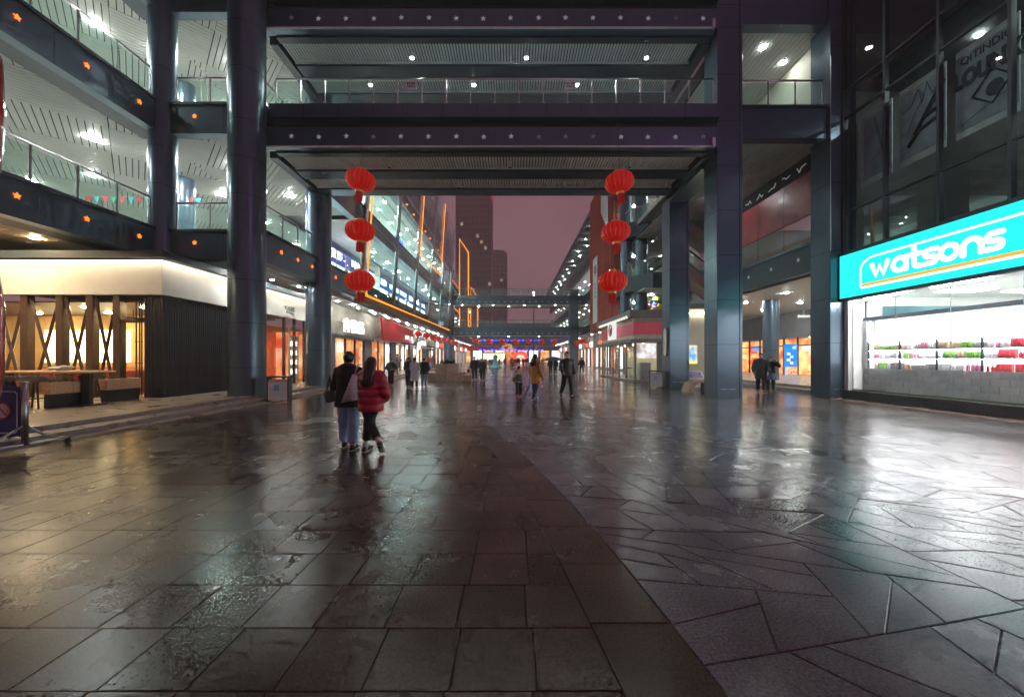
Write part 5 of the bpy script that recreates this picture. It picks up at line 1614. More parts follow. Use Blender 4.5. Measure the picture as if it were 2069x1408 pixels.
MB().add([(-0.02, 0, 0), (-0.02, 2.6, 2.6), (-0.02, 2.6, 5), (-0.02, 0, 5), (0.02, 0, 0), (0.02, 2.6, 2.6), (0.02, 2.6, 5), (0.02, 0, 5)],
         [(0, 3, 2, 1), (4, 5, 6, 7), (0, 1, 5, 4), (1, 2, 6, 5), (2, 3, 7, 6), (3, 0, 4, 7)]).build('cloth', wb, t)
# balconies with round columns beyond the square columns
bk = thing('corner_mall', 'right corner mall with round columns, curved balconies and bright interior', 'building', (0, 0, 0))
for (x, y, r) in ((8.55, 28.2, 0.42), (9.35, 27.2, 0.45)):
    round_column(bk, x, y, r, 4.6, 16, (6.0, 8.0, 10.0, 12.0))
for (zb, zt) in ((6.3, 7.4), (10.2, 11.2), (14.4, 15.5)):
    MB().prism([(8.3, 27.0), (9.6, 25.6), (12.2, 25.0), (16, 25.0), (16, 36), (8.8, 36), (8.3, 33)], zb, zt).build('balcony_slab', M['clad2'], bk)
    MB().tube([(8.4, 33, zt+1), (8.4, 27.1, zt+1), (9.7, 25.7, zt+1), (12.2, 25.1, zt+1)], 0.035, 6).build('handrail', M['steel'], bk)
    for a, b in (((8.4, 33), (8.4, 27.1)), ((8.4, 27.1), (9.7, 25.7)), ((9.7, 25.7), (12.2, 25.1))):
        MB().add([(a[0], a[1], zt+0.05), (b[0], b[1], zt+0.05), (b[0], b[1], zt+0.92), (a[0], a[1], zt+0.92), (a[0]+0.02, a[1]+0.02, zt+0.05), (b[0]+0.02, b[1]+0.02, zt+0.05), (b[0]+0.02, b[1]+0.02, zt+0.92), (a[0]+0.02, a[1]+0.02, zt+0.92)],
                 [(0, 1, 2, 3), (7, 6, 5, 4), (0, 4, 5, 1), (2, 6, 7, 3)]).build('pane', M['pane'], bk)
MB().box(9.0, 22, 36, 36.2, 4.5, 16).build('back_wall', M['plaster'], bk)
MB().box(8.9, 22, 25.4, 36, 6.2, 6.28).build('ceiling', M['white'], bk)
MB().box(8.9, 22, 25.4, 36, 10.1, 10.18).build('ceiling', M['white'], bk)
MB().box(8.9, 22, 25.4, 36, 14.28, 14.38).build('ceiling', M['white'], bk)
downlights(bk, [(x, y, z) for z in (6.17, 10.07, 14.25) for x in (10.2, 12.6, 15.5) for y in (27.5, 31.5)], 'lamp', 0.08)
for k, key in enumerate(('huan', 'ying')):
    t = thing('welcome_panel', 'white panel with the character %s high on the right balcony' % ('on the left', 'on the right')[k], 'sign', (11.2+1.05*k, 30.0, 13.2))
    MB().box(-0.5, 0.5, -0.03, 0.03, -0.8, 1.2).build('board', pbr('panel_white', (0.62, 0.58, 0.52), 0.6), t)
    text('lettering', key, pbr('red_ink', (0.35, 0.06, 0.05), 0.6), t, (0, -0.04, 0.2), 0.75, 0.75, 'front')
# toy-shop display on the second floor: bright stuffed shapes and greenery
toy = thing('shop_display', 'colourful toy display with green garlands above the kiosk roof', 'display', (11.2, 27.5, 4.75))
for k in range(22):
    c = random.choice([(0.8, 0.65, 0.05), (0.1, 0.25, 0.7), (0.75, 0.06, 0.1), (0.8, 0.8, 0.8), (0.1, 0.5, 0.3), (0.8, 0.3, 0.5)])
    MB().ball((random.uniform(-1.2, 2.2), random.uniform(-0.3, 0.3), random.uniform(0.15, 1.2)), random.uniform(0.12, 0.26), 8, 6, 1, 0.8, 1.1).build('toy', pbr('toy_%d' % k, c, 0.5), toy)
gl = MB()
for k in range(500):
    x, y, z = random.uniform(-1.5, 2.2), random.uniform(-0.2, 0.3), random.uniform(0.9, 1.5)
    gl.add([(x+random.uniform(-.1, .1), y+random.uniform(-.1, .1), z+random.uniform(-.1, .1)) for q in range(3)], [(0, 1, 2)])
tag(gl.build('garland', M['leaf'], toy), kind='stuff')
# escalators seen between the two square columns
def escalator(x0, z0, x1_, z1_, y, lab):
    t = thing('escalator', lab, 'escalator', (0, y, 0))
    MB().add([(x0, 0, z0-0.5), (x1_, 0, z1_-0.5), (x1_, 0, z1_+0.2), (x0, 0, z0+0.2), (x0, 1.3, z0-0.5), (x1_, 1.3, z1_-0.5), (x1_, 1.3, z1_+0.2), (x0, 1.3, z0+0.2)],
             [(0, 1, 2, 3), (7, 6, 5, 4), (0, 4, 5, 1), (1, 5, 6, 2), (2, 6, 7, 3), (3, 7, 4, 0)]).build('truss', pbr('truss_copper', (0.34, 0.22, 0.18), 0.25, 0.5), t)
    for yy in (0.02, 1.28):
        MB().tube([(x0, yy, z0+1.1), (x1_, yy, z1_+1.1)], 0.05, 6).build('handrail', M['black'], t)
        MB().add([(x0, yy-0.008, z0+0.2), (x1_, yy-0.008, z1_+0.2), (x1_, yy-0.008, z1_+1.05), (x0, yy-0.008, z0+1.05), (x0, yy+0.008, z0+0.2), (x1_, yy+0.008, z1_+0.2), (x1_, yy+0.008, z1_+1.05), (x0, yy+0.008, z0+1.05)],
                 [(0, 1, 2, 3), (7, 6, 5, 4), (3, 2, 6, 7)]).build('balustrade', M['pane'], t)
    n = 24
    for k in range(n):
        u = k/n
        x = x0+(x1_-x0)*u; z = z0+(z1_-z0)*u
        MB().box(x, x+abs(x1_-x0)/n, 0.15, 1.15, z+0.1, z+0.3).build('step', M['clad2'], t)
escalator(9.4, 11.0, 12.3, 8.8, 23.2, 'upper escalator descending between the two square columns')
escalator(9.4, 7.6, 12.3, 5.4, 22.2, 'lower escalator descending behind the square columns')
# yellow-lit louvred wall at ground between the columns
lv = thing('louvre_wall', 'cream louvred wall between the two square columns', 'wall', (0, 0, 0))
MB().box(10.6, 13.2, 23.6, 23.8, 0.0, 4.6).build('backing', M['plaster'], lv)
for k in range(44): MB().box(10.6, 13.2, 23.55, 23.6, 0.3+0.095*k, 0.3+0.095*k+0.06).build('louvre', M['plaster'], lv)
MB().box(10.3, 13.4, 23.3, 23.8, 4.6, 4.9).build('coping', M['greywall'], lv)
MB().box(11.0, 12.9, 23.36, 23.4, 4.30, 4.36).build('wall_washer', emi('washer', (1.0, 0.92, 0.6), 18), lv)
MB().box(11.05, 11.55, 23.46, 23.52, 1.2, 2.35).build('lit_poster', emi_noise('yellow_poster', (0.1, 0.35, 0.8), (1.0, 0.8, 0.1), 1.2, 2.0, 1), lv)
# fast-food kiosk
kk = thing('food_kiosk', 'glass food kiosk with pink-red band and grey canopy at the right', 'kiosk', (0, 0, 0))
cream = pbr('kiosk_cream', (0.52, 0.46, 0.34), 0.5); pink = pbr('kiosk_pink', (0.50, 0.055, 0.09), 0.45, emit=(0.9, 0.1, 0.15), estr=0.10)
gry = pbr('kiosk_grey', (0.20, 0.20, 0.20), 0.5)
MB().box(7.75, 11.0, 24.2, 33.0, 0.0, 0.14).build('base', M['stepstone'], kk)
MB().box(7.55, 11.0, 24.0, 33.2, 2.55, 2.78).build('lower_canopy', gry, kk)
MB().box(7.9, 11.0, 24.35, 33.0, 2.78, 3.08).build('cream_band', cream, kk)
MB().box(7.86, 11.0, 24.30, 33.0, 3.08, 3.86).build('pink_band', pink, kk)
MB().box(7.9, 11.0, 24.35, 33.0, 3.86, 4.18).build('cream_band', cream, kk)
MB().box(7.5, 11.2, 23.95, 33.4, 4.18, 4.62).build('roof_slab', gry, kk)
for k in range(16): MB().ball((7.5, 24.6+0.5*k, 4.22), 0.1, 8, 6).build('edge_bulb', emi('edge_bulb', (1, 0.95, 0.8), 0.9), kk)
for y in (24.35, 26.1, 27.85, 29.6, 31.3, 32.9):
    MB().box(7.9, 8.0, y, y+0.12, 0.14, 2.55).build('post', gry, kk)
for k in range(5): MB().box(7.94, 7.96, 24.47+1.73*k, 24.47+1.73*k+1.6, 0.16, 2.55).build('pane', M['shopglass'], kk)
for x in (7.9, 9.35): MB().box(x, x+0.12, 24.25, 24.35, 0.14, 2.55).build('post', gry, kk)
MB().box(8.02, 9.35, 24.29, 24.31, 0.16, 1.5).build('pane', M['shopglass'], kk)
MB().box(8.05, 9.30, 24.26, 24.30, 1.55, 2.50).build('screen', emi_noise('kiosk_screen', (0.35, 0.25, 0.22), (0.9, 0.9, 0.95), 1.0, 2.2, 4), kk)
MB().box(9.47, 11, 24.3, 24.45, 0.14, 2.55).build('grey_wall', gry, kk)
MB().box(8.6, 9.3, 25.2, 25.8, 0.14, 1.25).build('counter', pbr('counter_grey', (0.4, 0.4, 0.38), 0.4), kk)
MB().box(9.9, 10.0, 24.4, 33, 0.14, 2.5).build('inner_wall', M['plaster'], kk)
downlights(kk, [(8.9, 25.5+2*k, 2.5) for k in range(4)], 'lampwarm', 0.06)
t = thing('kiosk_sign', 'square white sign with red emblem on the kiosk roof edge', 'sign', (7.6, 28.6, 2.95))
MB().bbox(-0.1, 0.1, -0.9, 0.9, 0, 1.35, 0.03).build('box', emi('kiosk_sign_white', (0.95, 0.95, 0.95), 0.75), t)
MB().tube([(-0.12, 0.42*math.cos(a*0.4488), 0.70+0.42*math.sin(a*0.4488)) for a in range(15)], 0.05, 6).build('red_emblem', sr, t)
MB().ball((-0.1, 0, 0.65), 0.26, 12, 8, 0.2, 1, 1).build('red_emblem', sr, t)
for j, (x, z) in enumerate(((8.15, 0.75), (8.4, 0.75), (8.3, 0.75), (8.5, 0.75))):
    y = 26+1.5*j
    t = thing('kiosk_stool', '%s dark stool behind the kiosk glass' % ('nearest', 'second', 'third', 'farthest')[j], 'stool', (x, y, 0.14), 0, 'stools in the kiosk')
    MB().lathe([(0.18, 0.70), (0.18, 0.75)], 12).build('seat', M['black'], t); MB().tube([(0, 0, 0), (0, 0, 0.70)], 0.025, 6).build('stem', M['steel'], t); MB().lathe([(0.2, 0), (0.18, 0.02)], 12).build('foot', M['steel'], t)
# ------------------------------------------------------------------ street props
def bin_(x, y, rz, lab):
    t = thing('litter_bin', lab, 'bin', (x, y, 0), rz)
    MB().bbox(-0.30, 0.30, -0.20, 0.20, 0.10, 0.72, 0.012).build('body', pbr('bin_grey', (0.58, 0.58, 0.60), 0.4, 0.1, var=0.12), t)
    MB().bbox(-0.34, 0.34, -0.23, 0.23, 0.86, 0.91, 0.012).build('lid', M['clad2'], t)
    for sx in (-0.31, 0.31): MB().box(sx-0.02, sx+0.02, -0.2, 0.2, 0.0, 0.86).build('side_frame', M['clad2'], t)
    MB().box(-0.28, 0.28, -0.17, 0.17, 0.72, 0.80).build('ash_tray', M['steel'], t)
    MB().box(-0.11, 0.05, -0.206, -0.20, 0.42, 0.62).build('sticker', pbr('sticker_blue', (0.2, 0.45, 0.7), 0.5), t)
    return t
bin_(-8.0, 12.95, 0.25, 'grey litter bin at the foot of the big left column')
bin_(7.35, 19.2, -0.3, 'grey litter bin beside the far square column')
bin_(-7.9, 56.0, 0, 'distant litter bin by the far left column')
# tiered stone planter
t = thing('stone_planter', 'tiered pinkish stone planter with a low shrub in mid-street', 'planter', (-4.35, 25.2, 0))
pk_ = pbr('pink_granite', (0.36, 0.24, 0.19), 0.5, var=0.25, vscale=8, bump=0.1)
for k in range(4):
    MB().bbox(-1.2+0.6*k+0.003, -1.2+0.6*(k+1)-0.003, -0.55, 0.55, 0, 0.60, 0.015).build('lower_block', pk_, t)
MB().bbox(1.2, 1.55, -0.5, 0.5, 0, 0.45, 0.02).build('side_block', pk_, t)
for k in range(2):
    MB().bbox(-0.72+0.72*k+0.003, -0.72+0.72*(k+1)-0.003, -0.42, 0.42, 0.60, 1.18, 0.03).build('upper_block', pk_, t)
lf = MB()
for k in range(900):
    x = random.gauss(0.05, 0.24); y_ = random.gauss(0, 0.16); z = 1.18+abs(random.gauss(0, 0.13))
    lf.add([(x+random.uniform(-.06, .06), y_+random.uniform(-.06, .06), z+random.uniform(-.05, .05)) for q in range(3)], [(0, 1, 2)])
tag(lf.build('foliage', pbr('dark_leaf', (0.035, 0.06, 0.022), 0.5, var=0.4, vscale=20), t), kind='stuff')
# curved bench and display panel between the square columns
t = thing('curved_bench', 'tan moulded bench end between the two square columns', 'bench', (8.35, 17.0, 0))
tanm = pbr('tan_moulding', (0.36, 0.24, 0.15), 0.4)
prof = [(-0.55, 0.0), (-0.30, 0.0), (-0.24, 0.30), (-0.05, 0.44), (0.9, 0.46), (0.9, 0.56), (-0.15, 0.56), (-0.42, 0.40)]
MB().prism_axis(prof, -0.35, 0.35, 1).build('seat_shell', tanm, t)
MB().box(0.3, 0.8, -0.25, 0.25, 0, 0.455).build('base', M['clad2'], t)
t = thing('display_panel', 'low slanted information panel behind the curved bench', 'sign', (9.6, 19.6, 0))
MB().add([(-0.45, 0, 0.5), (0.45, 0, 0.5), (0.45, 0.4, 0.85), (-0.45, 0.4, 0.85), (-0.45, 0, 0.46), (0.45, 0, 0.46), (0.45, 0.4, 0.81), (-0.45, 0.4, 0.81)],
         [(0, 1, 2, 3), (7, 6, 5, 4), (0, 4, 5, 1), (1, 5, 6, 2), (2, 6, 7, 3), (3, 7, 4, 0)]).build('face', M['white'], t)
MB().add([(-0.38, 0.02, 0.526), (0.38, 0.02, 0.526), (0.38, 0.36, 0.822), (-0.38, 0.36, 0.822)], [(0, 1, 2, 3)]).build('print', pbr('panel_print', (0.25, 0.2, 0.4), 0.5, var=0.5, vscale=6), t)
MB().box(-0.3, 0.3, 0.1, 0.3, 0, 0.6).build('base', M['white'], t)
# rounded plaque on the far square column
t = thing('column_plaque', 'rounded white plaque fixed to the far square column', 'plaque', (7.72, 18.75, 2.35))
pl = [(0.35*math.cos(a*math.pi/8)*0.55, (0.5 if math.sin(a*math.pi/8) > 0 else -0.5)+0.2*math.sin(a*math.pi/8)) for a in range(16)]
MB().prism_axis([(y+0.25, z) for y, z in pl], 0.0, 0.06, 0).build('plate', M['white'], t)
# red festive ornament at the left edge of the picture
t = thing('festive_ornament', 'glossy red stacked festive ornament with coloured bulbs at the far left edge', 'ornament', (-5.42, 3.6, 0))
glossred = pbr('glossy_red', (0.42, 0.02, 0.015), 0.12, var=0.05, coat=0.5)
prof = [(0.10, 0), (0.16, 0.4), (0.30, 1.0), (0.34, 1.35), (0.345, 2.0), (0.31, 2.35), (0.24, 2.55), (0.20, 2.75), (0.26, 3.05), (0.33, 3.5), (0.345, 4.0), (0.33, 4.5), (0.25, 4.85), (0.12, 5.0)]
MB().lathe(prof, 40).build('body', glossred, t, smooth=True)
for k, (z, c, a) in enumerate(((2.05, (1.0, 0.9, 0.2), -0.35), (1.65, (0.2, 0.1, 1.0), -0.25), (4.05, (0.1, 1.0, 0.2), -0.4), (3.68, (1.0, 0.15, 0.9), -0.3), (3.85, (0.9, 0.95, 1.0), -0.5))):
    MB().ball((0.36*math.cos(a), 0.36*math.sin(a), z), 0.045, 10, 8, 1, 1, 1.5).build('bulb', emi('ornament_bulb_%d' % k, c, 4.0), t, smooth=True)
MB().lathe([(0.22, -0.01), (0.22, 0.05)], 16).build('base', M['black'], t)
# manhole cover
t = thing('manhole_cover', 'square steel manhole cover set in the right paving', 'manhole cover', (6.9, 6.9, 0.0))
MB().bbox(-0.33, 0.33, -0.33, 0.33, -0.01, 0.006, 0.003).build('plate', pbr('cover_plate', (0.16, 0.16, 0.17), 0.32, 0.5, var=0.2, vscale=20), t)
t.rotation_euler = (0, 0, -0.42)
# ------------------------------------------------------------------ people: each garment is meshed from a smooth distance field
def nets(fn, lo, hi, h):
    lo = np.array(lo, float); hi = np.array(hi, float)
    n = np.maximum(4, np.ceil((hi-lo)/h).astype(int)+1)
    ax = [lo[i]+h*np.arange(n[i]) for i in range(3)]
    # coarse pass, then exact values only near the surface
    q = 4
    cx_ = [np.append(a_[::q], a_[-1]+1e-4) if (len(a_)-1) % q else a_[::q] for a_ in ax]
    Xc, Yc, Zc = np.meshgrid(*cx_, indexing='ij')
    Dc = fn(Xc, Yc, Zc)
    near = np.abs(Dc) < q*h*2.1
    ii_ = [np.minimum((np.arange(n[i])+q//2)//q, len(cx_[i])-1) for i in range(3)]
    ix = np.ix_(*ii_)
    D = np.where(Dc[ix] < 0, -1.0, 1.0)
    N = near[ix]
    X, Y, Z = np.meshgrid(*ax, indexing='ij')
    D[N] = fn(X[N], Y[N], Z[N])
    S = D < 0
    nx, ny_, nz = n-1
    acc = np.zeros((nx, ny_, nz, 3)); cn_ = np.zeros((nx, ny_, nz))
    cor = [(i, j, k) for i in (0, 1) for j in (0, 1) for k in (0, 1)]
    def sl(c): return tuple(slice(c[q], c[q]+(nx, ny_, nz)[q]) for q in range(3))
    for a in cor:
        for q in range(3):
            if a[q] == 0:
                b = list(a); b[q] = 1; b = tuple(b)
                da, db = D[sl(a)], D[sl(b)]
                cr = S[sl(a)] != S[sl(b)]
                t = np.where(cr, da/np.where(np.abs(da-db) < 1e-12, 1, da-db), 0)
                for r in range(3):
                    base = a[r] + (t if r == q else 0)
                    acc[..., r] += np.where(cr, base, 0)
                cn_ += cr
    act = cn_ > 0
    idx = -np.ones(act.shape, int); idx[act] = np.arange(act.sum())
    P = acc[act]/cn_[act][:, None] + np.argwhere(act)
    P = lo + P*h
    faces = []
    for q in range(3):
        u, v = (q+1) % 3, (q+2) % 3
        s0 = [slice(None)]*3; s1_ = [slice(None)]*3
        s0[q] = slice(0, -1); s1_[q] = slice(1, None)
        A = S[tuple(s0)]; B = S[tuple(s1_)]
        cr = A != B
        ii = np.argwhere(cr)
        ok = (ii[:, u] > 0) & (ii[:, v] > 0) & (ii[:, u] < act.shape[u]) & (ii[:, v] < act.shape[v]) & (ii[:, q] < act.shape[q])
        ii = ii[ok]
        if len(ii) == 0: continue
        def g(du, dv):
            w = ii.copy(); w[:, u] -= du; w[:, v] -= dv
            return idx[w[:, 0], w[:, 1], w[:, 2]]
        F4 = np.stack([g(0, 0), g(1, 0), g(1, 1), g(0, 1)], 1)
        flip = B[tuple(ii.T)]
        F4[flip] = F4[flip][:, ::-1]
        faces.append(F4)
    F4 = np.concatenate(faces) if faces else np.zeros((0, 4), int)
    F4 = F4[(F4 >= 0).all(1)]
    return P, F4

def cone(X, Y, Z, a, b, ra, rb, fy=1.0):
    """tapered capsule"""
    a = np.array(a, float); b = np.array(b, float); d = b-a
    px, py, pz = X-a[0], Y-a[1], Z-a[2]
    t = np.clip((px*d[0]+py*d[1]+pz*d[2])/max(d@d, 1e-9), 0, 1)
    qx, qy, qz = px-t*d[0], (py-t*d[1])*fy, pz-t*d[2]
    return np.sqrt(qx*qx+qy*qy+qz*qz)-(ra+(rb-ra)*t)
def ell(X, Y, Z, c, r):
    k = np.sqrt(((X-c[0])/r[0])**2+((Y-c[1])/r[1])**2+((Z-c[2])/r[2])**2)
    return (k-1)*min(r)
def smin(a, b, k):
    h = np.clip(0.5+0.5*(b-a)/k, 0, 1)
    return b+(a-b)*h-k*h*(1-h)

def skeleton(pose, H, shw):
    s = H/1.70
    J = {}
    lean = pose.get('lean', 0.0)
    def up(z, y=0): return np.array([0, y+math.sin(lean)*(z-0.93), z])*s
    J['pelvis'] = up(0.95); J['waist'] = up(1.08); J['chest'] = up(1.27); J['neck'] = up(1.43); J['head'] = up(1.575, 0.015+pose.get('nod', 0))
    for sd, sg_ in (('l', -1), ('r', 1)):
        J['hip'+sd] = np.array([sg_*0.09*s, 0, 0.92*s])
        a = pose.get('leg'+sd, 0.0); kf = pose.get('knee'+sd, 0.05); out = pose.get('out'+sd, 0.03)*sg_
        th = np.array([math.sin(out), math.sin(a), -math.cos(a)]); th /= np.linalg.norm(th)
        J['knee'+sd] = J['hip'+sd]+0.43*s*th
        b = a-kf
        sh_ = np.array([math.sin(out)*0.4+pose.get('shin'+sd, 0.0), math.sin(b), -math.cos(b)]); sh_ /= np.linalg.norm(sh_)
        J['ank'+sd] = J['knee'+sd]+0.41*s*sh_
        fp = pose.get('foot'+sd, 0.0)
        fd = np.array([0.12*sg_, math.cos(fp), -math.sin(fp)])
        J['toe'+sd] = J['ank'+sd]+fd*0.15*s+np.array([0, 0, -0.045*s])
        J['heel'+sd] = J['ank'+sd]-fd*0.045*s+np.array([0, 0, -0.05*s*math.cos(fp)-0.02*s*max(0, math.sin(-fp))])
        J['shl'+sd] = up(1.36)+np.array([sg_*shw*s, 0, 0])
        a = pose.get('arm'+sd, 0.0); ab = pose.get('abd'+sd, 0.16); el = pose.get('elb'+sd, 0.25); inn = pose.get('inn'+sd, 0.0)
        ua = np.array([sg_*math.sin(ab), math.sin(a)*math.cos(ab), -math.cos(a)*math.cos(ab)])
        J['elb'+sd] = J['shl'+sd]+0.285*s*ua
        a2 = a+el
        fa = np.array([sg_*math.sin(ab-inn), math.sin(a2), -math.cos(a2)]); fa /= np.linalg.norm(fa)
        J['wri'+sd] = J['elb'+sd]+0.245*s*fa
        J['hand'+sd] = J['wri'+sd]+0.09*s*fa
        J['fdir'+sd] = fa
    lowest = min(min(J['toe'+q][2], J['heel'+q][2])-0.028*s for q in 'lr')
    for k in J:
        if not k.startswith('fdir'): J[k] = J[k]-np.array([0, 0, lowest])
    return J, s

def garment(name, fn, lo, hi, h, mat, parent):
    P, F4 = nets(fn, lo, hi, h)
    if len(F4) == 0: return None
    me = bpy.data.meshes.new(name)
    me.from_pydata(P.tolist(), [], F4.tolist())
    me.polygons.foreach_set('use_smooth', [True]*len(me.polygons))
    me.update(); me.materials.append(mat)
    return put(name, me, parent)

SKIN = pbr('skin', (0.50, 0.30, 0.22), 0.5, var=0.08)
SKIN2 = pbr('skin_light', (0.58, 0.38, 0.29), 0.5, var=0.08)
HAIR = pbr('black_hair', (0.008, 0.006, 0.006), 0.5, var=0.3, vscale=30, stretch=(6, 6, 1))
HAIRB = pbr('brown_hair', (0.028, 0.013, 0.010), 0.5, var=0.4, vscale=30, stretch=(6, 6, 1))
SOLE = pbr('pale_sole', (0.60, 0.58, 0.54), 0.6)
def cloth(nm, c, r=0.75, **k): return pbr('cloth_'+nm, c, r, var=0.18, vscale=7, bump=k.pop('bump', 0.15), bscale=60, **k)

def person(label, loc, heading, H, pose, top, top_hem, legs_, legw=0.0, shoe=None, hair='short', sleeve=True, coat_r=0.0, puffer=False,
           skirt=None, hem_out=0.0, h=0.02, shw=0.18, hood=False, group=None, trouser_end=0.10, haircol=None, socks=None, fingers=False, face=False, scarf=None, hide_hands=False):
    J, s = skeleton(pose, H, shw)
    t = thing('person', label, 'person', loc, heading, group)
    allp = np.array([v for k, v in J.items() if not k.startswith('fdir')])
    lo = allp.min(0)-0.24; hi = allp.max(0)+0.24; lo[2] = -0.02
    def limbs(X, Y, Z, sd, g=0.0, k=0.03):
        d = cone(X, Y, Z, J['hip'+sd], J['knee'+sd], 0.080*s+g, 0.054*s+g)
        return smin(d, cone(X, Y, Z, J['knee'+sd], J['ank'+sd], 0.054*s+g, 0.036*s+g), k)
    def torso(X, Y, Z, g=0.0):
        d = cone(X, Y, Z, J['pelvis'], J['waist'], 0.135*s+g, 0.115*s+g, 1.25)
        d = smin(d, cone(X, Y, Z, J['waist'], J['chest'], 0.115*s+g, 0.135*s+g, 1.22), 0.06)
        d = smin(d, cone(X, Y, Z, J['shll']*0.78+J['shlr']*0.22, J['shlr']*0.78+J['shll']*0.22, 0.070*s+g*0.55, 0.070*s+g*0.55), 0.08)
        return d
    def arm(X, Y, Z, sd, g=0.0, wend=0.030):
        d = cone(X, Y, Z, J['shl'+sd], J['elb'+sd], 0.054*s+g*0.75, 0.044*s+g)
        return smin(d, cone(X, Y, Z, J['elb'+sd], J['wri'+sd], 0.044*s+g, wend*s+g*0.8), 0.03)
    hc = J['head']
    def head(X, Y, Z, g=0.0):
        d = ell(X, Y, Z, hc+np.array([0, -0.008, 0.015])*s, np.array([0.075, 0.093, 0.100])*s+g)
        return smin(d, ell(X, Y, Z, hc+np.array([0, 0.025, -0.055])*s, np.array([0.052, 0.060, 0.062])*s+g), 0.03)
    def body(X, Y, Z):
        d = smin(torso(X, Y, Z), limbs(X, Y, Z, 'l'), 0.05); d = smin(d, limbs(X, Y, Z, 'r'), 0.05)
        for sd in 'lr':
            d = smin(d, arm(X, Y, Z, sd), 0.04)
            if not hide_hands:
                w, q, fd = J['wri'+sd], J['hand'+sd], J['fdir'+sd]
                d = smin(d, cone(X, Y, Z, w, q, 0.026*s, 0.034*s), 0.02)
                lat = np.cross(fd, np.array([1.0, 0, 0])); lat = lat/max(np.linalg.norm(lat), 1e-6)
                sgx = -1 if sd == 'r' else 1
                for fi, (o_, L_) in enumerate(((-0.027, 0.060), (-0.009, 0.075), (0.009, 0.070), (0.026, 0.052))):
                    if not fingers and fi % 2: continue
                    b0 = q+lat*o_*s; b1 = b0+fd*L_*0.55*s+np.array([sgx*0.006, 0, 0])*s; b2 = b1+fd*L_*0.4*s+np.array([sgx*0.026, 0, 0])*s
                    r_ = 0.0105*s if fingers else 0.016*s
                    d = np.minimum(d, np.minimum(cone(X, Y, Z, b0, b1, r_, r_), cone(X, Y, Z, b1, b2, r_, r_*0.9)))
                tb = w+fd*0.04*s+lat*(-0.03)*s
                d = smin(d, cone(X, Y, Z, tb, tb+fd*0.05*s-lat*0.03*s, 0.013*s, 0.011*s), 0.01)
            d = smin(d, cone(X, Y, Z, J['ank'+sd], J['toe'+sd], 0.034*s, 0.026*s), 0.03)
        d = smin(d, cone(X, Y, Z, J['neck']-np.array([0, 0, 0.03*s]), hc-np.array([0, 0, 0.04*s]), 0.056*s, 0.050*s), 0.03)
        d = smin(d, head(X, Y, Z), 0.02)
        d = smin(d, cone(X, Y, Z, hc+np.array([0, 0.085, 0.012])*s, hc+np.array([0, 0.104, -0.022])*s, 0.009*s, 0.014*s), 0.012)
        for sx in (-1, 1):
            d = smin(d, ell(X, Y, Z, hc+np.array([sx*0.077, -0.005, -0.005])*s, np.array([0.012, 0.022, 0.032])*s), 0.008)
            d = -smin(-d, ell(X, Y, Z, hc+np.array([sx*0.032, 0.098, 0.012])*s, np.array([0.020, 0.016, 0.012])*s), 0.008)
        return d
    garment('body', body, lo, hi, h*0.75 if fingers or face else h, SKIN2 if face else SKIN, t)
    if face:
        for sx in (-1, 1):
            c = hc+np.array([sx*0.031, 0.081, 0.013])*s
            MB().ball(tuple(c), 0.0105*s, 8, 6, 1.2, 0.7, 0.8).build('eye', pbr('eye_dark', (0.02, 0.015, 0.012), 0.2), t, smooth=True)
            c2_ = hc+np.array([sx*0.032, 0.091, 0.035])*s
            MB().ball(tuple(c2_), 0.019*s, 8, 5, 1.0, 0.3, 0.22).build('eyebrow', HAIR, t, smooth=True)
        c = hc+np.array([0, 0.083, -0.058])*s
        MB().ball(tuple(c), 0.022*s, 8, 5, 1.0, 0.35, 0.3).build('mouth', pbr('lips', (0.38, 0.13, 0.11), 0.5), t, smooth=True)
    # trousers
    g = 0.016+legw
    def trou(X, Y, Z):
        d = None
        for sd in 'lr':
            a = cone(X, Y, Z, J['hip'+sd], J['knee'+sd], 0.085*s+g*0.8, 0.056*s+g)
            a = smin(a, cone(X, Y, Z, J['knee'+sd], J['ank'+sd], 0.056*s+g, 0.038*s+g*1.25), 0.03)
            n_ = J['ank'+sd]-J['knee'+sd]; n_ = n_/np.linalg.norm(n_)
            c = J['ank'+sd]-n_*(trouser_end-0.06)*s
            a = np.maximum(a, (X-c[0])*n_[0]+(Y-c[1])*n_[1]+(Z-c[2])*n_[2])
            a = a + 0.004*np.sin(Z*46+X*20)*np.sin(Y*31)
            d = a if d is None else smin(d, a, 0.025)
        d = smin(d, cone(X, Y, Z, J['pelvis'], J['waist'], 0.140*s+0.006, 0.118*s+0.006, 1.22), 0.04)
        return np.maximum(d, Z-(J['waist'][2]+0.02))
    garment('trousers', trou, lo, hi, h, legs_, t)
    # upper garment
    zc = top_hem*s + (J['pelvis'][2]-0.95*s)
    G = 0.026+coat_r
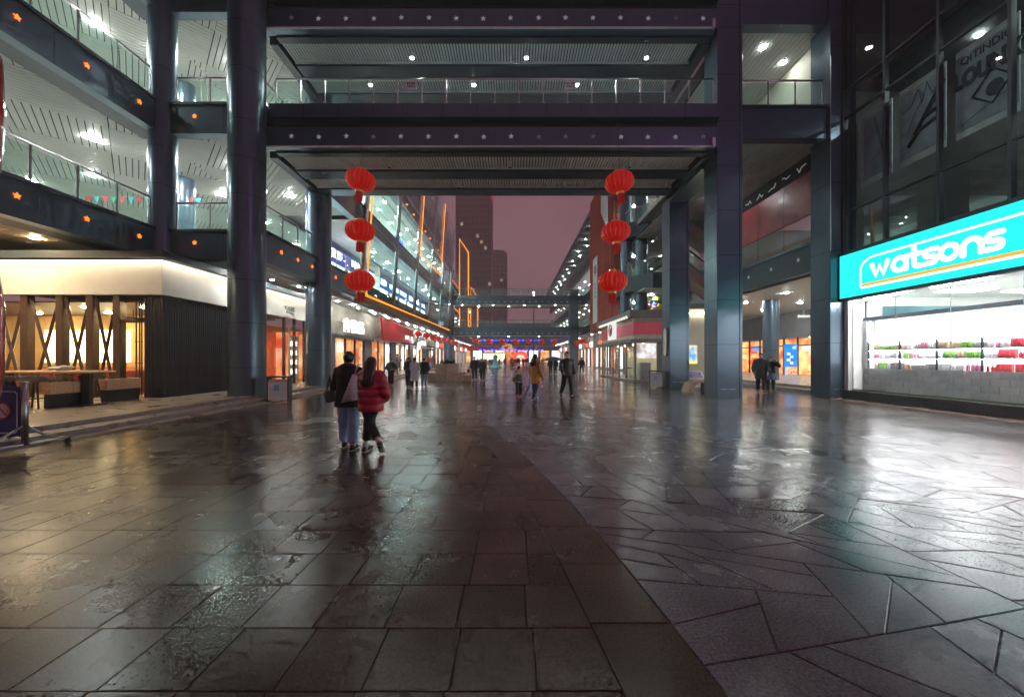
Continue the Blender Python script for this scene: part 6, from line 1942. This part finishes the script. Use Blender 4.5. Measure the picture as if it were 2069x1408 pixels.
    def coat(X, Y, Z):
        d = torso(X, Y, Z, G)
        hip = cone(X, Y, Z, np.array([J['pelvis'][0], J['pelvis'][1], zc-0.02]), J['chest'], 0.150*s+G+hem_out, 0.128*s+G, 1.2)
        d = smin(d, hip, 0.05)
        if puffer: d = d - 0.016*np.abs(np.sin((Z-zc)*math.pi/(0.125*s))) + 0.012
        else: d = d + 0.005*np.sin(Z*38+X*17)*np.sin(X*41+Y*23)
        d = np.maximum(d, zc-Z)
        for sd in 'lr':
            a = arm(X, Y, Z, sd, G*0.85, 0.034)
            if puffer:
                q = J['elb'+sd]; L_ = np.sqrt((X-q[0])**2+(Y-q[1])**2+(Z-q[2])**2)
                a = a-0.010*np.abs(np.sin(L_*math.pi/0.10))
            n_ = J['fdir'+sd]; c = J['wri'+sd]-n_*0.015*s
            a = np.maximum(a, (X-c[0])*n_[0]+(Y-c[1])*n_[1]+(Z-c[2])*n_[2]-0.0)
            a = a + 0.004*np.sin(Z*60+Y*30)
            d = smin(d, a, 0.035)
        nk = J['neck']+np.array([0, 0, 0.015*s])
        col = cone(X, Y, Z, J['neck']-np.array([0, 0, 0.05*s]), nk, 0.085*s+G*0.4, 0.070*s+G*0.35)
        d = smin(d, col, 0.035)
        top_cut = J['neck'][2]+0.045*s
        d = np.maximum(d, Z-top_cut)
        d = np.maximum(d, -cone(X, Y, Z, nk+np.array([0, 0.015*s, 0]), nk+np.array([0, 0.03*s, 0.1*s]), 0.052*s, 0.062*s))
        if hood: d = smin(d, ell(X, Y, Z, J['neck']+np.array([0, -0.075, 0.0])*s, np.array([0.135, 0.085, 0.07])*s), 0.04)
        return d
    garment('jacket', coat, lo, hi, h, top, t)
    if skirt:
        zs_ = J['pelvis'][2]
        def sk(X, Y, Z):
            u = np.clip((zs_+0.02-Z)/(0.36*s), 0, 1)
            ang = np.arctan2(Y, X)
            r = np.sqrt(X*X+Y*Y)-(0.155*s+0.17*s*u+0.018*u*np.sin(ang*11))
            return np.maximum(np.maximum(r, Z-zs_-0.02), zs_-0.34*s-Z)
        garment('skirt', sk, lo, hi, h, skirt, t)
    # hair
    hm = haircol or HAIR
    if hair:
        def hr(X, Y, Z):
            d = ell(X, Y, Z, hc+np.array([0, -0.016, 0.024])*s, np.array([0.088, 0.102, 0.108])*s)
            cut = np.maximum(Z-(hc[2]+0.055*s), -1)  # forehead line
            fr = np.maximum((hc[1]+0.030*s)-Y, Z-(hc[2]+0.062*s))
            d = np.maximum(d, -fr)
            if hair == 'short': d = np.maximum(d, (hc[2]-0.045*s)-Z+0.25*np.maximum(Y-hc[1], 0))
            if hair in ('long', 'mid'):
                zl = 0.29 if hair == 'long' else 0.20
                b_ = cone(X, Y, Z, hc+np.array([0, -0.045, 0.0])*s, hc+np.array([0.0, -0.100-coat_r*1.6, -zl])*s, 0.098*s, 0.135*s, 1.75)
                fr2 = np.maximum((hc[1]+0.01*s)-Y, -1)
                b_ = np.maximum(b_, Y-(hc[1]+0.012*s)) + 0.005*np.sin(X*150)
                d = smin(d, b_, 0.03)
            if hair == 'bun':
                d = smin(np.maximum(d, (hc[2]-0.06*s)-Z), ell(X, Y, Z, hc+np.array([0, -0.10, 0.03])*s, np.array([0.05, 0.045, 0.05])*s), 0.02)
            if hair == 'tail':
                d = smin(np.maximum(d, (hc[2]-0.06*s)-Z), cone(X, Y, Z, hc+np.array([0, -0.10, 0.02])*s, hc+np.array([0.01, -0.13, -0.20])*s, 0.035*s, 0.022*s), 0.02)
            return d
        garment('hair', hr, hc-np.array([0.22, 0.34, 0.52])*s, hc+np.array([0.2, 0.2, 0.2])*s, h*0.7, hm, t)
    # shoes
    sm = shoe or M['black']
    for sd in 'lr':
        a, b, c = J['heel'+sd], J['toe'+sd], J['ank'+sd]
        def sf(X, Y, Z):
            d = cone(X, Y, Z, a+np.array([0, 0, 0.012]), b+np.array([0, 0, 0.010]), 0.040*s, 0.040*s)
            d = smin(d, cone(X, Y, Z, c, c-np.array([0, 0, 0.03*s]), 0.043*s, 0.045*s), 0.03)
            return d
        mn = np.minimum(np.minimum(a, b), c)-0.08; mx_ = np.maximum(np.maximum(a, b), c)+0.08
        so = garment('shoe', sf, mn, mx_, h*0.6, sm, t)
        dirv = b-a
        pz = np.array([0, 0, -0.020*s])
        mb_ = MB(); mb_.tube([tuple(a+pz-dirv*0.12), tuple(a*0.5+b*0.5+pz), tuple(b+pz+dirv*0.14)], [0.042*s, 0.047*s, 0.044*s], 10)
        me = mb_.mesh('sole'); me.materials.append(SOLE)
        cz = float((a+pz)[2])
        for v in me.vertices:
            u = ((v.co.y-a[1])*dirv[1]+(v.co.x-a[0])*dirv[0])/max(dirv[0]**2+dirv[1]**2, 1e-6)
            base = a[2]+(b[2]-a[2])*u-0.020*s
            v.co.z = base+(v.co.z-base)*0.35
        put('sole', me, so if so else t)
        if socks:
            MB().tube([tuple(c-np.array([0, 0, 0.02])), tuple(c+(J['knee'+sd]-c)*0.28)], 0.046*s, 10).build('sock', socks, t, smooth=True)
    if scarf:
        nk = J['neck']
        MB().tube([(nk[0]+0.085*s*math.cos(a*0.5236), nk[1]+0.085*s*math.sin(a*0.5236)+0.01, nk[2]+0.01*math.sin(a)) for a in range(13)], 0.042*s, 8).build('scarf', scarf, t, smooth=True)
    return t, J, s

black = cloth('black', (0.010, 0.010, 0.012)); blackk = cloth('black_knit', (0.016, 0.016, 0.018), 0.9)
denim = cloth('denim', (0.28, 0.44, 0.68), 0.85); denim2 = cloth('pale_denim', (0.22, 0.30, 0.42), 0.85); navy = cloth('navy', (0.012, 0.018, 0.035))
red_p = cloth('crimson', (0.40, 0.014, 0.045), 0.55, bump=0.08); white_c = cloth('white_coat', (0.52, 0.51, 0.56)); must = cloth('mustard', (0.40, 0.18, 0.035))
leath = pbr('black_leather', (0.016, 0.017, 0.020), 0.33, var=0.2, vscale=10, bump=0.25, bscale=25)
grey_c = cloth('grey', (0.12, 0.13, 0.14)); green_c = cloth('dark_green', (0.02, 0.03, 0.028)); beige = cloth('beige', (0.45, 0.35, 0.25)); bred = cloth('bright_red', (0.5, 0.03, 0.02))
PI = math.pi
# foreground couple, seen from behind (facing +y)
p1, J1, s1p = person('person in a short black coat and blue cropped jeans walking away with a friend', (-2.72, 6.25, 0), 0.06, 1.63,
    dict(legl=0.22, kneel=0.10, outl=0.05, legr=-0.08, kneer=0.05, outr=0.02, arml=0.25, abdl=0.30, elbl=1.15, innl=0.7, armr=0.15, abdr=0.2, elbr=1.1, innr=0.4, lean=0.03),
    black, 0.75, denim, 0.020, M['black'], 'bun', coat_r=0.02, hem_out=0.03, h=0.011, shw=0.165, trouser_end=0.11, hood=True, hide_hands=True)
tote = thing('shoulder_bag', 'dark grey-green shoulder bag carried by the person in black', 'bag', (-2.99, 6.24, 0.78))
MB().bbox(-0.045, 0.045, -0.11, 0.11, 0, 0.20, 0.02).build('bag_body', pbr('olive_bag', (0.06, 0.06, 0.045), 0.6), tote)
MB().tube([(0, -0.08, 0.20), (0.08, -0.01, 0.42), (0, 0.08, 0.20)], 0.012, 6).build('strap', pbr('olive_bag', (0.06, 0.06, 0.045), 0.6), tote)
tote.rotation_euler = (0, -0.25, 0)
p2, J2, s2p = person('woman in a crimson puffer jacket and black trousers walking away', (-2.26, 6.02, 0), -0.10, 1.57,
    dict(legr=0.12, kneer=0.08, outr=-0.40, legl=-0.02, kneel=0.62, outl=-0.22, shinl=0.72, footl=0.70, arml=0.2, abdl=0.3, elbl=0.9, innl=0.3, armr=-0.05, abdr=0.32, elbr=0.9, innr=0.75, lean=0.03),
    red_p, 0.76, black, 0.006, M['black'], 'long', coat_r=0.032, puffer=True, hem_out=0.010, h=0.011, shw=0.16, trouser_end=0.19, haircol=HAIRB, socks=pbr('white_sock', (0.65, 0.64, 0.66), 0.8), hide_hands=True)
bag = thing('tote_bag', 'pale striped canvas tote hanging from the shoulder of the woman in red', 'bag', (-2.50, 5.86, 0.84))
cv = pbr('striped_canvas', (0.50, 0.47, 0.47), 0.8, var=0.25, vscale=4, stretch=(1, 1, 18))
MB().add([(-0.15, -0.03, -0.02), (0.09, -0.04, 0.02), (0.08, -0.03, 0.40), (0.02, -0.02, 0.42), (-0.14, 0.05, -0.02), (0.10, 0.04, 0.02), (0.08, 0.02, 0.40), (0.02, 0.02, 0.42), (-0.03, -0.07, 0.15), (-0.03, 0.08, 0.15)],
         [(0, 1, 8), (1, 2, 8), (2, 3, 8), (3, 0, 8), (5, 4, 9), (6, 5, 9), (7, 6, 9), (4, 7, 9), (0, 4, 5, 1), (1, 5, 6, 2), (2, 6, 7, 3), (3, 7, 4, 0)]).build('bag_body', cv, bag, smooth=True)
MB().tube([(0.05, 0, 0.40), (0.085, -0.03, 0.50), (0.11, -0.02, 0.565), (0.13, 0.06, 0.57)], 0.013, 6).build('strap', cv, bag)

# mid-street figures
p, J, s_ = person('woman in a mustard parka with a folded umbrella walking ahead', (0.84, 13.6, 0), -0.75, 1.68,
    dict(legl=0.14, kneel=0.1, legr=-0.18, kneer=0.22, footr=0.3, arml=0.1, abdl=0.25, elbl=0.25, armr=0.0, abdr=0.15, elbr=0.5), must, 0.62, navy, 0.004, M['black'], 'mid', coat_r=0.02, hem_out=0.045, h=0.016, shw=0.165, trouser_end=0.08, fingers=True)
um = thing('closed_umbrella', 'closed dark blue umbrella pointed at the ground beside the mustard parka', 'umbrella', (0.40, 13.5, 0.0))
MB().tube([(0.0, 0, 0.02), (0.05, 0, 0.12), (0.20, 0.0, 0.50), (0.26, 0.0, 0.66)], [0.006, 0.022, 0.034, 0.016], 10).build('canopy', pbr('umbrella_blue', (0.03, 0.06, 0.10), 0.45), um, smooth=True)
MB().tube([(0.26, 0, 0.66), (0.30, 0, 0.76), (0.31, 0, 0.79)], 0.013, 8).build('handle', pbr('umbrella_handle', (0.5, 0.5, 0.48), 0.4), um)
person('man in a black leather jacket striding towards the viewer', (2.12, 14.5, 0), PI+0.25, 1.80,
    dict(legl=0.30, kneel=0.12, legr=-0.25, kneer=0.35, footr=0.45, arml=-0.15, abdl=0.2, elbl=0.35, armr=0.1, abdr=0.2, elbr=0.9, innr=0.3), leath, 0.84, black, 0.01, blackk, 'short', coat_r=0.02, hem_out=0.0, h=0.016, shw=0.20, fingers=True, face=True)
person('small child in a beige vest jacket running ahead with red shoes', (0.27, 14.8, 0.0), 0.1, 1.22,
    dict(legl=-0.1, kneel=0.5, footl=0.5, legr=0.1, kneer=0.1, arml=-0.3, abdl=0.35, elbl=0.4, armr=0.3, abdr=0.3, elbr=1.5), beige, 0.80, black, 0.01, cloth('red_shoe', (0.5, 0.04, 0.04)), 'short', coat_r=0.02, hem_out=0.03, h=0.014, shw=0.16)
bp = thing('child_backpack', 'small grey backpack on the running child', 'backpack', (0.27, 14.66, 0.62))
MB().bbox(-0.10, 0.10, -0.06, 0.05, 0, 0.26, 0.03).build('pack', grey_c, bp)
person('man in a long black coat, left of the trio walking away', (-5.32, 19.4, 0), 0.0, 1.62, dict(legl=0.1, legr=-0.12, kneer=0.2, arml=0.2, elbl=0.9, armr=0.2, elbr=0.9, innl=0.5, innr=0.5), black, 0.62, black, 0.01, M['black'], 'short', coat_r=0.02, h=0.02, hide_hands=True)
person('woman in a knee-length white coat, middle of the trio walking away', (-4.82, 18.6, 0), 0.0, 1.58, dict(legl=-0.05, legr=0.08, kneel=0.15, arml=0.2, elbl=0.8, armr=0.2, elbr=0.8, innl=0.5, innr=0.5), white_c, 0.46, black, 0.0, M['black'], 'tail', coat_r=0.02, hem_out=0.02, h=0.018, shw=0.165, hide_hands=True)
person('person in a black hooded jacket and pale jeans, right of the trio', (-4.56, 19.5, 0), 0.0, 1.56, dict(legl=0.08, legr=-0.08, kneer=0.1, arml=0.2, elbl=0.9, armr=0.1, elbr=0.9, innl=0.5, innr=0.5), blackk, 0.78, denim2, 0.006, cloth('grey_shoe', (0.3, 0.3, 0.32)), 'short', hood=True, coat_r=0.035, h=0.02, hide_hands=True)
person('man in a black jacket standing with hands at his waist before the shops', (-6.70, 20.8, 0), PI-0.2, 1.52, dict(legl=0.05, legr=-0.05, arml=-0.1, abdl=0.5, elbl=1.3, innl=1.0, armr=-0.1, abdr=0.5, elbr=1.3, innr=1.0), black, 0.84, black, 0.01, M['black'], 'short', coat_r=0.02, h=0.02, face=True)
person('man in a long grey-green coat waiting by the red signboard shop', (-9.6, 31.5, 0.22), -1.2, 1.70, dict(armr=0.4, elbr=1.6, arml=0.1), grey_c, 0.55, grey_c, 0.01, M['black'], 'short', coat_r=0.03, h=0.025)
person('person in grey standing behind the trio near the shop door', (-9.2, 33.5, 0.22), PI, 1.62, dict(arml=0.2), grey_c, 0.8, black, 0.01, M['black'], 'short', coat_r=0.02, h=0.025)
person('person in a bright red jacket and jeans on the left terrace', (-9.35, 43.0, 0.22), PI-0.3, 1.70, dict(legl=0.1, legr=-0.1, arml=0.2, elbl=1.0), bred, 0.85, denim, 0.01, M['black'], 'short', coat_r=0.03, h=0.03)
person('person in beige beside the red jacket on the left terrace', (-9.75, 42.0, 0.22), PI, 1.62, dict(arml=0.2), beige, 0.6, beige, 0.01, M['black'], 'mid', coat_r=0.02, h=0.03)
person('man in a black jacket and dark jeans walking hand in hand towards us', (-2.62, 26.2, 0), PI, 1.66, dict(legl=0.1, legr=-0.1, kneer=0.15, abdl=0.25, elbl=0.2, abdr=0.2, elbr=0.3), black, 0.86, navy, 0.01, M['black'], 'short', coat_r=0.03, h=0.022, face=True)
person('woman in a black coat with a red scarf walking beside the man', (-2.05, 26.0, 0), PI, 1.55, dict(legl=-0.06, legr=0.06, arml=0.1, elbl=0.8, armr=0.1, elbr=0.8), black, 0.60, black, 0.0, M['black'], 'bun', coat_r=0.03, hem_out=0.03, h=0.022, scarf=bred, face=True)
hb = thing('handbag', 'small dark handbag carried by the man of the approaching couple', 'bag', (-3.02, 26.1, 0.55)); MB().bbox(-0.09, 0.09, -0.06, 0.06, 0, 0.2, 0.02).build('bag_body', M['black'], hb)
MB().tube([(-0.06, 0, 0.2), (0, 0, 0.3), (0.06, 0, 0.2)], 0.01, 6).build('handle', M['black'], hb)
person('person in a dark coat under the open umbrella, on the left', (3.75, 36.5, 0), 0, 1.62, dict(legl=0.1, legr=-0.1, armr=0.3, elbr=1.6), black, 0.72, black, 0.01, M['black'], 'short', coat_r=0.03, h=0.03)
person('person in a long dark coat under the open umbrella, on the right', (4.2, 36.5, 0), 0, 1.58, dict(legl=-0.1, legr=0.1), black, 0.45, black, 0.01, M['black'], 'mid', coat_r=0.03, h=0.03)
um = thing('open_umbrella', 'open dark blue umbrella over the couple walking away', 'umbrella', (4.0, 36.4, 1.30))
pr = [(0.98, 0.02), (0.94, 0.09), (0.75, 0.24), (0.5, 0.34), (0.25, 0.40), (0.03, 0.43)]
MB().lathe(pr, 16).build('canopy', pbr('umbrella_navy', (0.03, 0.06, 0.10), 0.5), um)
MB().tube([(0, 0, -0.55), (0, 0, 0.5)], 0.012, 6).build('shaft', M['steel'], um)
person('man in black walking alone near the right shops', (7.0, 37.8, 0), 0.1, 1.66, dict(legl=0.15, legr=-0.15, kneer=0.2, abdl=0.3, abdr=0.3), black, 0.8, black, 0.01, M['black'], 'short', coat_r=0.02, h=0.03)
person('person in dark grey walking by the far right column', (6.3, 44.0, 0), 0.0, 1.64, dict(legl=0.1, legr=-0.1), grey_c, 0.7, black, 0.01, M['black'], 'short', coat_r=0.03, h=0.03)
person('person in a blue-grey coat walking beyond the mustard parka', (2.9, 42.0, 0), 0.0, 1.66, dict(legl=0.1, legr=-0.12), cloth('bluegrey', (0.14, 0.20, 0.30)), 0.5, navy, 0.01, M['black'], 'short', coat_r=0.02, h=0.03)
# pair at the right arcade steps
person('man in a dark green knee-length coat walking by the right steps', (11.05, 16.7, 0), PI-0.55, 1.76, dict(legl=0.12, legr=-0.15, kneer=0.2, arml=0.05, abdl=0.25, elbl=0.5, innl=0.3, armr=0.05, abdr=0.25, elbr=0.5, innr=0.3), green_c, 0.62, navy, 0.01, M['black'], 'short', coat_r=0.035, hem_out=0.02, h=0.018, shw=0.19, face=True)
person('woman in a dark jacket and blue flared skirt touching her hair', (11.62, 16.9, 0), PI-0.55, 1.60, dict(legl=-0.05, legr=0.08, armr=0.2, abdr=0.1, elbr=0.9, arml=1.2, abdl=0.5, elbl=1.7, innl=0.9), blackk, 0.92, black, 0.0, M['black'], 'mid', coat_r=0.015, skirt=cloth('blue_skirt', (0.13, 0.20, 0.45)), h=0.018, shw=0.165, face=True)
# far crowd: a few figures built once, then copied
prot = []
for i, (tp, lg, hm_, hd) in enumerate(((black, black, 0.75, 0), (grey_c, navy, 0.6, PI), (navy, black, 0.8, 0.4), (beige, black, 0.6, PI), (black, denim, 0.8, PI), (bred, black, 0.8, 0))):
    x, y = (-6.0+2.3*i, 66+3*i)
    p, _, _ = person('distant pedestrian in the far street wearing '+('a black coat and black trousers', 'a grey coat', 'a navy jacket', 'a beige coat', 'a black jacket and jeans', 'a red jacket')[i], (x, y, 0), hd, 1.62+0.03*i, dict(legl=0.1, legr=-0.12, kneer=0.15, arml=0.1, armr=-0.1), tp, hm_, lg, 0.01, M['black'], 'short' if i % 2 else 'mid', coat_r=0.03, h=0.04, group='far crowd in '+('black', 'grey', 'navy', 'beige', 'black with jeans', 'red')[i])
    prot.append(p)
for k in range(26):
    c = copy_tree(prot[k % 6]); y = random.uniform(58, 96)
    c.location = (random.uniform(-0.085, 0.095)*y, y, 0); c.rotation_euler = (0, 0, random.uniform(-0.4, 0.4)+(PI if k % 2 else 0))
# ------------------------------------------------------------------ damp night air
hz = MB().box(-420, 420, -320, 720, -1.0, 122).build('haze', None)
tag(hz, 'thin damp night haze filling the whole street', kind='stuff')
hm, hn, hl, ho = _new('night_haze')
pv = hn.new('ShaderNodeVolumePrincipled')
pv.inputs['Color'].default_value = (1.0, 0.97, 0.99, 1)
pv.inputs['Density'].default_value = 0.0018
pv.inputs['Anisotropy'].default_value = 0.2
hl.new(pv.outputs[0], ho.inputs['Volume'])
hz.data.materials.append(hm)
cy.volume_bounces = 0
